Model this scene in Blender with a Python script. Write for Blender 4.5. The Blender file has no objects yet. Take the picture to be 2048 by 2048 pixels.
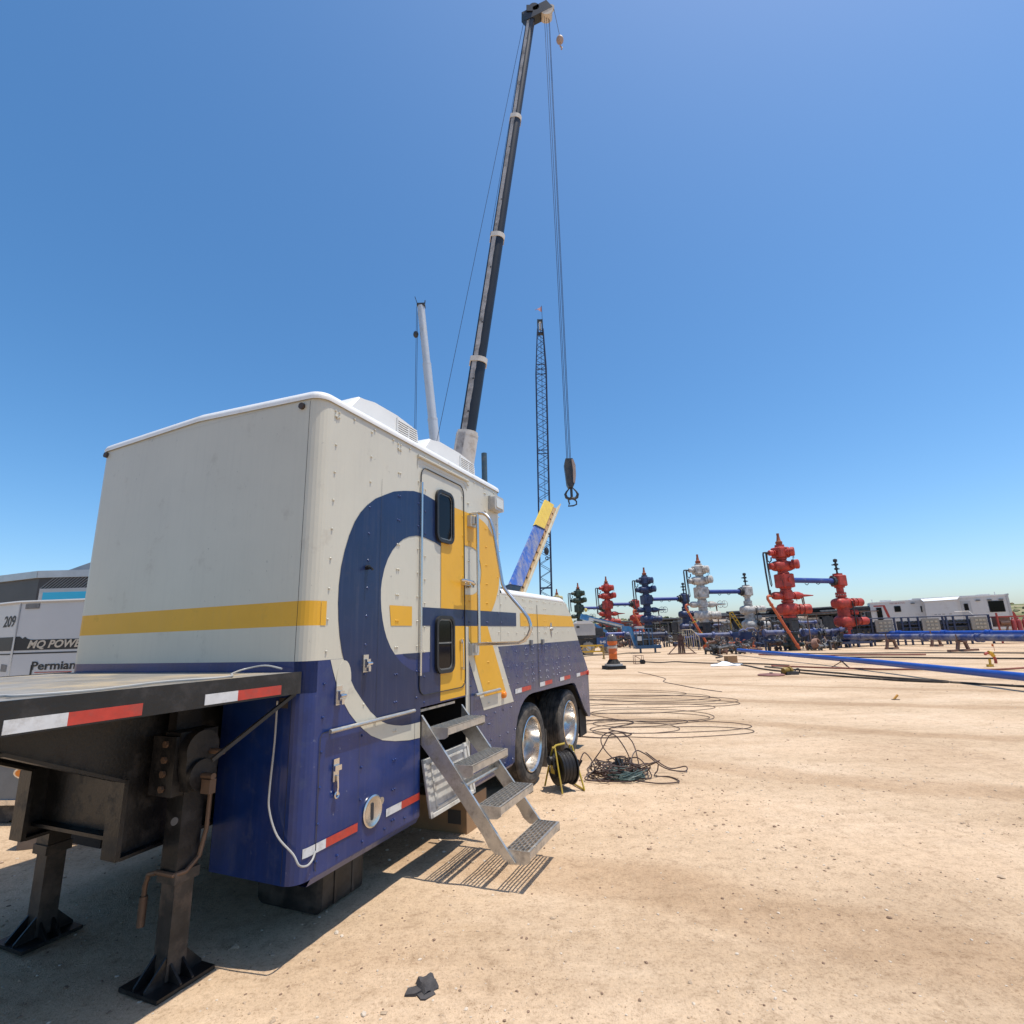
import bpy, bmesh, math, random
import numpy as np
from math import sin, cos, pi, radians, sqrt, atan2
from mathutils import Vector, Matrix, Quaternion
from mathutils.geometry import delaunay_2d_cdt

random.seed(7)
rng = np.random.default_rng(7)
C = bpy.context.scene.collection
scene = bpy.context.scene

# ---------------------------------------------------------------- camera
cam_d = bpy.data.cameras.new('camera')
cam = bpy.data.objects.new('camera', cam_d)
C.objects.link(cam)
cam_d.sensor_width = 36.0
cam_d.lens = 1050.98 / 2048 * 36.0
cam_d.clip_start = 0.05
cam_d.clip_end = 6000
PITCH, ROLL = 0.229, -0.031
_r = Vector((1, 0, 0)); _d = Vector((0, sin(PITCH), -cos(PITCH))); _f = Vector((0, cos(PITCH), sin(PITCH)))
_r2 = _r * cos(ROLL) - _d * sin(ROLL); _d2 = _r * sin(ROLL) + _d * cos(ROLL)
_m = Matrix((_r2, -_d2, -_f)).transposed().to_4x4()
_m.translation = Vector((0, 0, 1.8))
cam.matrix_world = _m
scene.camera = cam

# ---------------------------------------------------------------- daylight
SUN = Vector((0.27, -0.047, 1.0)).normalized()
SUN_EL = math.asin(SUN.z); SUN_ROT = atan2(SUN.x, SUN.y)
world = bpy.data.worlds.new('World'); scene.world = world; world.use_nodes = True
wn = world.node_tree.nodes; wl = world.node_tree.links
sky = wn.new('ShaderNodeTexSky'); sky.sky_type = 'NISHITA'; sky.sun_disc = False
sky.sun_elevation = SUN_EL; sky.sun_rotation = SUN_ROT
sky.altitude = 0; sky.air_density = 0.9; sky.dust_density = 1.1; sky.ozone_density = 5.0
hs = wn.new('ShaderNodeHueSaturation'); hs.inputs['Saturation'].default_value = 1.20; hs.inputs['Hue'].default_value = 0.494
wl.new(sky.outputs[0], hs.inputs['Color']); wl.new(hs.outputs[0], wn['Background'].inputs[0])
wn['Background'].inputs[1].default_value = 0.142
sd = bpy.data.lights.new('sun', 'SUN'); sd.energy = 3.7; sd.angle = radians(0.5); sd.color = (1.0, 0.945, 0.85)
so = bpy.data.objects.new('sun', sd); C.objects.link(so)
so.rotation_euler = SUN.to_track_quat('Z', 'Y').to_euler(); so.location = (0, 0, 60)
scene.view_settings.view_transform = 'Standard'; scene.view_settings.look = 'None'
scene.view_settings.gamma = 1.0; scene.view_settings.exposure = 0.38
try: scene.view_settings.use_curve_mapping = False
except Exception: pass

# ---------------------------------------------------------------- materials
MATS = {}
def mat(name, col, rough=0.5, metal=0.0, var=0.12, scale=4.0, dirt=None, streak=0.0, scuff=None, bump=0.0, bscale=60.0, coat=0.0, spec=0.5, emit=None, coords='Object'):
    """dirt=(colour, amount 0..1, scale): blotches of another colour; streak: vertical run marks"""
    if name in MATS: return MATS[name]
    m = bpy.data.materials.new(name); m.use_nodes = True
    nt = m.node_tree; N = nt.nodes; Lk = nt.links
    b = N['Principled BSDF']
    b.inputs['Roughness'].default_value = rough; b.inputs['Metallic'].default_value = metal
    b.inputs['Coat Weight'].default_value = coat; b.inputs['Coat Roughness'].default_value = 0.12
    b.inputs['Specular IOR Level'].default_value = spec
    tc = N.new('ShaderNodeTexCoord')
    co = tc.outputs[coords]
    no = N.new('ShaderNodeTexNoise'); no.inputs['Scale'].default_value = scale; no.inputs['Detail'].default_value = 8; no.inputs['Roughness'].default_value = 0.65
    Lk.new(co, no.inputs['Vector'])
    mr = N.new('ShaderNodeMapRange'); mr.inputs[1].default_value = 0.3; mr.inputs[2].default_value = 0.7
    mr.inputs[3].default_value = 1 - var; mr.inputs[4].default_value = 1 + var
    Lk.new(no.outputs[0], mr.inputs[0])
    mul = N.new('ShaderNodeVectorMath'); mul.operation = 'SCALE'
    mul.inputs[0].default_value = col; Lk.new(mr.outputs[0], mul.inputs['Scale'])
    cur = mul.outputs[0]
    rcur = None
    if dirt:
        dc, da, ds = dirt
        n2 = N.new('ShaderNodeTexNoise'); n2.inputs['Scale'].default_value = ds; n2.inputs['Detail'].default_value = 10; n2.inputs['Roughness'].default_value = 0.7
        Lk.new(co, n2.inputs['Vector'])
        r2 = N.new('ShaderNodeMapRange'); r2.inputs[1].default_value = 0.62 - 0.32 * da; r2.inputs[2].default_value = 0.80 - 0.2 * da
        r2.inputs[3].default_value = 0; r2.inputs[4].default_value = 0.9
        Lk.new(n2.outputs[0], r2.inputs[0])
        mx = N.new('ShaderNodeMix'); mx.data_type = 'RGBA'
        Lk.new(r2.outputs[0], mx.inputs[0]); Lk.new(cur, mx.inputs[6]); mx.inputs[7].default_value = (*dc, 1)
        cur = mx.outputs[2]
        ra = N.new('ShaderNodeMapRange'); ra.inputs[3].default_value = rough; ra.inputs[4].default_value = min(1, rough + 0.4)
        Lk.new(r2.outputs[0], ra.inputs[0]); Lk.new(ra.outputs[0], b.inputs['Roughness'])
    if streak:
        mp = N.new('ShaderNodeMapping'); mp.inputs['Scale'].default_value = (14, 14, 0.55)
        Lk.new(co, mp.inputs[0])
        n3 = N.new('ShaderNodeTexNoise'); n3.inputs['Scale'].default_value = 2.2; n3.inputs['Detail'].default_value = 6; n3.inputs['Roughness'].default_value = 0.6
        Lk.new(mp.outputs[0], n3.inputs['Vector'])
        r3 = N.new('ShaderNodeMapRange'); r3.inputs[1].default_value = 0.5; r3.inputs[2].default_value = 0.78; r3.inputs[3].default_value = 0; r3.inputs[4].default_value = streak
        Lk.new(n3.outputs[0], r3.inputs[0])
        mx = N.new('ShaderNodeMix'); mx.data_type = 'RGBA'
        Lk.new(r3.outputs[0], mx.inputs[0]); Lk.new(cur, mx.inputs[6]); mx.inputs[7].default_value = (0.33, 0.30, 0.26, 1)
        cur = mx.outputs[2]
    if scuff:                                               # sparse small rubbed marks, gathered in patches
        sc_, sa_ = scuff
        mp2 = N.new('ShaderNodeMapping'); mp2.inputs['Rotation'].default_value = (0.6, 0.5, 0.4); mp2.inputs['Scale'].default_value = (1, 2.6, 1.4)
        Lk.new(co, mp2.inputs[0])
        n5 = N.new('ShaderNodeTexNoise'); n5.inputs['Scale'].default_value = 13; n5.inputs['Detail'].default_value = 7; n5.inputs['Roughness'].default_value = 0.7; Lk.new(mp2.outputs[0], n5.inputs['Vector'])
        r5 = N.new('ShaderNodeMapRange'); r5.inputs[1].default_value = 0.655; r5.inputs[2].default_value = 0.70; r5.inputs[3].default_value = 0; r5.inputs[4].default_value = sa_; Lk.new(n5.outputs[0], r5.inputs[0])
        n6 = N.new('ShaderNodeTexNoise'); n6.inputs['Scale'].default_value = 1.7; n6.inputs['Detail'].default_value = 3; Lk.new(co, n6.inputs['Vector'])
        r6 = N.new('ShaderNodeMapRange'); r6.inputs[1].default_value = 0.42; r6.inputs[2].default_value = 0.58; Lk.new(n6.outputs[0], r6.inputs[0])
        mm = N.new('ShaderNodeMath'); mm.operation = 'MULTIPLY'; Lk.new(r5.outputs[0], mm.inputs[0]); Lk.new(r6.outputs[0], mm.inputs[1])
        mx = N.new('ShaderNodeMix'); mx.data_type = 'RGBA'; Lk.new(mm.outputs[0], mx.inputs[0]); Lk.new(cur, mx.inputs[6]); mx.inputs[7].default_value = (*sc_, 1)
        cur = mx.outputs[2]
    Lk.new(cur, b.inputs['Base Color'])
    if bump:
        n4 = N.new('ShaderNodeTexNoise'); n4.inputs['Scale'].default_value = bscale; n4.inputs['Detail'].default_value = 5
        Lk.new(co, n4.inputs['Vector'])
        bp = N.new('ShaderNodeBump'); bp.inputs['Strength'].default_value = bump; bp.inputs['Distance'].default_value = 0.01
        Lk.new(n4.outputs[0], bp.inputs['Height']); Lk.new(bp.outputs[0], b.inputs['Normal'])
    if emit:
        b.inputs['Emission Color'].default_value = (*emit[0], 1); b.inputs['Emission Strength'].default_value = emit[1]
    MATS[name] = m
    return m

DUST = (0.42, 0.33, 0.24)
WHITE = mat('off_white_paint', (0.555, 0.52, 0.42), 0.42, var=0.045, scale=1.3, dirt=((0.40, 0.36, 0.29), 0.10, 3.5), streak=0.13, coat=0.22, scuff=((0.10, 0.095, 0.09), 0.75), bump=0.10, bscale=1.6)
ROOFW = mat('white_roof_cap', (0.78, 0.77, 0.74), 0.35, var=0.04, dirt=((0.5, 0.47, 0.42), 0.2, 6))
NAVY = mat('navy_paint', (0.008, 0.028, 0.135), 0.3, var=0.25, scale=3, dirt=((0.038, 0.055, 0.13), 0.25, 9), streak=0.06, coat=0.3, spec=0.35, scuff=((0.22, 0.24, 0.30), 0.6), bump=0.12, bscale=1.6)
NAVYD = mat('dusty_navy_paint', (0.010, 0.030, 0.115), 0.26, var=0.2, scale=2, dirt=((0.095, 0.092, 0.10), 0.55, 3.2), streak=0.18, coat=0.35, spec=0.4, bump=0.12, bscale=1.8)
GOLD = mat('gold_vinyl', (0.70, 0.375, 0.030), 0.45, var=0.05, scale=3, dirt=((0.50, 0.30, 0.06), 0.15, 6), streak=0.06, coat=0.05, spec=0.3)
BLACK = mat('black_steel', (0.011, 0.0105, 0.0105), 0.40, var=0.35, scale=9, dirt=((0.050, 0.042, 0.036), 0.36, 9), bump=0.15)
BLACKM = mat('matt_black', (0.008, 0.008, 0.008), 0.8, var=0.2)
RUBBER = mat('tyre_rubber', (0.030, 0.028, 0.026), 0.75, var=0.3, scale=14, dirt=((0.15, 0.125, 0.10), 0.6, 7), bump=0.2)
ALU = mat('brushed_aluminium', (0.56, 0.54, 0.50), 0.42, metal=0.85, var=0.15, scale=12, dirt=((0.34, 0.29, 0.22), 0.45, 9), bump=0.1)
CHROME = mat('polished_alloy', (0.66, 0.63, 0.59), 0.20, metal=0.95, var=0.08, dirt=((0.36, 0.29, 0.22), 0.5, 6))
STEEL = mat('stainless', (0.62, 0.60, 0.57), 0.26, metal=0.95, var=0.1)
GLASS = mat('dark_glass', (0.005, 0.005, 0.006), 0.08, var=0.05, spec=0.16)
TAPEW = mat('reflective_white', (0.60, 0.60, 0.59), 0.4, var=0.08, scale=18, dirt=((0.38, 0.35, 0.31), 0.4, 14), scuff=((0.15, 0.14, 0.13), 0.8))
TAPER = mat('reflective_red', (0.46, 0.042, 0.026), 0.4, var=0.14, scale=18, dirt=((0.27, 0.07, 0.05), 0.4, 14), scuff=((0.10, 0.05, 0.04), 0.8))
AMBER = mat('amber_lens', (0.75, 0.22, 0.02), 0.2, var=0.05)
LENSW = mat('frosted_lens', (0.62, 0.63, 0.58), 0.3, var=0.06, scale=40)
SEAM = mat('seam_dark', (0.03, 0.03, 0.032), 0.7, var=0.1)
CARD = mat('cardboard', (0.30, 0.18, 0.09), 0.9, var=0.12, scale=12)
GREYW = mat('grey_cable', (0.36, 0.35, 0.33), 0.5, var=0.08)

# ---------------------------------------------------------------- mesh helpers
def rotz(a): return Matrix.Rotation(a, 3, 'Z')
def frame(d):
    d = Vector(d).normalized()
    up = Vector((0, 0, 1)) if abs(d.z) < 0.95 else Vector((1, 0, 0))
    a = up.cross(d).normalized(); b = d.cross(a)
    return a, b, d

class MB:
    def __init__(s): s.v = []; s.f = []; s.m = []
    def add(s, vs, fs, mi=0):
        o = len(s.v); s.v += [tuple(p) for p in vs]
        s.f += [tuple(i + o for i in f) for f in fs]; s.m += [mi] * len(fs); return s
    def box(s, c, size, rot=None, mi=0):
        hx, hy, hz = size[0] / 2, size[1] / 2, size[2] / 2
        P = [Vector((x, y, z)) for x in (-hx, hx) for y in (-hy, hy) for z in (-hz, hz)]
        if rot is not None: P = [rot @ p for p in P]
        c = Vector(c)
        return s.add([p + c for p in P], [(0, 1, 3, 2), (4, 6, 7, 5), (0, 4, 5, 1), (2, 3, 7, 6), (0, 2, 6, 4), (1, 5, 7, 3)], mi)
    def bx(s, x0, x1, y0, y1, z0, z1, mi=0):
        return s.box(((x0 + x1) / 2, (y0 + y1) / 2, (z0 + z1) / 2), (abs(x1 - x0), abs(y1 - y0), abs(z1 - z0)), None, mi)
    def bar(s, p0, p1, w, h=None, mi=0, roll=0.0):
        p0 = Vector(p0); p1 = Vector(p1); a, b, d = frame(p1 - p0); h = h or w
        if roll:
            q = Matrix.Rotation(roll, 3, d); a = q @ a; b = q @ b
        P = []
        for p in (p0, p1):
            for i, j in ((-1, -1), (1, -1), (1, 1), (-1, 1)): P.append(p + a * (w / 2 * i) + b * (h / 2 * j))
        return s.add(P, [(3, 2, 1, 0), (4, 5, 6, 7), (0, 1, 5, 4), (1, 2, 6, 5), (2, 3, 7, 6), (3, 0, 4, 7)], mi)
    def cyl(s, p0, p1, r0, r1=None, n=16, mi=0, caps=True):
        p0 = Vector(p0); p1 = Vector(p1); r1 = r0 if r1 is None else r1
        a, b, d = frame(p1 - p0)
        P = [p0 + (a * cos(2 * pi * i / n) + b * sin(2 * pi * i / n)) * r0 for i in range(n)] + [p1 + (a * cos(2 * pi * i / n) + b * sin(2 * pi * i / n)) * r1 for i in range(n)]
        F = [(i, (i + 1) % n, n + (i + 1) % n, n + i) for i in range(n)]
        if caps: F += [tuple(reversed(range(n))), tuple(range(n, 2 * n))]
        return s.add(P, F, mi)
    def tube(s, pts, r, n=6, mi=0, closed=False, caps=True):
        pts = [Vector(p) for p in pts]; k = len(pts); P = []; prev = None
        for i, p in enumerate(pts):
            t = (pts[(i + 1) % k] - pts[i - 1]) if closed else (pts[min(i + 1, k - 1)] - pts[max(i - 1, 0)])
            if t.length < 1e-9: t = Vector((0, 0, 1))
            t.normalize()
            if prev is None: a, b, _ = frame(t)
            else:
                a = prev - t * prev.dot(t)
                if a.length < 1e-6: a, b, _ = frame(t)
                a.normalize(); b = t.cross(a)
            prev = a
            rr = r[i] if isinstance(r, (list, tuple)) else r
            P += [p + (a * cos(2 * pi * j / n) + b * sin(2 * pi * j / n)) * rr for j in range(n)]
        F = []
        for i in range(k if closed else k - 1):
            o, q = i * n, ((i + 1) % k) * n
            F += [(o + j, o + (j + 1) % n, q + (j + 1) % n, q + j) for j in range(n)]
        if caps and not closed: F += [tuple(reversed(range(n))), tuple(range((k - 1) * n, k * n))]
        return s.add(P, F, mi)
    def lathe(s, prof, o=(0, 0, 0), d=(0, 0, 1), n=20, mi=0, mis=None):
        """prof: list of (r, h) along axis d"""
        o = Vector(o); a, b, d = frame(d); P = []
        for r, h in prof: P += [o + d * h + (a * cos(2 * pi * i / n) + b * sin(2 * pi * i / n)) * max(r, 1e-4) for i in range(n)]
        base = len(s.v); s.v += [tuple(p) for p in P]
        for k in range(len(prof) - 1):
            for i in range(n):
                s.f.append(tuple(base + x for x in (k * n + i, k * n + (i + 1) % n, (k + 1) * n + (i + 1) % n, (k + 1) * n + i)))
                s.m.append(mis[k] if mis else mi)
        return s
    def prism(s, poly, fn0, fn1, mi=0, mside=None):
        """poly 2-D outline (may have holes as list of loops); fn0/fn1 map (a,b) to 3-D on the two faces"""
        loops = poly if isinstance(poly[0][0], (list, tuple)) else [poly]
        vs, tris = fill2(loops)
        A = [fn0(*p) for p in vs]; B = [fn1(*p) for p in vs]; k = len(vs)
        s.add(A + B, [tuple(reversed(t)) for t in tris] + [tuple(i + k for i in t) for t in tris], mi)
        for lp in loops:
            q = len(lp)
            s.add([fn0(*p) for p in lp] + [fn1(*p) for p in lp], [(i, (i + 1) % q, q + (i + 1) % q, q + i) for i in range(q)], mi if mside is None else mside)
        return s
    def sheet(s, poly, fn, mi=0):
        loops = poly if isinstance(poly[0][0], (list, tuple)) else [poly]
        vs, tris = fill2(loops)
        return s.add([fn(*p) for p in vs], tris, mi)
    def ball(s, c, r, n=10, m=6, mi=0, sc=(1, 1, 1)):
        c = Vector(c); P = []
        for i in range(m + 1):
            th = pi * i / m
            for j in range(n):
                ph = 2 * pi * j / n
                P.append(c + Vector((r * sc[0] * sin(th) * cos(ph), r * sc[1] * sin(th) * sin(ph), r * sc[2] * cos(th))))
        F = []
        for i in range(m):
            for j in range(n):
                F.append((i * n + j, (i + 1) * n + j, (i + 1) * n + (j + 1) % n, i * n + (j + 1) % n))
        return s.add(P, F, mi)
    def torus(s, c, R, r, axis=(0, 0, 1), n=24, k=6, mi=0):
        a, b, d = frame(axis); c = Vector(c)
        return s.tube([c + (a * cos(2 * pi * i / n) + b * sin(2 * pi * i / n)) * R for i in range(n)], r, k, mi, closed=True)
    def loft(s, rings, mi=0, caps=True, closed=True):
        n = len(rings[0]); P = [p for r in rings for p in r]; F = []
        for k in range(len(rings) - 1):
            for i in range(n if closed else n - 1):
                F.append((k * n + i, k * n + (i + 1) % n, (k + 1) * n + (i + 1) % n, (k + 1) * n + i))
        if caps: F += [tuple(reversed(range(n))), tuple(range((len(rings) - 1) * n, len(rings) * n))]
        return s.add(P, F, mi)
    def build(s, name, mats, parent=None, dz=0.0, angle=38, fix=True, kind=None):
        me = bpy.data.meshes.new(name)
        V = s.v if not dz else [(x, y, z + dz) for x, y, z in s.v]
        me.from_pydata(V, [], s.f)
        mats = mats if isinstance(mats, (list, tuple)) else [mats]
        for m in mats: me.materials.append(m)
        if len(mats) > 1: me.polygons.foreach_set('material_index', s.m)
        if fix:
            bm = bmesh.new(); bm.from_mesh(me); bmesh.ops.recalc_face_normals(bm, faces=bm.faces); bm.to_mesh(me); bm.free()
        me.polygons.foreach_set('use_smooth', [True] * len(me.polygons))
        me.set_sharp_from_angle(angle=radians(angle))
        me.update()
        o = bpy.data.objects.new(name, me); C.objects.link(o)
        if parent is not None: o.parent = parent
        if kind: o['kind'] = kind
        return o

def inside(pt, loops):
    x, y = pt; c = False
    for lp in loops:
        j = len(lp) - 1
        for i in range(len(lp)):
            xi, yi = lp[i]; xj, yj = lp[j]
            if (yi > y) != (yj > y) and x < (xj - xi) * (y - yi) / (yj - yi + 1e-15) + xi: c = not c
            j = i
    return c
def fill2(loops):
    vs = []; es = []
    for lp in loops:
        o = len(vs); n = len(lp); vs += [Vector(p) for p in lp]
        es += [(o + i, o + (i + 1) % n) for i in range(n)]
    ov, oe, of, *_ = delaunay_2d_cdt(vs, es, [], 0, 1e-6)
    tr = []
    for t in of:
        cx = sum(ov[i].x for i in t) / len(t); cy = sum(ov[i].y for i in t) / len(t)
        if inside((cx, cy), loops): tr.append(tuple(t))
    return [(p.x, p.y) for p in ov], tr

def tag(o, label=None, cat=None, group=None, kind=None):
    if label: o['label'] = label
    if cat: o['category'] = cat
    if group: o['group'] = group
    if kind: o['kind'] = kind
    return o
def thing(name, label, cat, loc=(0, 0, 0), rz=0.0, group=None):
    o = bpy.data.objects.new(name, None); C.objects.link(o); o.empty_display_size = 0.2
    o.location = loc; o.rotation_euler = (0, 0, rz)
    return tag(o, label, cat, group, 'thing')
def copy_tree(o, parent=None):
    c = o.copy(); C.objects.link(c)
    if parent is not None: c.parent = parent
    for ch in list(o.children): copy_tree(ch, c)
    return c
def arc(cx, cy, r, a0, a1, n, ry=None):
    ry = r if ry is None else ry
    return [(cx + r * cos(radians(a0 + (a1 - a0) * i / n)), cy + ry * sin(radians(a0 + (a1 - a0) * i / n))) for i in range(n + 1)]
def rrect(x0, x1, y0, y1, r, n=4):
    return arc(x1 - r, y0 + r, r, -90, 0, n) + arc(x1 - r, y1 - r, r, 0, 90, n) + arc(x0 + r, y1 - r, r, 90, 180, n) + arc(x0 + r, y0 + r, r, 180, 270, n)
def smooth_path(pts, n=6):
    """Catmull-Rom through pts"""
    P = [Vector(p) for p in pts]; out = []
    for i in range(len(P) - 1):
        p0 = P[max(i - 1, 0)]; p1 = P[i]; p2 = P[i + 1]; p3 = P[min(i + 2, len(P) - 1)]
        for k in range(n):
            t = k / n
            out.append(0.5 * ((2 * p1) + (p2 - p0) * t + (2 * p0 - 5 * p1 + 4 * p2 - p3) * t * t + (3 * p1 - p0 - 3 * p2 + p3) * t ** 3))
    out.append(P[-1]); return out
_font_cache = {}
def text_mesh(txt, size, bold=0.0, italic=0.0):
    """flat print: list of verts (x, y) and faces for a string, origin at left baseline"""
    cu = bpy.data.curves.new('text_tmp', 'FONT'); cu.body = txt; cu.size = size; cu.offset = bold; cu.shear = italic
    cu.resolution_u = 3
    ob = bpy.data.objects.new('text_tmp', cu); C.objects.link(ob)
    dg = bpy.context.evaluated_depsgraph_get(); me = bpy.data.meshes.new_from_object(ob.evaluated_get(dg))
    vs = [(v.co.x, v.co.y) for v in me.vertices]; fs = [tuple(p.vertices) for p in me.polygons]
    bpy.data.objects.remove(ob); bpy.data.curves.remove(cu); bpy.data.meshes.remove(me)
    return vs, fs
# ---------------------------------------------------------------- ground
def perlin(x, y, seed=0):
    r = np.random.default_rng(seed); p = r.permutation(256); p = np.concatenate([p, p]); g = r.uniform(0, 2 * np.pi, 256); gx, gy = np.cos(g), np.sin(g)
    xi = np.floor(x).astype(int); yi = np.floor(y).astype(int); xf = x - xi; yf = y - yi
    u = xf * xf * xf * (xf * (xf * 6 - 15) + 10); v = yf * yf * yf * (yf * (yf * 6 - 15) + 10)
    def gr(ix, iy, dx, dy):
        h = p[(p[ix & 255] + iy) & 255]; return gx[h] * dx + gy[h] * dy
    a = gr(xi, yi, xf, yf); b = gr(xi + 1, yi, xf - 1, yf); c = gr(xi, yi + 1, xf, yf - 1); d = gr(xi + 1, yi + 1, xf - 1, yf - 1)
    return (a * (1 - u) + b * u) * (1 - v) + (c * (1 - u) + d * u) * v
def ground_h(x, y):
    r = np.sqrt(x * x + y * y)
    near = np.clip(1 - r / 45, 0, 1)
    z = near * (0.020 * perlin(x * 0.9, y * 0.9, 1) + 0.012 * perlin(x * 2.7, y * 2.7, 2) + 0.006 * perlin(x * 8, y * 8, 3))
    t = np.clip((r - 150) / 170, 0, 1); t = t * t * (3 - 2 * t)
    z = z + t * (8.0 + 1.3 * perlin(x / 90, y / 90, 4) + 0.5 * perlin(x / 22, y / 22, 5)) - np.clip(r - 420, 0, 1e9) * 0.004
    return z
radii = np.concatenate([np.linspace(0.4, 12, 190), np.geomspace(12.1, 60, 90), np.geomspace(61, 520, 80), np.array([700, 1100, 2500])])
th_f = np.linspace(radians(20), radians(160), 420); th_b = np.linspace(radians(160), radians(380), 120)[1:-1]
th = np.concatenate([th_f, th_b]); nt_, nr_ = len(th), len(radii)
RR, TT = np.meshgrid(radii, th, indexing='ij'); GX = RR * np.cos(TT); GY = RR * np.sin(TT); GZ = ground_h(GX, GY)
verts = np.stack([GX, GY, GZ], -1).reshape(-1, 3)
verts = np.concatenate([verts, [[0, 0, 0]]])
idx = np.arange(nr_ * nt_).reshape(nr_, nt_)
a_ = idx[:-1, :]; b_ = np.roll(idx, -1, 1)[:-1, :]; c_ = np.roll(idx, -1, 1)[1:, :]; d_ = idx[1:, :]
faces = np.stack([a_, d_, c_, b_], -1).reshape(-1, 4).tolist()
faces += [(len(verts) - 1, int(idx[0, j]), int(idx[0, (j + 1) % nt_])) for j in range(nt_)]
me = bpy.data.meshes.new('ground'); me.from_pydata(verts.tolist(), [], faces); me.polygons.foreach_set('use_smooth', [True] * len(me.polygons))
ground = bpy.data.objects.new('ground', me); C.objects.link(ground); ground['kind'] = 'structure'
gm = bpy.data.materials.new('dry_caliche_ground'); gm.use_nodes = True
N = gm.node_tree.nodes; Lk = gm.node_tree.links; pb = N['Principled BSDF']; pb.inputs['Roughness'].default_value = 0.95; pb.inputs['Specular IOR Level'].default_value = 0.15
geo = N.new('ShaderNodeNewGeometry')
def gnoise(scale, det=8, ro=0.6, vec=None):
    n = N.new('ShaderNodeTexNoise'); n.inputs['Scale'].default_value = scale; n.inputs['Detail'].default_value = det; n.inputs['Roughness'].default_value = ro
    Lk.new(vec or geo.outputs['Position'], n.inputs['Vector']); return n.outputs[0]
def gramp(src, stops):
    r = N.new('ShaderNodeValToRGB'); e = r.color_ramp.elements
    while len(e) < len(stops): e.new(0.5)
    for el, (p, c) in zip(e, stops): el.position = p; el.color = (*c, 1)
    Lk.new(src, r.inputs[0]); return r.outputs[0]
def gmix(fac, a, b, mode='MIX'):
    m = N.new('ShaderNodeMix'); m.data_type = 'RGBA'; m.blend_type = mode
    if isinstance(fac, float): m.inputs[0].default_value = fac
    else: Lk.new(fac, m.inputs[0])
    for s_, i in ((a, 6), (b, 7)):
        if isinstance(s_, tuple): m.inputs[i].default_value = (*s_, 1)
        else: Lk.new(s_, m.inputs[i])
    return m.outputs[2]
base = gramp(gnoise(0.42, 10, 0.70), [(0.30, (0.44, 0.310, 0.198)), (0.5, (0.535, 0.390, 0.258)), (0.70, (0.60, 0.455, 0.318))])
mp = N.new('ShaderNodeMapping'); mp.inputs['Rotation'].default_value = (0, 0, radians(-35)); mp.inputs['Scale'].default_value = (0.30, 1.5, 1)
Lk.new(geo.outputs['Position'], mp.inputs[0])
tracks = gramp(gnoise(0.8, 10, 0.70, mp.outputs[0]), [(0.36, (0.76, 0.72, 0.67)), (0.50, (1, 1, 1)), (0.68, (1.10, 1.10, 1.11))])
col = gmix(0.55, base, tracks, 'MULTIPLY')
fine = gramp(gnoise(9, 12, 0.80), [(0.30, (0.58, 0.52, 0.46)), (0.47, (1, 1, 1)), (0.66, (1.17, 1.17, 1.16))])
col = gmix(0.9, col, fine, 'MULTIPLY')
fine2 = gramp(gnoise(48, 8, 0.75), [(0.33, (0.60, 0.54, 0.48)), (0.47, (1, 1, 1)), (0.66, (1.14, 1.14, 1.14))])
col = gmix(0.8, col, fine2, 'MULTIPLY')
vor = N.new('ShaderNodeTexVoronoi'); vor.inputs['Scale'].default_value = 46; Lk.new(geo.outputs['Position'], vor.inputs['Vector'])
spk = gramp(vor.outputs['Distance'], [(0.0, (0.50, 0.43, 0.36)), (0.14, (0.72, 0.67, 0.61)), (0.24, (1, 1, 1))])
msk = gramp(gnoise(2.3, 6, 0.6), [(0.47, (0, 0, 0)), (0.60, (1, 1, 1))])
col = gmix(msk, col, gmix(1.0, col, spk, 'MULTIPLY'))
dk = gramp(gnoise(0.9, 9, 0.75), [(0.58, (0, 0, 0)), (0.72, (0.6, 0.6, 0.6))])
col = gmix(dk, col, (0.34, 0.232, 0.15))
# worn wheel ways: curved bands crossing the pad, with compacted pale crust beside them
wv = N.new('ShaderNodeTexWave'); wv.wave_type = 'BANDS'; wv.bands_direction = 'Y'; wv.inputs['Scale'].default_value = 0.085; wv.inputs['Distortion'].default_value = 5.5; wv.inputs['Detail'].default_value = 5; wv.inputs['Detail Scale'].default_value = 0.35; wv.inputs['Detail Roughness'].default_value = 0.62
mp4 = N.new('ShaderNodeMapping'); mp4.inputs['Rotation'].default_value = (0, 0, radians(28)); Lk.new(geo.outputs['Position'], mp4.inputs[0]); Lk.new(mp4.outputs[0], wv.inputs['Vector'])
rut = gramp(wv.outputs['Fac'], [(0.02, (0.80, 0.75, 0.70)), (0.10, (1, 1, 1)), (0.55, (1, 1, 1)), (0.85, (1.09, 1.09, 1.10))])
col = gmix(0.8, col, rut, 'MULTIPLY')
oil = gramp(gnoise(0.55, 5, 0.6), [(0.70, (0, 0, 0)), (0.76, (0.4, 0.4, 0.4))])
col = gmix(oil, col, (0.16, 0.12, 0.09))
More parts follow.
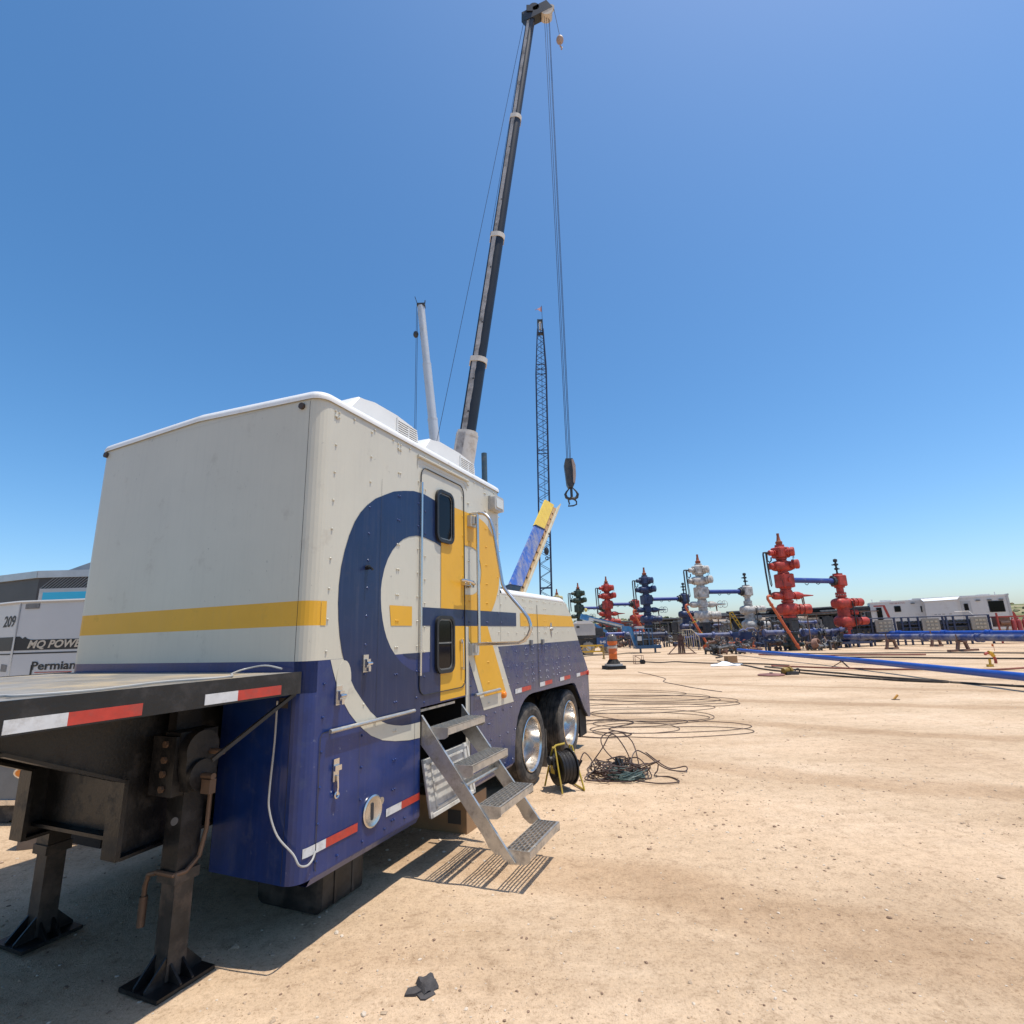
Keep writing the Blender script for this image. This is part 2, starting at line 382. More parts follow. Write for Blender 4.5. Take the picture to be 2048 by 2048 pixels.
# far scrub country beyond the pad
ln = N.new('ShaderNodeVectorMath'); ln.operation = 'LENGTH'; Lk.new(geo.outputs['Position'], ln.inputs[0])
fr = N.new('ShaderNodeMapRange'); fr.inputs[1].default_value = 150; fr.inputs[2].default_value = 175; Lk.new(ln.outputs['Value'], fr.inputs[0])
scr = gramp(gnoise(0.09, 9, 0.72), [(0.40, (0.10, 0.12, 0.045)), (0.52, (0.20, 0.19, 0.09)), (0.64, (0.38, 0.31, 0.20))])
col = gmix(fr.outputs[0], col, scr)
Lk.new(col, pb.inputs['Base Color'])
bmp = N.new('ShaderNodeBump'); bmp.inputs['Strength'].default_value = 0.6; bmp.inputs['Distance'].default_value = 0.016
ad = N.new('ShaderNodeMath'); ad.operation = 'ADD'; Lk.new(gnoise(22, 10, 0.75), ad.inputs[0]); Lk.new(gnoise(110, 4, 0.6), ad.inputs[1])
Lk.new(ad.outputs[0], bmp.inputs['Height']); Lk.new(bmp.outputs[0], pb.inputs['Normal'])
me.materials.append(gm)

# loose pebbles on the pad: one object, nobody could count them
def pebbles(n, rmin, rmax, smin, smax, seed):
    r = np.random.default_rng(seed)
    ang = r.uniform(radians(38), radians(142), n); rad = rmin + (rmax - rmin) * r.random(n) ** 1.15
    x, y = rad * np.cos(ang), rad * np.sin(ang)
    cl = perlin(x * 0.8, y * 0.8, 11) + 0.35 * r.standard_normal(n); k = cl > -0.15
    x, y = x[k], y[k]; n = len(x)
    s = smin * (smax / smin) ** (r.random(n) ** 2.6)
    return x, y, s
t_ = (1 + 5 ** .5) / 2
ICO = np.array([(-1, t_, 0), (1, t_, 0), (-1, -t_, 0), (1, -t_, 0), (0, -1, t_), (0, 1, t_), (0, -1, -t_), (0, 1, -t_), (t_, 0, -1), (t_, 0, 1), (-t_, 0, -1), (-t_, 0, 1)]) / 1.9
ICF = [(0, 11, 5), (0, 5, 1), (0, 1, 7), (0, 7, 10), (0, 10, 11), (1, 5, 9), (5, 11, 4), (11, 10, 2), (10, 7, 6), (7, 1, 8), (3, 9, 4), (3, 4, 2), (3, 2, 6), (3, 6, 8), (3, 8, 9), (4, 9, 5), (2, 4, 11), (6, 2, 10), (8, 6, 7), (9, 8, 1)]
xs, ys, ss = [np.concatenate(q) for q in zip(pebbles(13000, 1.6, 8.5, 0.0025, 0.012, 21), pebbles(9000, 5, 24, 0.004, 0.018, 22), pebbles(130, 2.5, 14, 0.014, 0.026, 23))]
n = len(xs); zz_ = ground_h(xs, ys)
jit = 1 + 0.5 * (rng.random((n, 12, 1)) - 0.5); sc3 = np.stack([0.7 + 0.7 * rng.random(n), 0.7 + 0.7 * rng.random(n), 0.35 + 0.35 * rng.random(n)], -1)[:, None, :]
a = rng.uniform(0, 6.28, n); ca, sa = np.cos(a)[:, None], np.sin(a)[:, None]
P = ICO[None] * jit * sc3 * ss[:, None, None]
P = np.stack([P[..., 0] * ca - P[..., 1] * sa, P[..., 0] * sa + P[..., 1] * ca, P[..., 2]], -1) + np.stack([xs, ys, zz_ + ss * 0.15], -1)[:, None, :]
F = (np.array(ICF)[None] + (np.arange(n) * 12)[:, None, None]).reshape(-1, 3)
me = bpy.data.meshes.new('gravel'); me.from_pydata(P.reshape(-1, 3).tolist(), [], F.tolist())
for nm, c in (('pebble_tan', (0.42, 0.31, 0.21)), ('pebble_pale', (0.55, 0.46, 0.36)), ('pebble_brown', (0.24, 0.155, 0.10))): me.materials.append(mat(nm, c, 0.9, var=0.2, scale=30))
me.polygons.foreach_set('material_index', np.repeat(rng.choice(3, n, p=[0.5, 0.24, 0.26]), 20).tolist())
gv = bpy.data.objects.new('gravel', me); C.objects.link(gv)
tag(gv, 'small pale and brown pebbles strewn over the dry dirt', 'gravel', kind='stuff')

# scrub on the rise round the pad: reads as one mass
def scrub():
    n = 2600; r = np.random.default_rng(31)
    ang = r.uniform(radians(25), radians(160), n); rad = r.uniform(165, 330, n); x = rad * np.cos(ang); y = rad * np.sin(ang)
    k = perlin(x / 30, y / 30, 12) > -0.1; x, y = x[k], y[k]; n = len(x)
    s = r.uniform(0.3, 0.95, n); z = ground_h(x, y)
    j = 1 + 0.9 * (r.random((n, 12, 1)) - 0.5); P = ICO[None] * j * s[:, None, None] * np.array([1.2, 1.2, 0.75]) + np.stack([x, y, z + s * 0.35], -1)[:, None, :]
    F = (np.array(ICF)[None] + (np.arange(n) * 12)[:, None, None]).reshape(-1, 3)
    me = bpy.data.meshes.new('desert_scrub'); me.from_pydata(P.reshape(-1, 3).tolist(), [], F.tolist())
    me.materials.append(mat('scrub_green', (0.075, 0.09, 0.035), 0.9, var=0.4, scale=0.6)); me.materials.append(mat('scrub_dry', (0.19, 0.16, 0.08), 0.9, var=0.3, scale=0.6))
    me.polygons.foreach_set('material_index', np.repeat(r.choice(2, n, p=[0.7, 0.3]), 20).tolist())
    o = bpy.data.objects.new('desert_scrub', me); C.objects.link(o)
    tag(o, 'low green and straw scrub covering the far rise', 'scrub', kind='stuff')
scrub()
# ---------------------------------------------------------------- the equipment trailer (local x = towards its rear, y = towards its far side)
TR_LOC = (-1.3151, 3.4077, 0.0); TR_ROT = 1.1666; DZ = 1.8
trailer = thing('equipment_trailer', 'white and navy equipment trailer with big gold and blue letters, steps and flat deck', 'trailer', TR_LOC, TR_ROT)
W_ = 2.5; R_ = 0.10
def part(mb, name, m, parent=None, **k): return mb.build(name, m, parent or trailer, dz=DZ, **k)
def sd(off): return lambda a, b: (a, -off, b)

# --- cab box: walls wrap the two rounded front corners
def cab_outline():
    o = arc(R_, R_, R_, 270, 180, 6)                       # near front corner, from side to front
    o += arc(R_, W_ - R_, R_, 180, 90, 6)                  # far front corner
    o += arc(2.956 - 0.05, W_ - 0.05, 0.05, 90, 0, 4) + arc(2.956 - 0.05, 0.05, 0.05, 0, -90, 4)
    return o
ol = cab_outline(); nO = len(ol)
zl = [-0.32, -0.125, 0.096, 0.255, 1.682]
mb = MB()
def walls(i0, i1, mats_):
    for k in range(len(zl) - 1):
        for i in range(i0, i1):
            p, q = ol[i], ol[(i + 1) % nO]
            mb.add([(p[0], p[1], zl[k]), (q[0], q[1], zl[k]), (q[0], q[1], zl[k + 1]), (p[0], p[1], zl[k + 1])], [(0, 1, 2, 3)], mats_[k])
walls(0, 13, [1, 0, 2, 0]); walls(13, nO - 1, [1, 0, 0, 0])
# near side wall with the step opening cut out of it below
mb.sheet([(R_, -0.125), (2.906, -0.125), (2.906, 1.682), (R_, 1.682)], sd(0))
mb.add([(0.0, R_, 1.68), (0.0, 1.25, 1.735), (0.0, W_ - R_, 1.68)], [(0, 1, 2)], 0); mb.add([(2.956, R_, 1.68), (2.956, 1.25, 1.735), (2.956, W_ - R_, 1.68)], [(0, 1, 2)], 0)
part(mb, 'cab_wall', [WHITE, NAVY, GOLD], angle=50)

# roof cap: soft rolled rim, slightly crowned across
mb = MB(); rings = []
def inset(pts, d):
    c = Vector((1.478, 1.25)); out = []
    for x, y in pts:
        out.append((x + (d if x < 1.478 else -d), y + (d if y < 1.25 else -d)))
    return out
for d, z in ((-0.012, 1.668), (-0.016, 1.69), (-0.006, 1.716), (0.022, 1.738), (0.07, 1.75)):
    rings.append([Vector((x, y, z + (0.056 * (1 - min(1, abs(y - 1.25) / 1.25)) if z > 1.66 else 0))) for x, y in (lambda P: P)(inset(ol, d))])
# add points on the crown line so the front and rear edges peak in the middle
def crown(ring, z0):
    out = []
    for i, p in enumerate(ring):
        q = ring[(i + 1) % len(ring)]; out.append(p)
        if (p.y - 1.25) * (q.y - 1.25) < 0 and abs(p.y - q.y) > 0.5:
            out.append(Vector(((p.x + q.x) / 2, 1.25, z0 + 0.056)))
    return out
rings = [crown(r, z) for r, z in zip(rings, (1.668, 1.69, 1.716, 1.738, 1.75))]
mb.loft(rings, caps=False)
top = rings[-1]; cp = Vector((1.478, 1.25, 1.812))
mb.add(top + [cp], [(i, (i + 1) % len(top), len(top)) for i in range(len(top))])
part(mb, 'roof_cap', ROOFW, angle=60)

# --- lower near side, navy: outline with the step opening notch and the wheel arch
low = [(R_, -0.125), (2.16, -0.125), (2.16, -1.39), (2.14, -1.39), (2.14, -0.565), (1.29, -0.565), (1.29, -1.38), (R_, -1.38)]
ARCH = [(6.28, -1.345), (6.07, -1.20), (5.66, -0.80), (5.60, -0.765), (5.50, -0.748), (3.83, -0.72), (3.70, -0.727), (3.55, -0.765), (3.43, -0.83), (3.33, -0.93), (3.27, -1.05), (3.235, -1.17), (3.20, -1.39)]
rear_low = [(2.16, -0.125), (5.943, -0.125), (6.37, -0.575), (6.415, -0.645), (6.38, -1.362)] + ARCH + [(2.16, -1.39)]
mb = MB(); mb.sheet(low, sd(0.0)); mb.sheet(rear_low, sd(0.0), 1)
for i in range(7):                                          # rounded front edge of the lower box
    if i == 6: break
    p, q = ol[i], ol[i + 1]
    mb.add([(p[0], p[1], -1.38), (q[0], q[1], -1.38), (q[0], q[1], -0.125), (p[0], p[1], -0.125)], [(0, 1, 2, 3)], 0)
mb.add([(0, R_, -1.38), (0, 0.70, -1.38), (0, 0.70, -0.30), (0, R_, -0.30)], [(0, 1, 2, 3)], 0)
# arch return lip and rear edge return
for L_ in (ARCH,):
    for p, q in zip(L_[:-1], L_[1:]):
        mb.add([(p[0], 0, p[1]), (q[0], 0, q[1]), (q[0], 0.045, q[1]), (p[0], 0.045, p[1])], [(0, 1, 2, 3)], 1)
part(mb, 'lower_side_panel', [NAVY, NAVYD], angle=50)
# bottom flange turned under the edge
mb = MB()
for u0, u1 in ((0.13, 1.288), (2.142, 3.19)):
    mb = MB(); mb.add([(u0, -0.001, -1.375), (u1, -0.001, -1.375), (u1, 0.03, -1.425), (u0, 0.03, -1.425), (u0, 0.16, -1.43), (u1, 0.16, -1.43)], [(0, 1, 2, 3), (3, 2, 5, 4)]); part(mb, 'bottom_flange', NAVY)
# belly, inner walls, bulkheads
mb = MB()
mb.bx(0.10, 1.29, 0.01, 0.70, -1.379, -1.36); mb.bx(0.01, 1.30, 0.70, 0.715, -1.38, -0.32); mb.bx(1.288, 1.30, 0.004, 0.70, -1.37, -0.33)
mb.bx(2.138, 2.15, 0.004, 0.70, -1.38, -0.33); mb.bx(1.30, 2.14, 0.66, 0.675, -1.38, -0.33); mb.bx(1.30, 2.14, 0.02, 0.66, -0.56, -0.54)
mb.bx(2.15, 3.19, 0.01, 0.70, -1.386, -1.37); mb.bx(3.17, 3.19, 0.01, 0.70, -1.37, -0.40); mb.bx(2.15, 3.17, 0.70, 0.715, -1.38, -0.33)
mb.bx(0.05, 6.3, 0.03, 2.47, -0.34, -0.325)
mb.bx(3.19, 6.1, 0.86, 0.88, -1.25, -0.34)
mb.bx(0.01, 3.19, 1.80, 1.815, -1.38, -0.32); mb.bx(0.02, 3.19, 2.485, 2.497, -1.38, -0.32); mb.bx(0.0, 0.015, 1.80, 2.49, -1.38, -0.32)
part(mb, 'underbody', BLACKM)
mb = MB(); mb.bx(3.2, 6.1, 2.485, 2.497, -0.74, -0.2)
part(mb, 'far_skirt', NAVYD)

# --- rear body behind the cab
mb = MB()
mb.sheet([(2.9, -0.125), (5.943, -0.125), (5.614, 0.254), (5.36, 0.452), (5.27, 0.47), (2.9, 0.47)], sd(0.0), 0)
sl = [(5.30, 0.47), (5.36, 0.452), (5.614, 0.254), (5.943, -0.125), (6.37, -0.575), (6.415, -0.645), (6.38, -1.362)]
for k, (p, q) in enumerate(zip(sl[:-1], sl[1:])):
    mb.add([(p[0], 0, p[1]), (q[0], 0, q[1]), (q[0], W_, q[1]), (p[0], W_, p[1])], [(0, 1, 2, 3)], 0 if k < 3 else 1)
mb.add([(2.956, W_, -0.32), (2.956, W_, 0.47), (5.30, W_, 0.47), (5.943, W_, -0.125), (6.2, W_, -0.32)], [(0, 1, 2, 3, 4)], 0)
part(mb, 'rear_body_wall', [WHITE, NAVYD])
mb = MB()
sec = [(0.0, 0.46)] + arc(0.065, 0.465, 0.068, 180, 90, 5) + arc(W_ - 0.065, 0.465, 0.068, 90, 0, 5) + [(W_, 0.46)]
rg = [[Vector((u_, y, z - dz_)) for y, z in sec] for u_, dz_ in ((2.957, 0), (5.20, 0), (5.27, 0.012), (5.325, 0.045))]
mb.loft(rg, caps=False, closed=False)
part(mb, 'rear_roof_cap', ROOFW, angle=60)

# --- livery: flat vinyl, a few millimetres proud of the sheet
G_out = [(1.612, 1.232), (1.49, 1.252), (1.30, 1.270), (1.15, 1.258), (0.997, 1.223), (0.86, 1.184), (0.749, 1.131), (0.63, 1.072), (0.529, 0.997), (0.455, 0.925), (0.394, 0.841), (0.342, 0.735), (0.302, 0.621), (0.272, 0.50), (0.258, 0.371), (0.258, 0.25), (0.269, 0.134), (0.288, 0.025), (0.317, -0.08), (0.352, -0.165), (0.397, -0.242), (0.46, -0.332), (0.539, -0.413), (0.64, -0.508), (0.751, -0.584), (0.845, -0.624), (0.941, -0.648), (1.03, -0.664), (1.128, -0.672), (1.286, -0.675)]
G_in = [(1.612, 0.828), (1.50, 0.852), (1.306, 0.872), (1.20, 0.866), (1.09, 0.84), (1.005, 0.805), (0.932, 0.757), (0.862, 0.695), (0.805, 0.621), (0.762, 0.535), (0.733, 0.437), (0.724, 0.37), (0.726, 0.298), (0.736, 0.215), (0.754, 0.14), (0.778, 0.07), (0.811, 0.004), (0.862, -0.068), (0.924, -0.126), (0.978, -0.17), (1.038, -0.207), (1.13, -0.25), (1.239, -0.282), (1.33, -0.292), (1.433, -0.289)]
G_poly = G_out + [(1.286, -0.558), (1.605, -0.558), (1.605, 0.097), (3.36, 0.097), (3.368, 0.254), (1.278, 0.254), (1.28, 0.097), (1.433, 0.097)] + list(reversed(G_in))
G_white = [(0.21, -0.126), (0.235, -0.19), (0.261, -0.249), (0.302, -0.335), (0.352, -0.41), (0.415, -0.488), (0.487, -0.554), (0.57, -0.618), (0.659, -0.674), (0.79, -0.727), (0.945, -0.761), (1.131, -0.788), (1.286, -0.797)] + [p for p in reversed(G_out) if p[1] < -0.1] + [(0.334, -0.126)]
SMILE = [(1.026, -0.124), (1.316, -0.126), (1.317, -0.169), (1.216, -0.173), (1.115, -0.159), (1.06, -0.142)]
R_body = [(1.607, 0.255), (1.612, 0.835), (1.612, 1.257), (1.845, 1.259), (2.185, 1.261), (2.33, 1.258), (2.445, 1.248), (2.54, 1.228), (2.617, 1.198), (2.71, 1.14), (2.794, 1.062), (2.855, 0.96), (2.893, 0.835), (2.908, 0.735), (2.903, 0.642), (2.887, 0.565), (2.857, 0.49), (2.79, 0.38), (2.699, 0.276), (2.672, 0.255)]
R_hole = [(2.058, 0.905), (2.176, 0.907), (2.27, 0.905), (2.334, 0.885), (2.39, 0.83), (2.427, 0.752), (2.44, 0.69), (2.439, 0.633), (2.42, 0.56), (2.385, 0.495), (2.345, 0.455), (2.303, 0.431), (2.23, 0.41), (2.058, 0.404)]
R_stem = [(1.606, 0.096), (1.60, -0.552), (2.058, -0.552), (2.056, 0.096)]
R_leg = [(2.083, 0.096), (2.472, -0.612), (2.998, -0.612), (2.569, 0.096)]
R_white = [(2.11, -0.126), (2.148, -0.235), (2.451, -0.742), (3.221, -0.749), (2.824, -0.126)]
Y_in = [(0.838, 0.254), (1.147, 0.254), (1.149, 0.096), (0.862, 0.096)]
Y_rear = [(3.49, 0.256), (5.605, 0.256), (5.745, 0.094), (3.49, 0.096)]
NAVYV = mat('navy_vinyl', (0.010, 0.022, 0.072), 0.34, var=0.15, scale=3, dirt=((0.035, 0.045, 0.09), 0.2, 8), streak=0.07, coat=0.12, spec=0.35)
WHITEV = mat('off_white_vinyl', (0.555, 0.52, 0.42), 0.42, var=0.05, dirt=((0.40, 0.36, 0.29), 0.15, 6), streak=0.08)
mb = MB(); mb.sheet(G_poly, sd(0.003)); mb.sheet(SMILE, sd(0.003)); mb.sheet(G_white, sd(0.0025), 1)
part(mb, 'letter_g', [NAVYV, WHITEV])
mb = MB(); mb.sheet([R_body, R_hole], sd(0.0045)); mb.sheet(R_stem, sd(0.0045)); mb.sheet(R_leg, sd(0.0045)); mb.sheet(R_white, sd(0.0025), 1)
part(mb, 'letter_r', [GOLD, WHITEV])
for P in (Y_in, Y_rear, [(R_, 0.255), (0.150, 0.255), (0.150, 0.096), (R_, 0.096)]):
    mb = MB(); mb.sheet(P, sd(0.003)); part(mb, 'gold_stripe', GOLD)
# reflective tape, 18 inch pieces
def tape(pw, pr, n=(0, -1, 0)):
    mb = MB(); mb.sheet(pw, sd(0.005), 0); mb.sheet(pr, sd(0.005), 1); part(mb, 'reflective_tape', [TAPEW, TAPER])
def tq(u0, u1, z0, z1): return [(u0, z0), (u1, z0), (u1, z1), (u0, z1)]
for u0, um, u1, z in ((0.046, 0.241, 0.537, -1.223), (0.848, 1.037, 1.284, -1.229), (3.268, 3.464, 3.767, -0.645), (4.079, 4.273, 4.564, -0.645), (4.90, 5.093, 5.39, -0.648), (5.72, 5.923, 6.36, -0.655)):
    if u0 < R_:
        mb = MB(); mb.sheet(tq(R_, um, z - 0.026, z + 0.026), sd(0.005), 0); mb.sheet(tq(um, u1, z - 0.026, z + 0.026), sd(0.005), 1)
        A_ = [(R_ + (R_ + 0.005) * cos(radians(a)), R_ + (R_ + 0.005) * sin(radians(a))) for a in (270, 258, 246)]
        for p, q in zip(A_[:-1], A_[1:]): mb.add([(p[0], p[1], z - 0.026), (q[0], q[1], z - 0.026), (q[0], q[1], z + 0.026), (p[0], p[1], z + 0.026)], [(0, 1, 2, 3)], 0)
        part(mb, 'reflective_tape', [TAPEW, TAPER])
    else: tape(tq(u0, um, z - 0.026, z + 0.026), tq(um, u1, z - 0.026, z + 0.026))

# --- sheet seams and door lines
def line(mb, pts, w, off, mi=0):
    for (a, b), (c, d) in zip(pts[:-1], pts[1:]):
        L_ = sqrt((c - a) ** 2 + (d - b) ** 2) + 1e-9; nx, nz = -(d - b) / L_ * w / 2, (c - a) / L_ * w / 2
        mb.add([(a + nx, -off, b + nz), (c + nx, -off, d + nz), (c - nx, -off, d - nz), (a - nx, -off, b - nz)], [(0, 1, 2, 3)], mi)
def seam(pts, w, off):
    mb = MB(); line(mb, pts, w, off); part(mb, 'panel_seam', SEAM)
for pts, w, off in (([(4.079, 0.376), (4.07, -0.125), (4.056, -0.643)], 0.012, 0.006), ([(3.873, -0.297), (3.833, -0.672)], 0.005, 0.004), ([(2.16, -0.55), (2.155, -1.385)], 0.008, 0.004), ([(1.205, -0.40), (1.205, -1.37)], 0.003, 0.004), ([(0.21, -0.572), (0.165, -0.574), (0.147, -0.60), (0.154, -1.335), (0.165, -1.35)], 0.006, 0.007), ([(0.53, -0.58), (0.54, -1.25)], 0.002, 0.0055), ([(2.906, -0.1), (2.906, 1.66)], 0.002, 0.004), ([(0.70, 1.25), (0.70, -0.62)], 0.002, 0.0055)): seam(pts, w, off)
for z0, z1, v_ in ((-1.37, -0.30, 0.10), (-0.125, 1.66, 0.10)):
    mb = MB(); mb.bx(-0.0015, 0.002, v_ - 0.001, v_ + 0.001, z0, z1); part(mb, 'panel_seam', SEAM)

# --- entry door: raised leaf with seal, two windows, latch, hinge
door = MB(); dl = rrect(1.256, 2.06, -0.475, 1.52, 0.09, 5)
ring_in = rrect(1.262, 2.054, -0.469, 1.514, 0.086, 5)
door.prism([dl, ring_in], lambda a, b: (a, -0.0125, b), lambda a, b: (a, -0.004, b))
door = part(door, 'entry_door', SEAM)
mb = MB(); mb.cyl((1.262, -0.018, -0.31), (1.262, -0.018, 1.365), 0.011, n=10); mb.bx(1.252, 1.262, -0.022, -0.004, -0.31, 1.365)
part(mb, 'hinge', STEEL, door)
def window(z0, z1, split):
    mb = MB(); o = rrect(1.505, 1.825, z0, z1, 0.085, 6); i_ = rrect(1.535, 1.795, z0 + 0.03, z1 - 0.03, 0.06, 6)
    mb.prism([o, i_], lambda a, b: (a, -0.030, b), lambda a, b: (a, -0.003, b)); w = part(mb, 'window_frame', mat('window_gasket', (0.012, 0.012, 0.012), 0.5, var=0.1), door)
    mb = MB(); mb.prism(i_, lambda a, b: (a, -0.012, b), lambda a, b: (a, -0.006, b))
    part(mb, 'window_pane', GLASS, door)
    mb = MB(); ii = rrect(1.548, 1.782, z0 + 0.043, z1 - 0.043, 0.05, 6)
    mb.prism([i_, ii], lambda a, b: (a, -0.018, b), lambda a, b: (a, -0.0125, b))
    if split: mb.bx(1.54, 1.79, -0.018, -0.0125, split - 0.006, split + 0.006)
    part(mb, 'window_trim', mat('grey_trim', (0.20, 0.20, 0.19), 0.4, metal=0.5), door)
window(0.865, 1.375, None); window(-0.32, 0.187, -0.055)
mb = MB()                                                   # lever latch, bright metal
mb.bx(1.99, 2.10, -0.05, -0.006, 0.49, 0.53); mb.cyl((2.04, -0.05, 0.51), (2.04, -0.085, 0.51), 0.018, n=10)
mb.tube([(1.86, -0.078, 0.525), (1.93, -0.085, 0.53), (2.05, -0.082, 0.525), (2.16, -0.07, 0.51)], [0.012, 0.016, 0.018, 0.013], 8); mb.bx(2.10, 2.17, -0.06, -0.006, 0.475, 0.545)
part(mb, 'door_handle', STEEL, door)
mb = MB(); mb.tube([(1.97, -0.022, -0.03), (1.975, -0.03, -0.06), (1.985, -0.03, -0.30)], 0.006, 6); mb.cyl((1.97, -0.025, -0.05), (1.97, -0.004, -0.05), 0.02, n=8); mb.cyl((1.985, -0.03, -0.30), (1.985, -0.004, -0.30), 0.014, n=8)
part(mb, 'door_stay', STEEL, door)
mb = MB(); mb.prism([(1.205, 1.60), (2.138, 1.606), (2.138, 1.50), (2.115, 1.54), (2.06, 1.565), (1.30, 1.555), (1.235, 1.53), (1.205, 1.485)], lambda a, b: (a, -0.004, b), lambda a, b: (a, 0.0, b))
mb.tube([(1.20, -0.012, 1.60), (2.14, -0.012, 1.606)], 0.014, 8)
part(mb, 'rain_gutter', WHITE)
mb = MB(); mb.bx(2.075, 2.135, -0.008, 0.0, -0.56, 0.09); mb.bx(2.068, 2.14, -0.006, 0.002, -1.38, -0.55)
part(mb, 'door_post', WHITEV)

# --- rivets in rows; small domes painted with the sheet below them
mb = MB()
def paint_at(u_, z):
    if inside((u_, z), [R_stem]) or inside((u_, z), [R_leg]) or inside((u_, z), [Y_in]) or inside((u_, z), [Y_rear]) or (inside((u_, z), [R_body]) and not inside((u_, z), [R_hole])): return 2
    if inside((u_, z), [G_poly]): return 1
    if z > -0.125 or inside((u_, z), [G_white]) or inside((u_, z), [R_white]): return 0
    return 1
def rivet(u_, z, r=0.0095, off=0.003):
    if 1.28 < u_ < 2.07 and z < -0.56: return
    if 1.49 < u_ < 1.84 and (-0.34 < z < 0.2 or 0.85 < z < 1.39): return
    P = []; F = []; n = 7
    for k, (rr, h) in enumerate(((1.0, 0.0), (0.72, 0.62), (0.0, 0.9))):
        for j in range(n): P.append((u_ + r * rr * cos(2 * pi * j / n), -off - r * h, z + r * rr * sin(2 * pi * j / n)))
    for k in range(2):
        for j in range(n): F.append((k * n + j, k * n + (j + 1) % n, (k + 1) * n + (j + 1) % n, (k + 1) * n + j))
    mb.add(P, F, paint_at(u_, z))
zz_ = np.arange(-1.30, 1.66, 0.205)
for z in zz_: rivet(0.165, z); rivet(0.56, z + 0.03) if z > -1.1 else None
for z in zz_:
    rivet(0.925, z); rivet(0.95, z)
    if z > -0.5: rivet(1.225, z); rivet(1.34, z - 0.05); rivet(2.03, z + 0.04); rivet(2.155, z); rivet(2.175, z)
    rivet(2.555, z); rivet(2.58, z)
for z in zz_: rivet(2.93, z) if z > -0.5 else None; rivet(2.86, z + 0.1) if z > -0.4 else None
for u_ in np.arange(0.35, 2.9, 0.245): rivet(u_, 1.63); rivet(u_, -1.33)
for u_ in (0.165, 0.93, 2.16, 2.85):
    for du, dz_ in ((0.02, 0.02), (-0.02, 0.02), (0.02, -0.02), (-0.02, -0.02)): rivet(u_ + du, 1.60 + dz_)
for u_ in (0.1, 0.16): rivet(u_, 1.58) if u_ > 0.12 else None
for u_ in np.arange(3.1, 5.4, 0.255):
    for z in (0.43, 0.02, -0.20, -0.36, -0.48, -0.56): rivet(u_ + 0.02 * sin(z * 40), z)
for u_ in (3.62, 3.67, 3.83, 3.9, 4.35, 4.42, 4.8):
    for z in np.arange(-0.58, 0.42, 0.083): rivet(u_, z, 0.008)
for u_ in np.arange(2.3, 3.2, 0.21): rivet(u_, -0.80); rivet(u_, -1.34); rivet(u_ + 0.1, -1.05)
part(mb, 'rivet', [WHITE, NAVY, GOLD], kind='stuff', fix=False)

# --- small side hardware
def latch_strap(u_, z):
    mb = MB(); mb.bx(u_ - 0.025, u_ + 0.025, -0.012, -0.003, z - 0.085, z + 0.05); mb.bx(u_ - 0.03, u_ + 0.03, -0.03, -0.012, z - 0.02, z + 0.012)
    mb.tube([(u_ + 0.004, -0.02, z - 0.05), (u_ + 0.006, -0.024, z - 0.12), (u_ + 0.004, -0.02, z - 0.165)], 0.009, 6); mb.torus((u_ + 0.004, -0.02, z - 0.165), 0.018, 0.006, (0, 1, 0), 10, 5)
    part(mb, 'strap_latch', STEEL)
latch_strap(0.30, -0.80)
for u_, z in ((0.56, -0.17), (0.295, -0.36)):
    mb = MB(); mb.bx(u_ - 0.028, u_ + 0.028, -0.014, -0.003, z - 0.06, z + 0.06); mb.bx(u_ - 0.02, u_ + 0.02, -0.04, -0.014, z - 0.028, z + 0.03); mb.cyl((u_ - 0.026, -0.045, z), (u_ + 0.026, -0.045, z), 0.012, n=8); mb.bx(u_ - 0.012, u_ + 0.012, -0.05, -0.014, z - 0.055, z - 0.02)
    part(mb, 'hasp', STEEL)
mb = MB(); mb.cyl((0.545, -0.003, 0.52), (0.545, -0.03, 0.52), 0.018, n=10); mb.tube([(0.545, -0.025, 0.52), (0.545, -0.05, 0.512), (0.545, -0.06, 0.50)], 0.009, 6)
part(mb, 'coat_hook', BLACK)
mb = MB(); q = arc(0.345, -0.262, 0.072, 0, 360, 20, 0.125)[:-1]
mb.prism(q, lambda a, b: (a, -0.006, b), lambda a, b: (a, -0.0035, b)); part(mb, 'blank_cover', WHITEV)
def drip_rail(u0, u1, z):
    mb = MB(); mb.cyl((u0, -0.028, z), (u1, -0.028, z), 0.014, n=10)
    for x in (u0 + 0.03, (u0 + u1) / 2, u1 - 0.03): mb.bx(x - 0.008, x + 0.008, -0.024, -0.003, z - 0.01, z + 0.01)
    part(mb, 'drip_rail', ALU)
drip_rail(0.21, 1.165, -0.571); drip_rail(2.23, 2.80, -0.571)
mb = MB(); mb.cyl((2.92, -0.003, -0.64), (2.92, -0.03, -0.64), 0.04, 0.036, 16); mb.ball((2.92, -0.03, -0.64), 0.035, 12, 6, sc=(1, 0.5, 1)); part(mb, 'marker_light', AMBER)
mb = MB(); mb.cyl((6.36, -0.003, -0.66), (6.36, -0.02, -0.66), 0.04, n=14); part(mb, 'marker_light', TAPER)
mb = MB(); mb.bx(2.66, 2.90, -0.03, -0.002, 1.40, 1.565); mb.prism(rrect(2.655, 2.905, 1.40, 1.57, 0.03, 3), lambda a, b: (a, -0.085, b), lambda a, b: (a, -0.03, b)); fl = part(mb, 'flood_light', mat('lamp_housing', (0.42, 0.41, 0.38), 0.5, var=0.08))
mb = MB(); mb.prism(rrect(2.69, 2.87, 1.43, 1.54, 0.01, 2), lambda a, b: (a, -0.093, b), lambda a, b: (a, -0.086, b)); part(mb, 'lamp_lens', LENSW, fl)
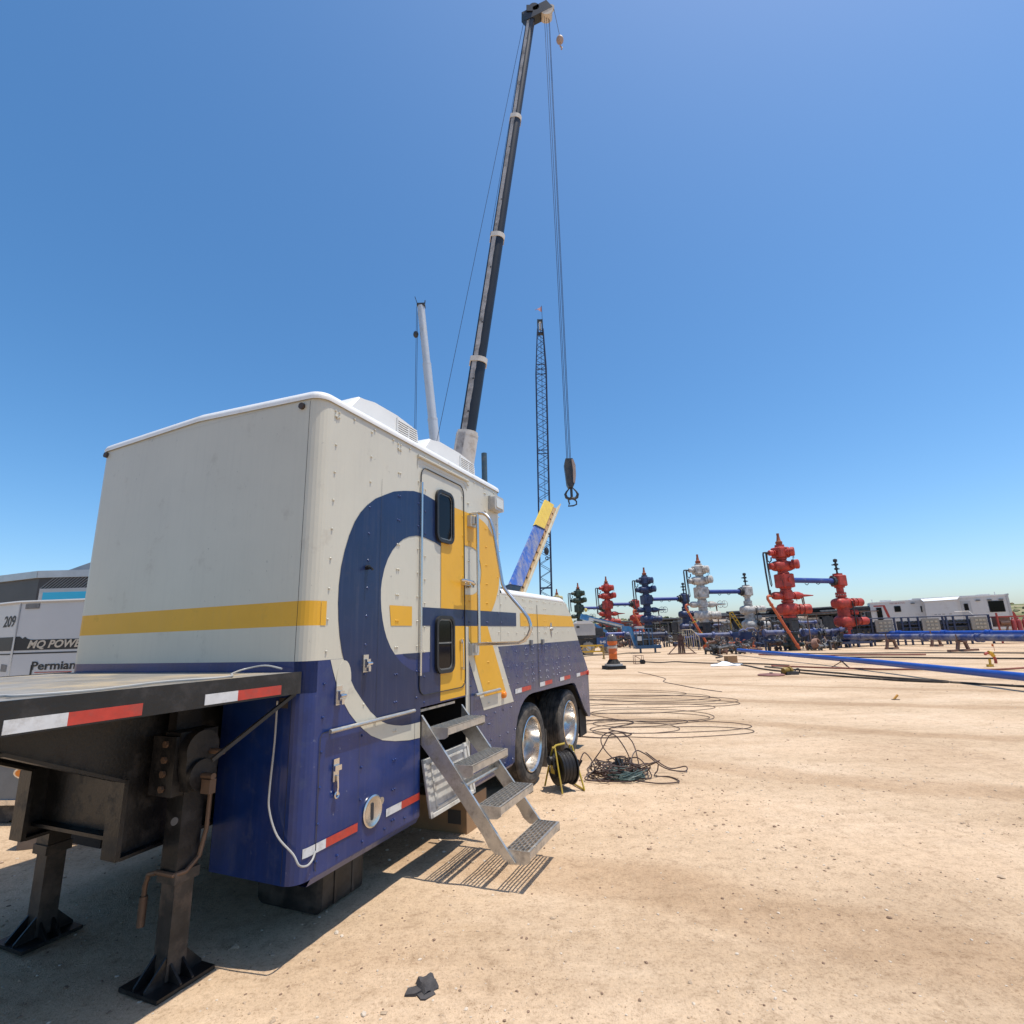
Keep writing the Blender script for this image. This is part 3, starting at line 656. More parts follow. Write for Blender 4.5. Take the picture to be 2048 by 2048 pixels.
mb = MB(); mb.lathe([(0.102, 0.0), (0.104, 0.008), (0.094, 0.013), (0.084, 0.010), (0.072, 0.004), (0.0, 0.0035)], (0.69, -0.003, -1.17), (0, -1, 0), 26)
mb.cyl((0.785, -0.003, -1.13), (0.785, -0.012, -1.13), 0.026, n=12)
fp_ = part(mb, 'filler_port', STEEL)
mb = MB(); mb.prism(rrect(0.672, 0.70, -1.225, -1.115, 0.012, 3), lambda a, b: (a, -0.0095, b), lambda a, b: (a, -0.006, b)); part(mb, 'port_slot', SEAM, fp_)
mb = MB(); q = [(4.60, 0.150), (4.645, 0.145), (4.66, 0.05), (4.625, -0.055), (4.575, 0.03), (4.575, 0.11)]
mb.prism(q, lambda a, b: (a, -0.006, b), lambda a, b: (a, -0.003, b)); mb.cyl((4.62, -0.003, 0.06), (4.62, -0.03, 0.06), 0.02, n=10); part(mb, 'cable_port', STEEL)
for u_ in (3.80, 4.22):
    mb = MB(); mb.bx(u_ - 0.03, u_ + 0.03, -0.03, -0.003, -0.14, -0.075); part(mb, 'hatch_latch', mat('dull_grey', (0.2, 0.2, 0.21), 0.5, metal=0.4))
for v_, z in ((0.168, 1.63), (2.42, 1.64)):
    mb = MB(); mb.cyl((-0.02, v_, z), (0, v_, z), 0.024, n=12); part(mb, 'front_plug', mat('rust_plug', (0.06, 0.04, 0.03), 0.6))
# front: name-plate and grey lead running from deck to compartment
mb = MB(); mb.bx(-0.006, 0, 0.13, 0.20, -0.405, -0.345); part(mb, 'name_plate', mat('dark_plate', (0.05, 0.04, 0.035), 0.5))
mb = MB(); mb.tube(smooth_path([(-0.03, 0.19, -0.36), (-0.03, 0.19, -0.60), (-0.035, 0.20, -0.86), (-0.035, 0.19, -0.98), (-0.03, 0.12, -1.11), (-0.01, 0.01, -1.20), (0.0, -0.03, -1.255), (0.06, -0.03, -1.28), (0.115, -0.02, -1.27), (0.148, -0.01, -1.235)], 5), 0.006, 7); part(mb, 'grey_lead', GREYW)

# --- roof air conditioners
ACW = mat('ac_cover', (0.70, 0.69, 0.66), 0.5, var=0.04)
def ac(u0, u1, ug):
    L_ = u1 - u0; mb = MB(); zb, zt = 1.75, 2.10
    prof = lambda s_, t_: [Vector((u0 + t_, 0, zb)), Vector((u0 + t_ * 0.7 + 0.16, 0, zb + 0.20 * s_)), Vector((u0 + 0.30, 0, zt - 0.035 * (2 - s_))), Vector((u0 + 0.36, 0, zt - 0.02 * (2 - s_) - 0.01)), Vector((u0 + 0.5, 0, zt - (1 - s_) * 0.03)), Vector((ug, 0, zt)), Vector((u1 - 0.1, 0, zt - 0.02 - (1 - s_) * 0.03)), Vector((u1 - 0.02, 0, zt - 0.06)), Vector((u1, 0, zt - 0.11)), Vector((u1, 0, zb))]
    rg = []
    for v_, s_, t_ in ((0.30, 0.80, 0.03), (0.32, 0.95, 0.01), (0.38, 1.0, 0.0), (0.92, 1.0, 0.0), (0.98, 0.95, 0.01), (1.0, 0.80, 0.03)):
        rg.append([Vector((p.x, v_, zb + (p.z - zb) * (0.90 + 0.1 * s_))) for p in prof(s_, t_)])
    mb.loft(rg); a = part(mb, 'air_conditioner', ACW, angle=30)
    mb = MB(); n = 11
    mb.bx(ug, u1 - 0.015, 0.285, 0.302, 1.80, 1.812); mb.bx(ug, ug + 0.012, 0.285, 0.302, 1.80, 2.065)
    mb.bx((ug + u1) / 2 - 0.006, (ug + u1) / 2 + 0.006, 0.283, 0.302, 1.81, 2.03)
    for k in range(n):
        z = 1.815 + k * 0.0225; mb.bx(ug + 0.01, u1 - 0.02 - 0.006 * max(0, k - 7), 0.284, 0.30, z, z + 0.010)
    part(mb, 'grille', ACW, a)
    mb = MB(); mb.bx(ug + 0.012, u1 - 0.03, 0.2955, 0.299, 1.81, 2.05); part(mb, 'grille_shade', mat('grille_dark', (0.16, 0.15, 0.13), 0.8), a)
ac(0.46, 1.66, 1.29); ac(1.60, 2.91, 2.53)
mb = MB(); mb.cyl((6.18, 1.77, 0.0), (6.18, 1.77, 3.48), 0.055, n=12); part(mb, 'exhaust_mast', mat('teal_steel', (0.075, 0.11, 0.125), 0.4, metal=0.4, dirt=((0.2, 0.18, 0.16), 0.4, 5)))

# --- guide trough standing on the rear deck: blue face, yellow tip, rusty flange
tr_b = mat('trough_blue', (0.035, 0.105, 0.40), 0.55, var=0.25, scale=5, dirt=((0.33, 0.32, 0.31), 0.62, 4.5))
tr_y = mat('trough_yellow', (0.70, 0.48, 0.05), 0.5, var=0.12, scale=6, dirt=((0.5, 0.33, 0.12), 0.25, 7))
tr_r = mat('trough_rust', (0.42, 0.25, 0.12), 0.85, var=0.3, scale=8, dirt=((0.55, 0.40, 0.18), 0.5, 5))
def tpt(s_, w_, h_):                                        # along trough, across its face (towards the rear), out towards near side
    return Vector((4.06, 0.40, 0.674)).lerp(Vector((6.89, 0.80, 2.573)), s_) + Vector((w_ * (1 + 0.16 * s_), 0, 0)) + Vector((0, -h_, h_ * 0.3))
def slab(mb, s0, s1, w0, w1, h0, h1, mi=0):
    P = [tpt(s_, w_, h_) for s_ in (s0, s1) for w_ in (w0, w1) for h_ in (h0, h1)]
    mb.add(P, [(0, 1, 3, 2), (4, 6, 7, 5), (0, 4, 5, 1), (2, 3, 7, 6), (0, 2, 6, 4), (1, 5, 7, 3)], mi)
mb = MB(); slab(mb, 0.0, 0.61, 0.0, 0.44, 0.0, 0.03); trough = part(mb, 'guide_trough', tr_b)
mb = MB(); slab(mb, 0.606, 0.616, -0.012, 0.45, -0.01, 0.042); slab(mb, 0.604, 0.614, 0.72, 0.77, -0.02, 0.02); part(mb, 'trough_clamp', BLACK, trough)
mb = MB(); slab(mb, 0.612, 1.0, 0.005, 0.445, -0.02, 0.012); part(mb, 'trough_tip', tr_y, trough)
mb = MB(); slab(mb, -0.05, 0.985, 0.445, 0.64, -0.03, -0.012); part(mb, 'trough_flange', tr_r, trough)
mb = MB(); P = [tpt(-0.06, 0.63, -0.03), tpt(-0.06, 0.705, -0.01), tpt(0.97, 0.63, -0.03), tpt(1.10, 0.745, -0.01)]; P = P + [p + Vector((0.02, 0, -0.02)) for p in P]
mb.add(P, [(0, 1, 3, 2), (6, 7, 5, 4), (0, 4, 5, 1), (1, 5, 7, 3), (3, 7, 6, 2), (2, 6, 4, 0)]); part(mb, 'trough_lip', mat('trough_pale', (0.56, 0.50, 0.36), 0.6, var=0.15, dirt=((0.45, 0.33, 0.15), 0.4, 5)), trough)
mb = MB()
for k in range(11): mb.cyl(tpt(0.0 + k * 0.088, 0.555, -0.012), tpt(0.0 + k * 0.088, 0.555, 0.004), 0.018, n=8)
part(mb, 'flange_bolt', mat('bolt_dark', (0.08, 0.05, 0.03), 0.7), trough, kind='stuff')
mb = MB(); slab(mb, -0.04, 0.0, 0.0, 0.44, -0.25, 0.02); mb.bx(4.0, 4.9, 0.45, 1.0, 0.5, 0.60); mb.bar((4.9, 0.7, 0.55), (5.6, 0.75, 1.35), 0.06)
part(mb, 'trough_foot', BLACK, trough)

# --- flat deck ahead of the box
DECKW = mat('deck_steel', (0.23, 0.21, 0.18), 0.55, var=0.35, scale=3.5, dirt=((0.42, 0.32, 0.19), 0.5, 2.6), bump=0.2)
mb = MB(); mb.bx(-5.2, -0.004, 0.05, 2.45, -0.215, -0.190); part(mb, 'deck_plate', DECKW)
mb = MB()
mb.bx(-5.2, -0.006, 0.028, 0.05, -0.315, -0.186); mb.bx(-5.2, -0.006, 2.45, 2.472, -0.315, -0.186); mb.bx(-5.2, -0.006, 0.05, 0.14, -0.315, -0.300); mb.bx(-0.03, -0.006, 0.05, 2.45, -0.30, -0.216)
for k in range(11): mb.bx(-5.0 + 0.48 * k, -4.92 + 0.48 * k, 0.14, 2.36, -0.30, -0.216)
mb.bar((-0.50, 0.13, -0.60), (-0.02, 0.06, -0.315), 0.02)
part(mb, 'deck_frame', BLACK)
for u0, um, u1, zc in ((-1.467, -1.258, -0.963, -0.281), (-0.653, -0.46, -0.163, -0.278)):
    mb = MB(); mb.bx(u0, um, 0.024, 0.028, zc - 0.026, zc + 0.026, 0); mb.bx(um, u1, 0.024, 0.028, zc - 0.026, zc + 0.026, 1); part(mb, 'reflective_tape', [TAPEW, TAPER])
mb = MB(); mb.tube(smooth_path([(-0.05, 0.15, -0.165), (-0.05, 0.30, -0.145), (-0.10, 0.42, -0.165), (-0.25, 0.34, -0.180), (-0.40, 0.16, -0.181), (-0.55, 0.12, -0.181), (-0.68, 0.20, -0.181), (-0.82, 0.20, -0.181), (-1.05, 0.11, -0.181), (-1.17, 0.09, -0.181), (-1.28, 0.12, -0.181), (-1.37, 0.19, -0.181), (-1.5, 0.36, -0.181), (-2.6, 0.8, -0.181)], 6), 0.006, 6); part(mb, 'deck_lead', GREYW)
# gooseneck rails: deep end plates, sloping neck
mb = MB()
for v_ in (0.815, 1.735):
    web = [(-5.2, -0.315), (0.4, -0.315), (6.1, -0.34), (6.1, -0.95), (-0.52, -1.13), (-0.52, -0.74), (-1.12, -0.475), (-5.2, -0.475)]
    mb.prism(web, lambda a, b, v_=v_: (a, v_ - 0.01, b), lambda a, b, v_=v_: (a, v_ + 0.01, b))
    for (a, b), (c, d) in (((-5.2, -0.475), (-1.12, -0.475)), ((-1.12, -0.475), (-0.52, -0.74)), ((-0.52, -1.13), (6.1, -0.95))):
        mb.add([(a, v_ - 0.065, b), (c, v_ - 0.065, d), (c, v_ + 0.065, d), (a, v_ + 0.065, b), (a, v_ - 0.065, b - 0.018), (c, v_ - 0.065, d - 0.018), (c, v_ + 0.065, d - 0.018), (a, v_ + 0.065, b - 0.018)], [(0, 1, 2, 3), (7, 6, 5, 4), (0, 4, 5, 1), (1, 5, 6, 2), (2, 6, 7, 3), (3, 7, 4, 0)])
    mb.bx(-0.545, -0.52, v_ - 0.065, v_ + 0.065, -1.145, -0.735)
mb.bx(-0.42, -0.40, 0.825, 1.725, -1.06, -0.33); mb.bx(-0.48, -0.36, 0.825, 1.725, -1.08, -1.06); mb.bx(1.2, 1.3, 0.83, 1.73, -1.0, -0.35)
mb.bx(-5.2, -5.1, 0.5, 2.0, -0.6, -0.315)
part(mb, 'gooseneck_frame', BLACK)
# landing legs
def landing_leg(v_, near):
    cu = -0.275; t = MB(); s_ = 0.066
    t.bx(cu - s_, cu + s_, v_ - s_, v_ + s_, -1.26, -0.62); leg = part(t, 'landing_leg', BLACK)
    t = MB(); t.bx(cu - 0.056, cu + 0.056, v_ - 0.056, v_ + 0.056, -1.77, -1.26); t.bx(cu - 0.075, cu + 0.075, v_ - 0.075, v_ + 0.075, -1.30, -1.245); part(t, 'inner_tube', mat('greasy_steel', (0.05, 0.045, 0.04), 0.5, metal=0.3, var=0.4, scale=9, dirt=((0.20, 0.15, 0.11), 0.5, 6)), leg)
    t = MB(); q = [(-0.16, -0.16), (0.16, -0.16), (0.16, 0.16), (-0.16, 0.16)]
    t.bx(cu - 0.165, cu + 0.165, v_ - 0.155, v_ + 0.155, -1.795, -1.775)
    for sx in (-1, 1):
        t.prism([(0.057, -1.775), (0.16, -1.775), (0.16, -1.762), (0.057, -1.655)], lambda a, b, sx=sx: (cu + sx * a, v_ - 0.05, b), lambda a, b, sx=sx: (cu + sx * a, v_ - 0.038, b))
        t.prism([(0.057, -1.775), (0.16, -1.775), (0.16, -1.762), (0.057, -1.655)], lambda a, b, sx=sx: (cu + sx * a, v_ + 0.038, b), lambda a, b, sx=sx: (cu + sx * a, v_ + 0.05, b))
        t.prism([(0.057, -1.775), (0.15, -1.775), (0.15, -1.765), (0.057, -1.69)], lambda a, b, sx=sx: (cu - 0.04, v_ + sx * a, b), lambda a, b, sx=sx: (cu - 0.028, v_ + sx * a, b))
        t.prism([(0.057, -1.775), (0.15, -1.775), (0.15, -1.765), (0.057, -1.69)], lambda a, b, sx=sx: (cu + 0.028, v_ + sx * a, b), lambda a, b, sx=sx: (cu + 0.04, v_ + sx * a, b))
    part(t, 'foot_plate', BLACK, leg)
    # gearbox head with bolts, crank shaft
    t = MB(); d = -1 if near else 1
    hd = arc(cu - 0.02, -0.60, 0.105, 20, 200, 10) + [(cu - 0.12, -0.70), (cu - 0.09, -0.82), (cu + 0.06, -0.82), (cu + 0.085, -0.68)]
    t.prism(hd, lambda a, b: (a, v_ + d * 0.066, b), lambda a, b: (a, v_ + d * 0.135, b)); t.prism(arc(cu - 0.03, -0.735, 0.085, 0, 360, 18)[:-1], lambda a, b: (a, v_ + d * 0.134, b), lambda a, b: (a, v_ + d * 0.165, b))
    t.bx(cu - 0.12, cu + 0.12, v_ - 0.066, v_ + 0.066, -0.64, -0.50); part(t, 'gearbox', BLACK, leg)
    t = MB(); t.cyl((cu + 0.03, v_ + d * 0.13, -0.62), (cu + 0.03, v_ + d * 0.24, -0.62), 0.016, n=10); part(t, 'gear_shaft', mat('rusty_shaft', (0.16, 0.10, 0.065), 0.6, metal=0.4, var=0.3), leg)
    t = MB(); t.cyl((cu - 0.03, v_ + d * 0.165, -0.74), (cu - 0.03, v_ + d * 0.25, -0.74), 0.018, n=10); t.bx(cu - 0.05, cu - 0.01, v_ + d * 0.18, v_ + d * 0.25, -0.83, -0.755)
    part(t, 'gear_shaft', mat('rusty_shaft', (0.16, 0.10, 0.065), 0.6, metal=0.4, var=0.3), leg)
    for z in (-0.56, -0.645, -0.72, -0.80):
        t = MB(); t.cyl((cu - 0.155, v_ + 0.02, z), (cu - 0.135, v_ + 0.02, z), 0.02, n=6); part(t, 'head_bolt', MATS['rusty_shaft'], leg)
    t = MB(); t.bx(cu - 0.14, cu - 0.06, v_ - 0.06, v_ + 0.14, -0.84, -0.52); t.bx(cu - 0.06, cu + 0.1, v_ + (0.066 if near else -0.14), v_ + (0.14 if near else -0.066), -0.8, -0.36); part(t, 'leg_bracket', BLACK, leg)
    if near:
        t = MB(); t.tube([(cu + 0.07, v_ - 0.11, -0.80), (cu + 0.075, v_ - 0.10, -1.05), (cu + 0.05, v_ - 0.09, -1.19), (cu - 0.02, v_ - 0.085, -1.245), (cu - 0.075, v_ - 0.06, -1.25), (cu - 0.085, v_ + 0.07, -1.245)], 0.013, 8)
        t.tube([(cu - 0.085, v_ + 0.07, -1.25), (cu - 0.08, v_ + 0.14, -1.27), (cu - 0.08, v_ + 0.16, -1.33), (cu - 0.08, v_ + 0.16, -1.5)], 0.013, 8); t.cyl((cu - 0.08, v_ + 0.16, -1.38), (cu - 0.08, v_ + 0.16, -1.53), 0.021, n=10)
        part(t, 'crank_handle', MATS['rusty_shaft'], leg)
        t = MB(); q = arc(0, 0, 0.034, 0, 360, 16, 0.022)[:-1]; t.prism(q, lambda a, b: (cu - 0.068, v_ - 0.012 + a * 0.9, -0.985 + b - a * 0.25), lambda a, b: (cu - 0.0665, v_ - 0.012 + a * 0.9, -0.985 + b - a * 0.25)); part(t, 'maker_badge', mat('silver_badge', (0.35, 0.35, 0.36), 0.4, metal=0.5), leg)
landing_leg(0.60, True); landing_leg(1.84, False)
mb = MB(); mb.cyl((-0.25, 0.70, -0.735), (-0.25, 1.75, -0.735), 0.02, n=8); part(mb, 'cross_shaft', BLACK)
# black tank slung under the box
mb = MB(); q = rrect(0.26, 0.85, -1.78, -1.33, 0.06, 4)
rg = [[Vector((u_, y, z)) for y, z in rrect(0.27 + d, 0.86 - d, -1.79 + d, -1.33, 0.06, 4)] for u_, d in ((0.52, 0.03), (0.54, 0.0), (0.95, 0.0), (0.97, 0.03))]
mb.loft(rg); 
for u_ in (0.66, 0.84): mb.bx(u_ - 0.012, u_ + 0.012, 0.264, 0.275, -1.76, -1.35)
part(mb, 'under_tank', mat('black_plastic', (0.016, 0.016, 0.016), 0.45, var=0.3, scale=6, dirt=((0.10, 0.085, 0.07), 0.5, 4)))

# --- wheels: wide single tyres on deep polished rims
def wheel(u_, v_, sgn):
    o = (u_, v_, -1.32); d = (0, sgn, 0)                    # axis points outwards
    Rt, Wt = 0.478, 0.40
    t = MB(); pr = [(0.30, -Wt), (0.40, -Wt - 0.005), (0.452, -Wt + 0.015), (0.474, -Wt + 0.05)]
    for k in range(5):
        h0 = -Wt + 0.055 + k * 0.062; pr += [(Rt, h0), (Rt, h0 + 0.047), (Rt - 0.012, h0 + 0.05), (Rt - 0.012, h0 + 0.059)]
    pr += [(Rt, -0.035), (0.468, -0.012), (0.452, 0.0), (0.43, 0.006), (0.425, 0.004), (0.395, 0.010), (0.39, 0.007), (0.345, 0.004), (0.318, -0.008), (0.305, -0.02)]
    t.lathe(pr, o, d, 56); w = part(t, 'wheel', RUBBER, angle=24)
    t = MB(); t.lathe([(0.318, -0.008), (0.322, 0.004), (0.312, 0.010), (0.303, 0.0), (0.292, -0.012), (0.286, -0.06), (0.276, -0.10), (0.262, -0.15), (0.245, -0.19), (0.215, -0.215), (0.16, -0.222), (0.14, -0.215), (0.14, -0.15), (0.12, -0.125), (0.06, -0.12), (0.0, -0.12)], o, d, 48); part(t, 'rim', CHROME, w, angle=30)
    t = MB()
    for k in range(10):
        a = 2 * pi * k / 10; p = Vector((u_ + 0.185 * cos(a), v_, -1.32 + 0.185 * sin(a))); t.cyl(p + Vector((0, sgn * -0.222, 0)), p + Vector((0, sgn * -0.185, 0)), 0.016, n=6)
    part(t, 'lug_nut', STEEL, w)
for u_ in (3.87, 5.42):
    wheel(u_, 0.05, -1); wheel(u_, 2.45, 1)
mb = MB()
for u_ in (3.87, 5.42): mb.cyl((u_, 0.35, -1.32), (u_, 2.15, -1.32), 0.065, n=10)
part(mb, 'axle', BLACK)
for u_, z0, z1 in ((4.46, -1.25, -1.72), (6.18, -1.05, -1.60)):
    for v_ in (0.08, 1.98):
        mb = MB(); mb.bx(u_ - 0.006, u_ + 0.006, v_, v_ + 0.44, z1, z0); part(mb, 'mud_flap', mat('mud_flap_rubber', (0.12, 0.115, 0.10), 0.8, var=0.2, dirt=((0.30, 0.25, 0.19), 0.5, 4)) if u_ < 5 else BLACKM)
mb = MB()
mb.add([(6.28, 0.02, -1.345), (6.07, 0.02, -1.20), (5.66, 0.02, -0.80), (5.66, 0.75, -0.80), (6.07, 0.75, -1.20), (6.28, 0.75, -1.345)], [(0, 1, 4, 5), (1, 2, 3, 4)])
mb.add([(3.2, 0.05, -0.70), (5.6, 0.05, -0.70), (5.6, 0.86, -0.70), (3.2, 0.86, -0.70)], [(0, 1, 2, 3)])
part(mb, 'wheel_well', BLACKM)
for v_ in (0.04,):
    mb = MB(); mb.bx(6.0, 6.36, v_ + 0.03, v_ + 0.06, -1.62, -1.2); part(mb, 'splash_guard', BLACKM)

# --- folding steps
steps = MB(); u0, u1 = 1.305, 1.985
def plate(mb, poly, u_, w=0.008): mb.prism(poly, lambda a, b: (u_ - w / 2, a, b), lambda a, b: (u_ + w / 2, a, b))
up = [(-0.006, -0.627), (0.003, -0.853), (-0.03, -0.885), (-0.336, -1.205), (-0.396, -1.104)]
lo = [(-0.396, -1.106), (-0.336, -1.207), (-0.56, -1.47), (-0.60, -1.535), (-0.655, -1.575), (-0.70, -1.575), (-0.72, -1.605), (-0.815, -1.614)]
for u_ in (u0, u1):
    plate(steps, up, u_); plate(steps, lo, u_)
    for P in (up, lo):                                      # folded edge
        a, b = (P[0], P[-1]) if P is up else (P[0], P[-1])
        steps.bar((u_, a[0], a[1]), (u_, b[0], b[1]), 0.022, 0.004)
    steps.cyl((u_ - 0.02, -0.378, -1.125), (u_ + 0.02, -0.378, -1.125), 0.018, n=10)
    for v_, z in ((-0.05, -0.79), (-0.12, -0.80), (-0.27, -1.03), (-0.30, -1.08), (-0.48, -1.29), (-0.50, -1.345), (-0.56, -1.34)): steps.cyl((u_ - 0.007, v_, z), (u_ + 0.007, v_, z), 0.012, n=6)
steps.cyl((u0, -0.36, -1.155), (u1, -0.36, -1.155), 0.014, n=8)
steps.bar((u0, -0.33, -1.15), (u1, -0.33, -1.15), 0.012, 0.05); steps.bar((u0 + 0.05, 0.05, -0.60), (u1 - 0.05, 0.05, -0.60), 0.02)
steps = part(steps, 'folding_steps', ALU)
for v0, v1, z in ((-0.07, -0.25, -0.717), (-0.285, -0.472, -0.986), (-0.51, -0.703, -1.257), (-0.735, -0.927, -1.532)):
    t = MB(); a0, a1 = u0 + 0.012, u1 - 0.012; hb = 0.028; t_ = 0.0045
    t.bx(a0, a1, v1, v1 + 0.022, z - 0.004, z); t.bx(a0, a1, v1, v1 + 0.004, z - 0.055, z)          # nosing
    t.bx(a0, a1, v0 - t_, v0, z - hb, z)
    nb = 6
    for k in range(1, nb): 
        v_ = v0 + (v1 + 0.022 - v0) * k / nb; t.bx(a0, a1, v_ - t_ / 2, v_ + t_ / 2, z - hb, z)
    for k in range(nb):                                     # staggered cross ribs of the grating
        va = v0 + (v1 + 0.022 - v0) * k / nb; vb = v0 + (v1 + 0.022 - v0) * (k + 1) / nb
        for j in range(9):
            x = a0 + (a1 - a0) * (j + (0.25 if k % 2 else 0.75)) / 9; t.bx(x - 0.002, x + 0.002, min(va, vb), max(va, vb), z - hb * 0.8, z - 0.003)
    for u_ in (u0 + 0.008, u1 - 0.008): plate(t, [(v0, z), (v1, z), (v1, z - 0.065), (v1 + 0.03, z - 0.085), (v0 - 0.02, z - 0.10)], u_, 0.006)
    t.build('tread', ALU, steps, dz=DZ)
# fold-down step cover leaning out of the opening
PAN = mat('cover_panel', (0.60, 0.585, 0.54), 0.5, metal=0.25, var=0.1, dirt=((0.38, 0.34, 0.29), 0.4, 7))
def pf(a, s_, h=0.0): return (a, -0.004 - 0.08 * s_ - h * 0.98, -0.968 - 0.42 * s_ - h * 0.19)
t = MB()
def pbox(a0, a1, s0, s1, h): t.add([pf(a, s_, hh) for a in (a0, a1) for s_ in (s0, s1) for hh in (0, h)], [(0, 1, 3, 2), (4, 6, 7, 5), (0, 4, 5, 1), (2, 3, 7, 6), (0, 2, 6, 4), (1, 5, 7, 3)])
pbox(1.30, 2.06, 0, 1, 0.012)
for a0, a1, s0, s1 in ((1.30, 1.335, 0, 1), (2.03, 2.06, 0, 1), (1.30, 2.06, 0, 0.06), (1.30, 2.06, 0.94, 1.0), (1.40, 1.97, 0.10, 0.14), (1.40, 1.97, 0.86, 0.90), (1.40, 1.42, 0.1, 0.9), (1.95, 1.97, 0.1, 0.9)): pbox(a0, a1, s0, s1, 0.022)
part(t, 'step_cover', PAN)
# grab rail standing out along the far edge of the steps
t = MB(); u_ = 2.20
rail = [(0.02, 1.262), (-0.10, 1.258), (-0.16, 1.245), (-0.205, 1.215), (-0.24, 1.165), (-0.275, 1.05), (-0.36, 0.50), (-0.385, 0.445), (-0.43, 0.39), (-0.57, 0.225), (-0.625, 0.15), (-0.645, 0.09), (-0.645, 0.04), (-0.62, -0.015), (-0.575, -0.06), (-0.52, -0.08), (-0.1, -0.082), (0.02, -0.082)]
t.tube([(u_, a, b) for a, b in rail], 0.017, 10); t.cyl((u_, -0.09, 1.258), (u_, -0.09, -0.082), 0.017, n=10)
gr = part(t, 'grab_rail', STEEL, angle=50)
for z in (1.17, -0.135):
    t = MB(); t.bx(2.135, 2.28, -0.045, -0.002, z - 0.055, z + 0.06); t.bx(2.16, 2.24, -0.07, -0.045, z - 0.03, z + 0.05); part(t, 'rail_bracket', mat('bracket_grey', (0.5, 0.49, 0.45), 0.5, metal=0.3), gr)
# ---------------------------------------------------------------- wells
OIL = (0.10, 0.075, 0.055)
RED = mat('valve_red', (0.46, 0.042, 0.026), 0.45, var=0.22, scale=2.5, dirt=((0.17, 0.040, 0.032), 0.6, 2.2))
WHT = mat('valve_white', (0.60, 0.575, 0.53), 0.5, var=0.15, scale=2.5, dirt=((0.24, 0.205, 0.17), 0.68, 2.4))
BLU = mat('valve_navy', (0.022, 0.038, 0.105), 0.42, var=0.25, scale=2.5, dirt=((0.055, 0.06, 0.08), 0.4, 2.0))
GRN = mat('valve_green', (0.022, 0.046, 0.030), 0.45, var=0.25, scale=2.5, dirt=((0.06, 0.06, 0.045), 0.4, 2.0))
CRM = mat('valve_cream', (0.52, 0.44, 0.22), 0.5, var=0.15, scale=2.5, dirt=((0.3, 0.23, 0.14), 0.4, 2.0))
RUST = mat('rusty_red_cap', (0.30, 0.075, 0.040), 0.7, var=0.3, scale=5, dirt=((0.16, 0.07, 0.035), 0.55, 5))
ORNG = mat('orange_iron', (0.50, 0.10, 0.030), 0.5, var=0.2, scale=4, dirt=((0.25, 0.08, 0.04), 0.4, 4))
DARK = mat('oily_dark', (0.026, 0.028, 0.032), 0.45, var=0.4, scale=4, dirt=((0.075, 0.07, 0.062), 0.5, 4))
DGRN = mat('oily_green', (0.024, 0.036, 0.030), 0.5, var=0.4, scale=4, dirt=((0.09, 0.08, 0.06), 0.45, 4))
PIPE = mat('pipe_blue', (0.020, 0.045, 0.23), 0.40, var=0.12, scale=2, dirt=((0.13, 0.16, 0.28), 0.3, 2.5))
PIPED = mat('pipe_dusty_blue', (0.030, 0.055, 0.19), 0.5, var=0.2, scale=2, dirt=((0.30, 0.29, 0.30), 0.6, 1.5))
PIPEB = mat('pipe_bright_blue', (0.012, 0.070, 0.36), 0.38, var=0.1, scale=2, dirt=((0.09, 0.13, 0.32), 0.35, 2.0))
SKID = mat('skid_navy', (0.020, 0.034, 0.085), 0.5, var=0.25, scale=3, dirt=((0.10, 0.095, 0.10), 0.45, 3))
RSTEEL = mat('brown_steel', (0.16, 0.085, 0.060), 0.65, var=0.3, scale=5, dirt=((0.26, 0.16, 0.10), 0.4, 4))
GSTEEL = mat('grey_steel', (0.22, 0.215, 0.21), 0.5, metal=0.4, var=0.25, scale=4, dirt=((0.10, 0.085, 0.07), 0.45, 4))
YEL = mat('safety_yellow', (0.62, 0.36, 0.025), 0.5, var=0.12, scale=4, dirt=((0.35, 0.22, 0.06), 0.3, 5))
HOSE = mat('hose_dark', (0.045, 0.038, 0.032), 0.75, var=0.2, scale=3, dirt=((0.20, 0.15, 0.10), 0.4, 3))
HOSEG = mat('hose_grey', (0.15, 0.125, 0.095), 0.8, var=0.2, scale=3)
HOSER = mat('hose_red_brown', (0.28, 0.10, 0.065), 0.7, var=0.2, scale=3)

def bolted(mb, x, y, z, r, h, n=12):
    """flange with a ring of studs"""
    mb.cyl((x, y, z), (x, y, z + h), r, n=20)
    for k in range(n):
        a = 2 * pi * k / n; mb.cyl((x + r * 0.86 * cos(a), y + r * 0.86 * sin(a), z - 0.05), (x + r * 0.86 * cos(a), y + r * 0.86 * sin(a), z + h + 0.05), 0.022, n=5)
def blk(mb, x, y, z0, z1, w, d, ch=0.10):
    """forged block with chamfered corners"""
    o = [(-w / 2 + ch, -d / 2), (w / 2 - ch, -d / 2), (w / 2, -d / 2 + ch), (w / 2, d / 2 - ch), (w / 2 - ch, d / 2), (-w / 2 + ch, d / 2), (-w / 2, d / 2 - ch), (-w / 2, -d / 2 + ch)]
    i = [(a * 0.86, b * 0.86) for a, b in o]; e = min(0.06, (z1 - z0) * 0.2)
    mb.loft([[Vector((x + a, y + b, z)) for a, b in q] for q, z in ((i, z0), (o, z0 + e), (o, z1 - e), (i, z1))])
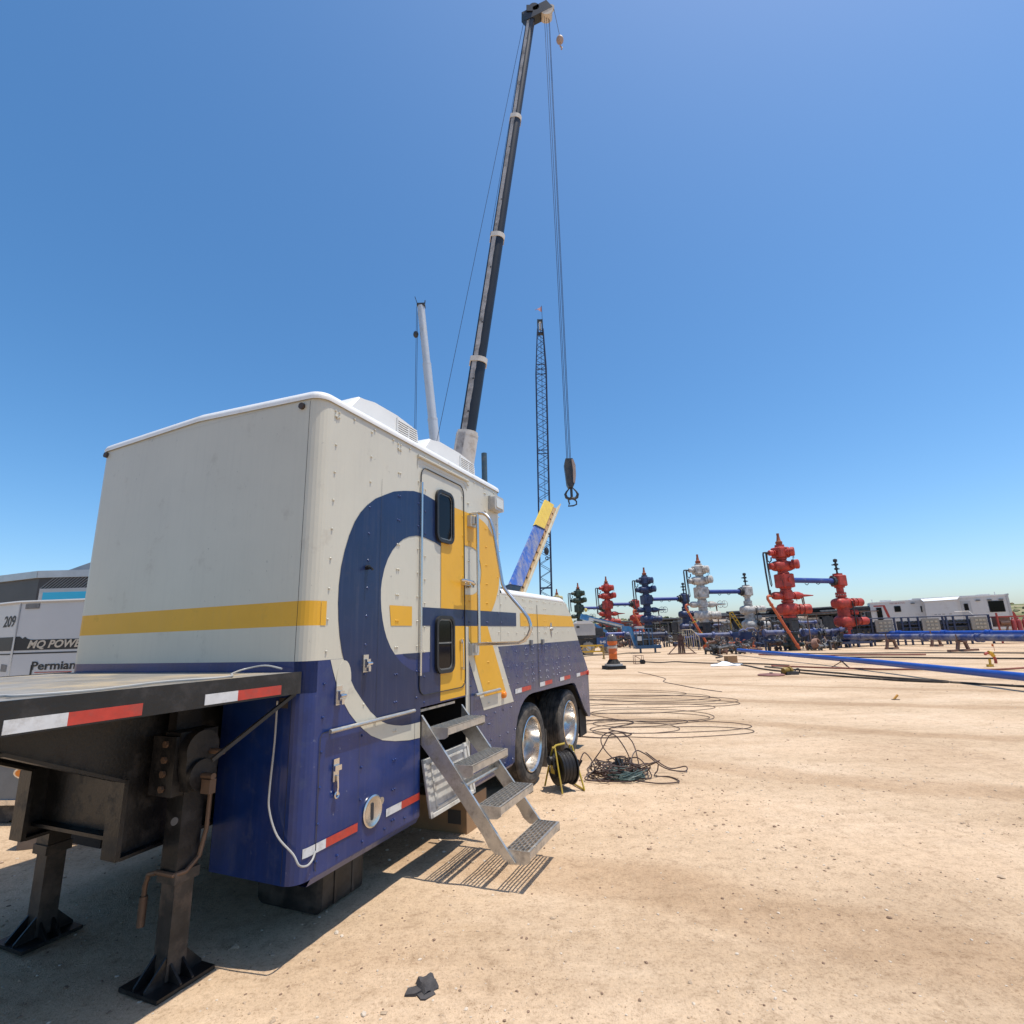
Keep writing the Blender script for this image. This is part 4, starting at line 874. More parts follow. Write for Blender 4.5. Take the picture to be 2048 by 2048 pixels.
def hbonnet(mb, x0, y, z, x1, r, dx=0.0, dy=1.0):
    """horizontal bonnet / actuator running from x0 to x1 along local x (dx, dy add a y offset)"""
    L_ = x1 - x0; s_ = 1 if L_ > 0 else -1; a = Vector((x0, y, z)); b = Vector((x1, y + dx, z)); d = (b - a).normalized(); L_ = (b - a).length
    mb.lathe([(0.0, 0), (r * 0.75, 0), (r * 0.75, L_ * 0.18), (r * 1.05, L_ * 0.18), (r * 1.08, L_ * 0.34), (r * 0.80, L_ * 0.36), (r * 0.80, L_ * 0.48), (r, L_ * 0.50), (r, L_ * 0.88), (r * 0.8, L_ * 0.97), (0.0, L_)], a, d, 18)
    n = 10
    pa, pb, _ = frame(d)
    for k in range(n):
        c = a + d * (L_ * 0.26) + (pa * cos(2 * pi * k / n) + pb * sin(2 * pi * k / n)) * r * 0.95; mb.cyl(c - d * (L_ * 0.12), c + d * (L_ * 0.12), 0.022, n=5)
def gate_body(mb, z0, z1, half, r, y=0.0):
    """valve body lying along local x with a forged block round the bore"""
    zc = (z0 + z1) / 2; h = (z1 - z0) / 2
    def sec(x, k): return [Vector((x, y + r * k * ca, zc + h * k * sa)) for ca, sa in ((1, -0.42), (1, 0.42), (0.72, 0.86), (0.30, 1.0), (-0.30, 1.0), (-0.72, 0.86), (-1, 0.42), (-1, -0.42), (-0.72, -0.86), (-0.30, -1.0), (0.30, -1.0), (0.72, -0.86))]
    mb.loft([sec(-half, 0.62), sec(-half + 0.10, 0.86), sec(-half + 0.28, 1.0), sec(half - 0.28, 1.0), sec(half - 0.10, 0.86), sec(half, 0.62)])
    bolted(mb, 0, y, z1 - 0.10, r * 0.82, 0.10); bolted(mb, 0, y, z0, r * 0.82, 0.10)
def handwheel(mb, c, axis, R):
    mb.torus(c, R, 0.022, axis, 20, 6); a, b, d = frame(axis); c = Vector(c)
    for k in range(4): mb.bar(c, c + (a * cos(k * pi / 2) + b * sin(k * pi / 2)) * R, 0.02)

def frac_tree(label, loc, rz, m, low, wheels, group='frac trees standing on the well row', line=True, disc=False):
    t = thing('frac_tree', label, 'wellhead', (*loc, 0), rz, group)
    B = lambda mb, n, mm: mb.build(n, mm, t)
    mb = MB(); mb.cyl((0, 0, 0.0), (0, 0, 0.75), 0.42, 0.40, 18); bolted(mb, 0, 0, 0.72, 0.50, 0.16); mb.cyl((0, 0, 0.85), (0, 0, 1.25), 0.36, n=16)
    for s_ in (-1, 1): hbonnet(mb, s_ * 0.30, 0, 0.42, s_ * 0.95, 0.16)
    B(mb, 'casing_head', low)
    mb = MB(); bolted(mb, 0, 0, 1.22, 0.52, 0.16); blk(mb, 0, 0, 1.42, 2.25, 0.84, 0.84); bolted(mb, 0, 0, 2.22, 0.50, 0.14)
    for s_ in (-1, 1): hbonnet(mb, s_ * 0.38, 0, 1.82, s_ * 0.98, 0.19)
    B(mb, 'tubing_spool', DARK)
    mb = MB(); bolted(mb, 0, 0, 2.38, 0.46, 0.17); B(mb, 'spool_flange', m)
    mb = MB(); gate_body(mb, 2.58, 3.48, 0.82, 0.52); hbonnet(mb, 0.45, -0.35, 3.02, 1.30, 0.36, -0.55); B(mb, 'master_valve', m)
    mb = MB(); mb.cyl((0, 0, 3.46), (0, 0, 3.62), 0.36, n=18); bolted(mb, 0, 0, 3.56, 0.44, 0.13); mb.cyl((0, 0, 3.66), (0, 0, 3.80), 0.33, n=18); B(mb, 'adapter_spool', m)
    mb = MB(); blk(mb, 0, 0, 3.76, 4.44, 0.78, 0.74, 0.12); bolted(mb, 0, 0, 4.36, 0.42, 0.13); B(mb, 'flow_cross', m)
    for s_, xe in ((-1, -1.30), (1, 1.50)):                 # wing valves either side
        mb = MB(); zc = 4.06; mb.lathe([(0.0, 0), (0.27, 0), (0.27, 0.10), (0.20, 0.12), (0.20, 0.24), (0.27, 0.26), (0.30, 0.40), (0.30, 0.72), (0.26, 0.86), (0.20, 0.92), (0.20, abs(xe) - 0.42), (0.0, abs(xe) - 0.40)], (s_ * 0.37, 0, zc), (s_, 0, 0), 18)
        w = B(mb, 'wing_valve', m)
        mb = MB(); mb.cyl((s_ * (abs(xe) - 0.1), 0, zc), (s_ * (abs(xe) + (1.05 if s_ > 0 else 0.25)), 0, zc), 0.12, 0.035, 12)
        if wheels and s_ > 0: handwheel(mb, (1.95, 0, zc), (1, 0.35, 0), 0.33); handwheel(mb, (2.42, 0, zc), (1, 0.35, 0), 0.33)
        mb.build('valve_stem', m, w)
    mb = MB(); mb.cyl((0, 0, 4.44), (0, 0, 4.62), 0.33, n=16); bolted(mb, 0, 0, 4.56, 0.42, 0.12); B(mb, 'riser_spool', m)
    mb = MB(); blk(mb, 0, 0, 4.66, 5.72, 1.10, 1.05, 0.10); mb.cyl((0.5, 0, 5.25), (0.62, 0, 5.25), 0.36, n=18); mb.cyl((0, -0.5, 5.25), (0, -0.6, 5.25), 0.17, n=14); mb.cyl((0, 0, 5.70), (0, 0, 5.84), 0.42, n=18); B(mb, 'frac_head', m)
    mb = MB(); mb.cyl((0, 0, 5.82), (0, 0, 5.96), 0.30, n=16); bolted(mb, 0, 0, 5.86, 0.34, 0.08); B(mb, 'bonnet_neck', m)
    mb = MB(); gate_body(mb, 5.94, 6.72, 0.84, 0.50); hbonnet(mb, -0.7, 0, 6.30, -1.25, 0.26); hbonnet(mb, 0.45, -0.38, 6.40, 0.80, 0.36, -0.5); B(mb, 'swab_valve', m)
    mb = MB(); mb.cyl((0, 0, 6.70), (0, 0, 6.90), 0.31, n=16); bolted(mb, 0, 0, 6.84, 0.40, 0.10); B(mb, 'neck_spool', m)
    mb = MB(); blk(mb, 0, 0, 6.96, 7.78, 1.08, 1.0, 0.12); hbonnet(mb, -0.48, 0, 7.34, -1.12, 0.22); hbonnet(mb, 0.2, -0.35, 7.38, 0.62, 0.35, -0.45)
    if not wheels or m is not RED: hbonnet(mb, 0.48, 0, 7.30, 0.98, 0.20)
    B(mb, 'goat_head', m)
    mb = MB(); mb.cyl((0, 0, 7.76), (0, 0, 7.98), 0.36, 0.34, 18); B(mb, 'top_flange', m)
    mb = MB(); mb.lathe([(0.0, 7.97), (0.20, 7.97), (0.22, 8.03), (0.25, 8.10), (0.25, 8.24), (0.18, 8.28), (0.15, 8.34), (0.11, 8.62), (0.10, 8.62), (0.10, 8.90), (0.0, 8.90)], n=14); B(mb, 'needle_cap', RUST)
    mb = MB()                                               # bleed hoses down the left side
    mb.tube([(-1.1, 0, 7.34), (-1.45, 0, 7.36), (-1.62, 0, 7.34), (-1.66, 0, 7.2), (-1.64, 0, 5.8), (-1.58, 0, 4.4), (-1.55, -0.05, 4.1)], 0.065, 8)
    mb.tube([(-1.30, 0, 7.36), (-1.32, 0.02, 6.75), (-1.1, 0.05, 6.62), (-0.95, 0.03, 6.75), (-0.95, 0, 7.0)], 0.05, 8)
    mb.tube([(-1.40, 0.02, 7.36), (-1.42, 0, 6.6), (-1.36, 0, 5.0), (-1.28, 0, 4.75), (-1.22, 0, 4.9), (-1.36, 0, 6.7)], 0.035, 6); mb.cyl((-1.57, -0.03, 4.5), (-1.55, -0.05, 4.05), 0.10, n=8)
    B(mb, 'bleed_hose', mat('hose_steel', (0.055, 0.045, 0.045), 0.5, metal=0.3, var=0.3))
    if line:
        mb = MB(); mb.tube([(-1.45, -0.02, 4.06), (-1.72, -0.06, 4.06), (-1.88, -0.1, 3.98), (-1.92, -0.12, 3.82), (-1.80, -0.2, 3.5), (-0.42, -0.9, 0.15)], 0.10, 10); f = B(mb, 'flow_line', ORNG)
        mb = MB(); p0 = Vector((-1.80, -0.2, 3.5)); p1 = Vector((-0.42, -0.9, 0.15))
        for k in (0.02, 0.3, 0.62, 0.9): mb.cyl(p0.lerp(p1, k), p0.lerp(p1, k + 0.03), 0.14, n=10)
        mb.build('pipe_union', YEL if m is WHT else ORNG, f)
    mb = MB()
    for p, q in (((1.45, -0.1, 4.0), (0.85, -0.8, 0.6)), ((1.50, 0.1, 4.0), (1.75, 0.3, 2.4))): mb.tube([p, Vector(p).lerp(Vector(q), 0.5) + Vector((0.05, 0, -0.1)), q], 0.045, 7)
    B(mb, 'kill_line', RSTEEL)
    mb = MB()
    for x, y, z0, z1 in ((-0.6, -0.4, 4.3, 5.2), (0.62, -0.45, 6.1, 7.2), (-0.85, -0.25, 5.6, 6.2), (0.95, -0.2, 6.9, 7.25), (0.5, -0.3, 3.5, 4.0)):
        mb.tube([(x, y, z1), (x + 0.06, y - 0.05, (z0 + z1) / 2 - 0.15), (x + 0.12, y, z1 - 0.1)], 0.014, 5)
    B(mb, 'restraint_cable', DARK)
    if disc:
        mb = MB(); mb.lathe([(0, 0), (0.28, 0.0), (0.30, 0.05), (0.24, 0.16), (0.1, 0.22), (0, 0.23)], (0.72, -0.6, 4.95), (0.3, -1, 0.1), 18); B(mb, 'gauge_cover', mat('pale_yellow', (0.55, 0.46, 0.14), 0.5))
    return t
frac_tree('tall bright red frac tree nearest the camera at the right end of the row', (20.8, 40.75), radians(17), RED, DGRN, False)
frac_tree('tall white frac tree with two handwheels and a rusty red spike on top', (18.02, 51.31), radians(14), WHT, DGRN, True)
frac_tree('dark navy frac tree with handwheels standing behind the blue lift basket', (15.03, 60.85), radians(20), BLU, DARK, True)
frac_tree('smaller looking red frac tree between the green one and the navy one', (12.1, 69.7), radians(22), RED, RUST, False, line=False)
frac_tree('dark green frac tree with a pale yellow disc above the grey boom lift', (9.32, 77.8), radians(22), GRN, DGRN, True, line=False, disc=True)
frac_tree('cream topped frac tree showing only its tip above the trailer roof edge', (6.95, 87.5), radians(22), CRM, DARK, False, line=False)

def zipper_column(label, loc, rz, m, two=True, spike=True, skid=True):
    """manifold column that takes the crossover pipe from its tree"""
    t = thing('zipper_column', label, 'valve stack', (*loc, 0), rz, 'zipper manifold columns beside the trees')
    B = lambda mb, n, mm: mb.build(n, mm, t)
    mb = MB(); mb.cyl((0, 0, 0.35), (0, 0, 1.5), 0.26, n=16); mb.cyl((0, 0, 0.35), (0, 0, 0.5), 0.42, n=16); bolted(mb, 0, 0, 1.40, 0.40, 0.14); B(mb, 'riser', m)
    mb = MB(); gate_body(mb, 1.56, 2.48, 0.78, 0.55); hbonnet(mb, 0.5, -0.2, 2.02, 1.75, 0.31, -0.35); B(mb, 'lower_valve', m)
    mb = MB(); bolted(mb, 0, 0, 2.48, 0.47, 0.12); mb.cyl((0, 0, 2.6), (0, 0, 2.9), 0.45, n=18); mb.cyl((0, 0, 2.72), (0, 0, 2.75), 0.475, n=18); mb.cyl((0.4, -0.2, 2.72), (1.0, -0.35, 2.72), 0.2, n=14); B(mb, 'middle_spool', m)
    mb = MB(); bolted(mb, 0, 0, 2.92, 0.47, 0.1)
    gate_body(mb, 3.02, 3.86, 0.80, 0.55); hbonnet(mb, 0.35, -0.40, 3.50, 1.40, 0.32, -0.25); B(mb, 'upper_valve', m)
    mb = MB(); mb.cyl((0, 0, 3.84), (0, 0, 3.98), 0.30, n=16); bolted(mb, 0, 0, 3.96, 0.40, 0.15); bolted(mb, 0, 0, 4.16, 0.40, 0.14); mb.cyl((0, 0, 4.28), (0, 0, 4.75), 0.27, n=16); B(mb, 'neck_spool', m)
    mb = MB(); mb.cyl((0, 0, 4.70), (0, 0, 4.86), 0.38, n=18); blk(mb, 0, 0, 4.82, 5.72, 0.92, 0.92, 0.09); mb.cyl((0, 0, 5.70), (0, 0, 5.86), 0.36, n=18); B(mb, 'block_tee', m)
    mb = MB(); mb.cyl((-0.62, 0, 5.25), (-0.44, 0, 5.25), 0.38, n=20)
    for k in range(12):
        a = 2 * pi * k / 12; mb.cyl((-0.68, 0.31 * cos(a), 5.25 + 0.31 * sin(a)), (-0.4, 0.31 * cos(a), 5.25 + 0.31 * sin(a)), 0.03, n=5)
    B(mb, 'pipe_flange', DARK)
    if spike:
        mb = MB(); mb.lathe([(0, 5.86), (0.12, 5.86), (0.07, 5.95), (0.07, 6.15), (0.17, 6.2), (0.17, 6.3), (0.08, 6.34), (0.08, 6.5), (0.19, 6.55), (0.19, 6.66), (0.08, 6.7), (0.08, 6.8), (0.16, 6.84), (0.16, 7.02), (0.06, 7.08), (0, 7.08)], n=12)
        for z, a in ((6.25, 0), (6.6, 2.2), (6.93, 4)): mb.cyl((0, 0, z), (0.30 * cos(a), 0.30 * sin(a), z), 0.05, n=7)
        B(mb, 'gauge_stack', DARK)
    mb = MB(); mb.tube([(0.45, -0.5, 0.5), (0.42, -0.6, 1.8), (0.35, -0.62, 3.6)], 0.05, 6); mb.tube([(0.75, -0.5, 1.4), (0.7, -0.62, 2.1), (0.55, -0.55, 2.5)], 0.03, 6); B(mb, 'control_hose', DARK)
    if skid:
        mb = MB()
        for y in (-0.55, 0.55): mb.bx(-1.75, 1.75, y - 0.09, y + 0.09, 0.28, 0.46)
        for x in (-1.65, -0.6, 0.3, 1.6): mb.bx(x - 0.09, x + 0.09, -0.55, 0.55, 0.30, 0.44); mb.bx(x - 0.08, x + 0.08, -0.64, -0.48, 0.0, 0.3); mb.bx(x - 0.08, x + 0.08, 0.48, 0.64, 0.0, 0.3)
        mb.bx(-0.4, 0.55, -0.5, 0.5, 0.46, 0.62)
        B(mb, 'skid_frame', SKID)
    return t
zipper_column('bright red valve stack on a navy skid at the right end of its blue pipe', (26.5, 43.3), radians(17), RED)
zipper_column('white valve stack joined to the white frac tree by a blue pipe', (22.9, 52.5), radians(14), WHT)
zipper_column('dark navy valve stack to the left of the white frac tree', (19.6, 61.6), radians(20), BLU)
zipper_column('red valve stack half hidden behind the dark navy frac tree', (15.9, 70.6), radians(22), RED, spike=False)
zipper_column('green valve stack hidden behind the smaller looking red frac tree', (13.1, 79.0), radians(22), GRN, spike=False)
def crossover(label, a, b, z=5.25, r=0.205):
    a = Vector((*a, z)); b = Vector((*b, z)); d = (b - a).normalized()
    t = thing('crossover_pipe', label, 'pipe', (a.x, a.y, 0), 0, 'blue pipes between trees and valve stacks')
    o = Vector((a.x, a.y, 0)); mb = MB(); p, q = a - o + d * 0.62, b - o - d * 0.66
    mb.cyl(p, q, r, n=20); mb.build('pipe_barrel', PIPE, t)
    mb = MB(); mb.cyl(p - d * 0.01, p + d * 0.12, r * 1.5, n=20); mb.build('pipe_hub', DARK, t)
    mb = MB(); mb.cyl(q - d * 0.16, q + d * 0.02, r * 1.65, n=20); mb.build('pipe_hub', DARK, t)
    mb = MB(); mb.tube([(p + q) / 2 + Vector((-0.6, 0, -0.22)), (p + q) / 2 + Vector((-0.45, 0, -0.34)), (p + q) / 2 + Vector((-0.3, 0, -0.22))], 0.03, 5); mb.build('hanger_hook', DARK, t)
    mb = MB(); mb.tube([(p + q) / 2 + Vector((0.3, 0, -0.22)), (p + q) / 2 + Vector((0.45, 0, -0.32)), (p + q) / 2 + Vector((0.6, 0, -0.22))], 0.03, 5); mb.build('hanger_hook', DARK, t)
crossover('blue crossover pipe from the tall red frac tree to its red valve stack', (20.8, 40.75), (26.5, 43.3))
crossover('blue crossover pipe from the white frac tree to its white valve stack', (18.02, 51.31), (22.9, 52.5))
crossover('blue crossover pipe from the navy frac tree to its navy valve stack', (15.03, 60.85), (19.6, 61.6))
crossover('blue crossover pipe from the smaller red tree towards the navy tree', (12.1, 69.7), (15.9, 70.6))
crossover('blue crossover pipe from the green frac tree towards the smaller red tree', (9.32, 77.8), (13.1, 79.0))

# ---------------------------------------------------------------- pipelines
def pipeline(name, label, pts, r, m, joints, cat='pipe', group=None, jm=None, slim=False):
    t = thing(name, label, cat, (pts[0][0], pts[0][1], 0), 0, group); o = Vector((pts[0][0], pts[0][1], 0)); P = [Vector(p) - o for p in pts]
    for a, b in zip(P[:-1], P[1:]):
        d = (b - a).normalized(); L_ = (b - a).length; n = max(1, joints)
        for k in range(n):
            mb = MB(); mb.cyl(a + d * (L_ * k / n), a + d * (L_ * (k + 1) / n), r, n=18, caps=True); mb.build('pipe_length', m, t)
            if k or a is not P[0]:
                mb = MB(); c = a + d * (L_ * k / n)
                
                if slim: mb.cyl(c - d * 0.10, c + d * 0.10, r * 1.09, n=18); mb.cyl(c - d * 0.01, c + d * 0.02, r * 1.16, n=18)
                else: mb.cyl(c - d * 0.14, c + d * 0.14, r * 1.22, n=18); mb.cyl(c - d * 0.16, c - d * 0.10, r * 1.38, n=18); mb.cyl(c + d * 0.10, c + d * 0.16, r * 1.38, n=18); mb.build('pipe_coupling', jm or m, t)
    return t
pipeline('water_pipeline', 'thick dusty blue pipeline on brown stands, nearer of the two behind the slim pipe', [(25.6, 42.2, 0.86), (26.06, 41.0, 0.84), (26.60, 35.4, 0.84), (26.95, 31.6, 0.80), (27.2, 28.8, 0.78), (27.6, 24.5, 0.76)], 0.19, PIPED, 1, group='thick blue pipelines beyond the slim pipe')
pipeline('water_pipeline', 'thick blue pipeline farther back, running just above the nearer one', [(29.6, 47.0, 1.0), (30.4, 43.0, 0.97), (31.2, 39.5, 0.95), (31.9, 36.6, 0.93), (32.8, 33.0, 0.90), (33.8, 29.0, 0.88)], 0.17, PIPEB, 1, group='thick blue pipelines beyond the slim pipe')
pipeline('slim_pipe', 'slim bright blue pipe running low along the ground towards the right edge', [(14.85, 36.47, 0.34), (14.36, 29.9, 0.34), (14.12, 24.6, 0.34), (13.72, 20.6, 0.35), (13.35, 17.7, 0.35), (12.94, 14.1, 0.35), (12.6, 11.5, 0.35)], 0.105, PIPEB, 1, slim=True)
def pipe_stand(label, x, y, zt, rz, w=0.95):
    t = thing('pipe_stand', label, 'stand', (x, y, 0), rz, 'brown stands under the thick pipeline'); 
    mb = MB(); mb.bx(-w, w, -0.12, 0.12, 0, 0.12); mb.build('stand_base', RSTEEL, t)
    for s_ in (-1, 1):
        mb = MB(); mb.bar((s_ * 0.42, 0, 0.1), (s_ * 0.24, 0, zt - 0.2), 0.14); mb.build('stand_leg', RSTEEL, t)
    mb = MB(); mb.bx(-0.34, 0.34, -0.10, 0.10, zt - 0.28, zt - 0.18); mb.tube([(-0.34, 0, zt + 0.2), (-0.30, 0, zt - 0.18), (0.30, 0, zt - 0.18), (0.36, 0, zt + 0.1)], 0.04, 6); mb.build('pipe_saddle', RSTEEL, t)
pipe_stand('brown timber pipe stand alone under the middle of the thick pipeline', 26.9, 32.9, 0.80, radians(14), 1.1)
pipe_stand('brown pipe stand under the thick pipeline nearest the right edge', 27.25, 28.0, 0.77, radians(10), 1.2)
pipe_stand('brown pipe stand at the left end under the thick pipeline', 26.3, 38.2, 0.84, radians(14), 0.5)
pipe_stand('brown pipe stand behind, under the farther thick pipeline', 31.0, 40.2, 0.93, radians(14), 0.5)
pipe_stand('brown pipe stand far right, under the farther thick pipeline', 33.2, 31.2, 0.89, radians(14), 1.0)
def tripod(label, x, y, zt):
    t = thing('pipe_tripod', label, 'tripod', (x, y, 0), 0.3)
    for k in range(3):
        a = 0.3 + k * 2.094; mb = MB(); mb.bar((0.03 * cos(a), 0.03 * sin(a), zt), (0.42 * cos(a), 0.42 * sin(a), 0), 0.035); mb.build('tripod_leg', RSTEEL, t)
    mb = MB(); mb.tube([(-0.12, 0, zt + 0.06), (-0.06, 0, zt - 0.01), (0.06, 0, zt - 0.01), (0.12, 0, zt + 0.06)], 0.022, 6); mb.build('tripod_head', RSTEEL, t)
tripod('rusty tripod stand propping up the slim bright blue pipe', 14.0, 23.6, 0.23)

# ---------------------------------------------------------------- cranes
CW = mat('crane_white', (0.62, 0.58, 0.52), 0.5, var=0.08, dirt=((0.3, 0.24, 0.18), 0.35, 2))
CB = mat('crane_black', (0.014, 0.014, 0.017), 0.38, var=0.3, scale=0.8)
CS = mat('crane_silver', (0.58, 0.575, 0.56), 0.30, metal=0.35, var=0.1, scale=0.5, dirt=((0.36, 0.36, 0.37), 0.3, 0.6))
CGREY = mat('crane_grey_band', (0.42, 0.40, 0.385), 0.55, var=0.2, scale=1.2, dirt=((0.09, 0.085, 0.08), 0.45, 1.6))
WIRE = mat('wire_rope', (0.05, 0.06, 0.10), 0.5, metal=0.3)
def crane_carrier(t, B, col, ang):
    rot = rotz(ang); R3 = lambda x, y, z: tuple(rot @ Vector((x, y, z)))
    mb = MB(); mb.box((0, 0, 1.05), (10.5, 2.6, 0.7), rot); mb.box(R3(4.3, -0.6, 2.0), (1.8, 1.3, 1.4), rot); B(mb, 'carrier', col)
    mb = MB(); mb.box((0, 0, 2.0), (4.2, 2.4, 1.2), rot); mb.box(R3(-2.6, 0, 2.0), (1.2, 2.5, 1.3), rot); B(mb, 'turntable', col)
    for x in (-3.8, -2.4, 1.6, 3.0):
        for s_ in (-1, 1):
            mb = MB(); mb.cyl(R3(x, s_ * 0.9, 0.62), R3(x, s_ * 1.35, 0.62), 0.62, n=20); B(mb, 'wheel', RUBBER)
def telescopic(name, label, base, tip, widths, cols, collar, bandcol, seg, cat='crane', carrier=True, ang=0.4, bandw=0.34):
    """boom from base to tip in len(widths) telescoping sections"""
    base = Vector(base); tip = Vector(tip); o = Vector((base.x, base.y, 0)); d = (tip - base).normalized(); L_ = (tip - base).length
    t = thing(name, label, cat, tuple(o)); B = lambda mb, n, mm, p=None: mb.build(n, mm, p or t)
    # section frame: 'side' faces left of the camera, 'front' towards it
    view = Vector((base.x, base.y, 0)).normalized(); side = d.cross(view).normalized(); front = side.cross(d).normalized()
    if front.dot(view) > 0: front = -front; 
    if side.x > 0: side = -side
    def octo(c, w):                                         # boom cross-section: flat left flank, rounded underside towards the camera
        if not bandcol:
            return [c + side * (cos(2 * pi * i / 14) * w * 0.5) + front * (sin(2 * pi * i / 14) * w * 0.5) for i in range(14)]
        pts = [(0.50, -0.62), (0.50, 0.0), (0.46, 0.07), (0.14, 0.20), (0.06, 0.23), (-0.10, 0.24), (-0.28, 0.19), (-0.42, 0.08), (-0.50, -0.08), (-0.50, -0.62)]
        return [c + side * (a * w) + front * ((b + 0.2) * w) for a, b in pts]
    for k, (w, s0, s1, col) in enumerate(zip(widths, seg[:-1], seg[1:], cols)):
        a = base - o + d * (L_ * s0); b = base - o + d * (L_ * s1)
        mb = MB(); mb.loft([octo(a, w), octo(b, w)]); sec = B(mb, 'boom_section', col)
        if bandcol:                                         # uneven grey band down the left flank
            ra, rb = octo(a, w * 1.012), octo(b, w * 1.012); n_ = 16; mb = MB(); vs = []
            for i in range(n_ + 1):
                f_ = i / n_; j = 0.05 * sin(i * 2.7 + k) + 0.04 * sin(i * 7.1)
                p0, p1, p2 = ra[2].lerp(rb[2], f_), ra[3].lerp(rb[3], f_), ra[4].lerp(rb[4], f_)
                vs += [p0.lerp(p1, 0.18), p1, p1.lerp(p2, 0.45 + 4 * j)]
            mb.add(vs, [(3 * i + q, 3 * i + q + 1, 3 * i + q + 4, 3 * i + q + 3) for i in range(n_) for q in (0, 1)]); B(mb, 'boom_band', bandcol, sec)
            for f_ in (0.28, 0.72):
                mb = MB(); c = ra[2].lerp(rb[2], f_).lerp(ra[3].lerp(rb[3], f_), 0.9); mb.cyl(c, c + front * w * 0.03, w * 0.06, n=8); B(mb, 'band_hole', CB, sec)
        if k:
            mb = MB(); c = a; gr_ = 1.28 if bandcol else 1.16; hh = 0.13 if bandcol else 0.10; mb.loft([octo(c - d * hh, widths[k - 1] * 1.02), octo(c - d * hh, w * gr_), octo(c + d * hh, w * gr_), octo(c + d * hh, w * 1.02)]); B(mb, 'boom_collar', collar, sec)
    return t, B, o, d, L_, side, front
# main crane: tall black telescopic boom
m1b = (-3.35, 23.0, 2.0); m1t = (2.02, 23.0, 36.6)
L0 = Vector(m1t) - Vector(m1b)
zf = lambda z: (z - 2.0) / 34.6
t, B, o, d, L_, side, front = telescopic('mobile_crane', 'mobile crane with a very tall black boom banded with white collars', m1b, m1t, [1.02, 0.74, 0.66, 0.58, 0.50], [CW, CB, CB, CB, CB], CW, CGREY, [0.0, zf(10.9), zf(14.65), zf(21.6), zf(29.1), 1.0])
crane_carrier(t, B, CW, 0.5)
P0 = lambda z: (Vector(m1b) - o) + d * (L_ * (z - 2.0) / 34.6)
mb = MB(); c = P0(36.6); mb.bar(c - d * 0.5 + Vector((-0.35, 0, 0)), c + d * 0.15 + Vector((1.0, 0, 0.25)), 0.5, 0.62); mb.bx(c.x - 0.30, c.x + 0.05, -0.3, 0.3, c.z - 0.2, c.z + 0.25); mb.cyl((c.x + 0.15, -0.25, c.z + 0.2), (c.x + 0.15, 0.25, c.z + 0.2), 0.28, n=16); mb.bar(c + Vector((0.55, 0, 0.4)), c + Vector((0.75, 0, 0.65)), 0.1); head = B(mb, 'boom_head', CB)
mb = MB(); mb.cyl((c.x + 0.84, -0.24, c.z - 0.05), (c.x + 0.84, 0.24, c.z - 0.05), 0.36, n=18); mb.cyl((c.x + 1.15, -0.1, c.z + 0.38), (c.x + 1.15, 0.1, c.z + 0.38), 0.17, n=14); B(mb, 'head_sheave', mat('sheave_cream', (0.55, 0.47, 0.38), 0.5), head)
mb = MB(); bz = 9.55                                        # hoist ropes down to the block
for k, (xt, xb) in enumerate(((0.72, 2.58), (0.84, 2.64), (0.97, 2.72), (1.02, 2.78))): mb.cyl((c.x + xt, -0.1 + 0.06 * k, c.z - 0.1), (xb - o.x, -0.1 + 0.06 * k, bz), 0.014, n=5)
mb.cyl((c.x + 1.30, 0, c.z + 0.35), (3.54 - o.x, 0, 35.0), 0.016, n=5); B(mb, 'hoist_rope', WIRE)
mb = MB(); mb.cyl((c.x - 0.38, 0.0, c.z - 0.1), (P0(3).x - 1.1, 0, 6.0), 0.013, n=5); mb.cyl((c.x - 0.30, 0.1, c.z - 0.3), (P0(21.8).x - 0.40, 0.05, 21.8), 0.010, n=5); B(mb, 'luffing_rope', WIRE)
mb = MB(); q = [(2.46, 9.3), (2.52, 9.55), (2.84, 9.55), (2.93, 9.2), (2.92, 8.7), (2.86, 8.32), (2.78, 8.2), (2.60, 8.2), (2.53, 8.36)]
mb.prism(q, lambda a, b: (a - o.x - 0.005, -0.2, b), lambda a, b: (a - o.x - 0.005, 0.2, b)); blkk = B(mb, 'hook_block', DARK)
mb = MB(); mb.prism([(2.78, 9.5), (2.86, 9.5), (2.95, 9.2), (2.94, 8.7), (2.88, 8.34), (2.80, 8.4), (2.82, 9.0)], lambda a, b: (a - o.x, -0.235, b), lambda a, b: (a - o.x, -0.202, b)); mb.build('block_cheek', mat('cheek_tan', (0.38, 0.29, 0.24), 0.6, var=0.2), blkk)
mb = MB(); hx = 2.72 - o.x; mb.cyl((hx, 0, 8.2), (hx, 0, 7.75), 0.06, n=8)
for s_ in (-1, 1): mb.tube([(hx, 0, 7.72), (hx + s_ * 0.12, 0, 7.68), (hx + s_ * 0.24, 0, 7.76), (hx + s_ * 0.28, 0, 7.90), (hx + s_ * 0.22, 0, 8.02), (hx + s_ * 0.05, 0, 8.22)], [0.07, 0.075, 0.07, 0.06, 0.04, 0.02], 8)
mb.tube([(hx - 0.16, 0, 7.62), (hx - 0.12, 0, 7.45), (hx - 0.18, 0, 7.35), (hx + 0.05, 0, 7.36), (hx + 0.20, 0, 7.42), (hx + 0.20, 0, 7.56), (hx + 0.10, 0, 7.66)], 0.035, 7); mb.build('crane_hook', DARK, blkk)
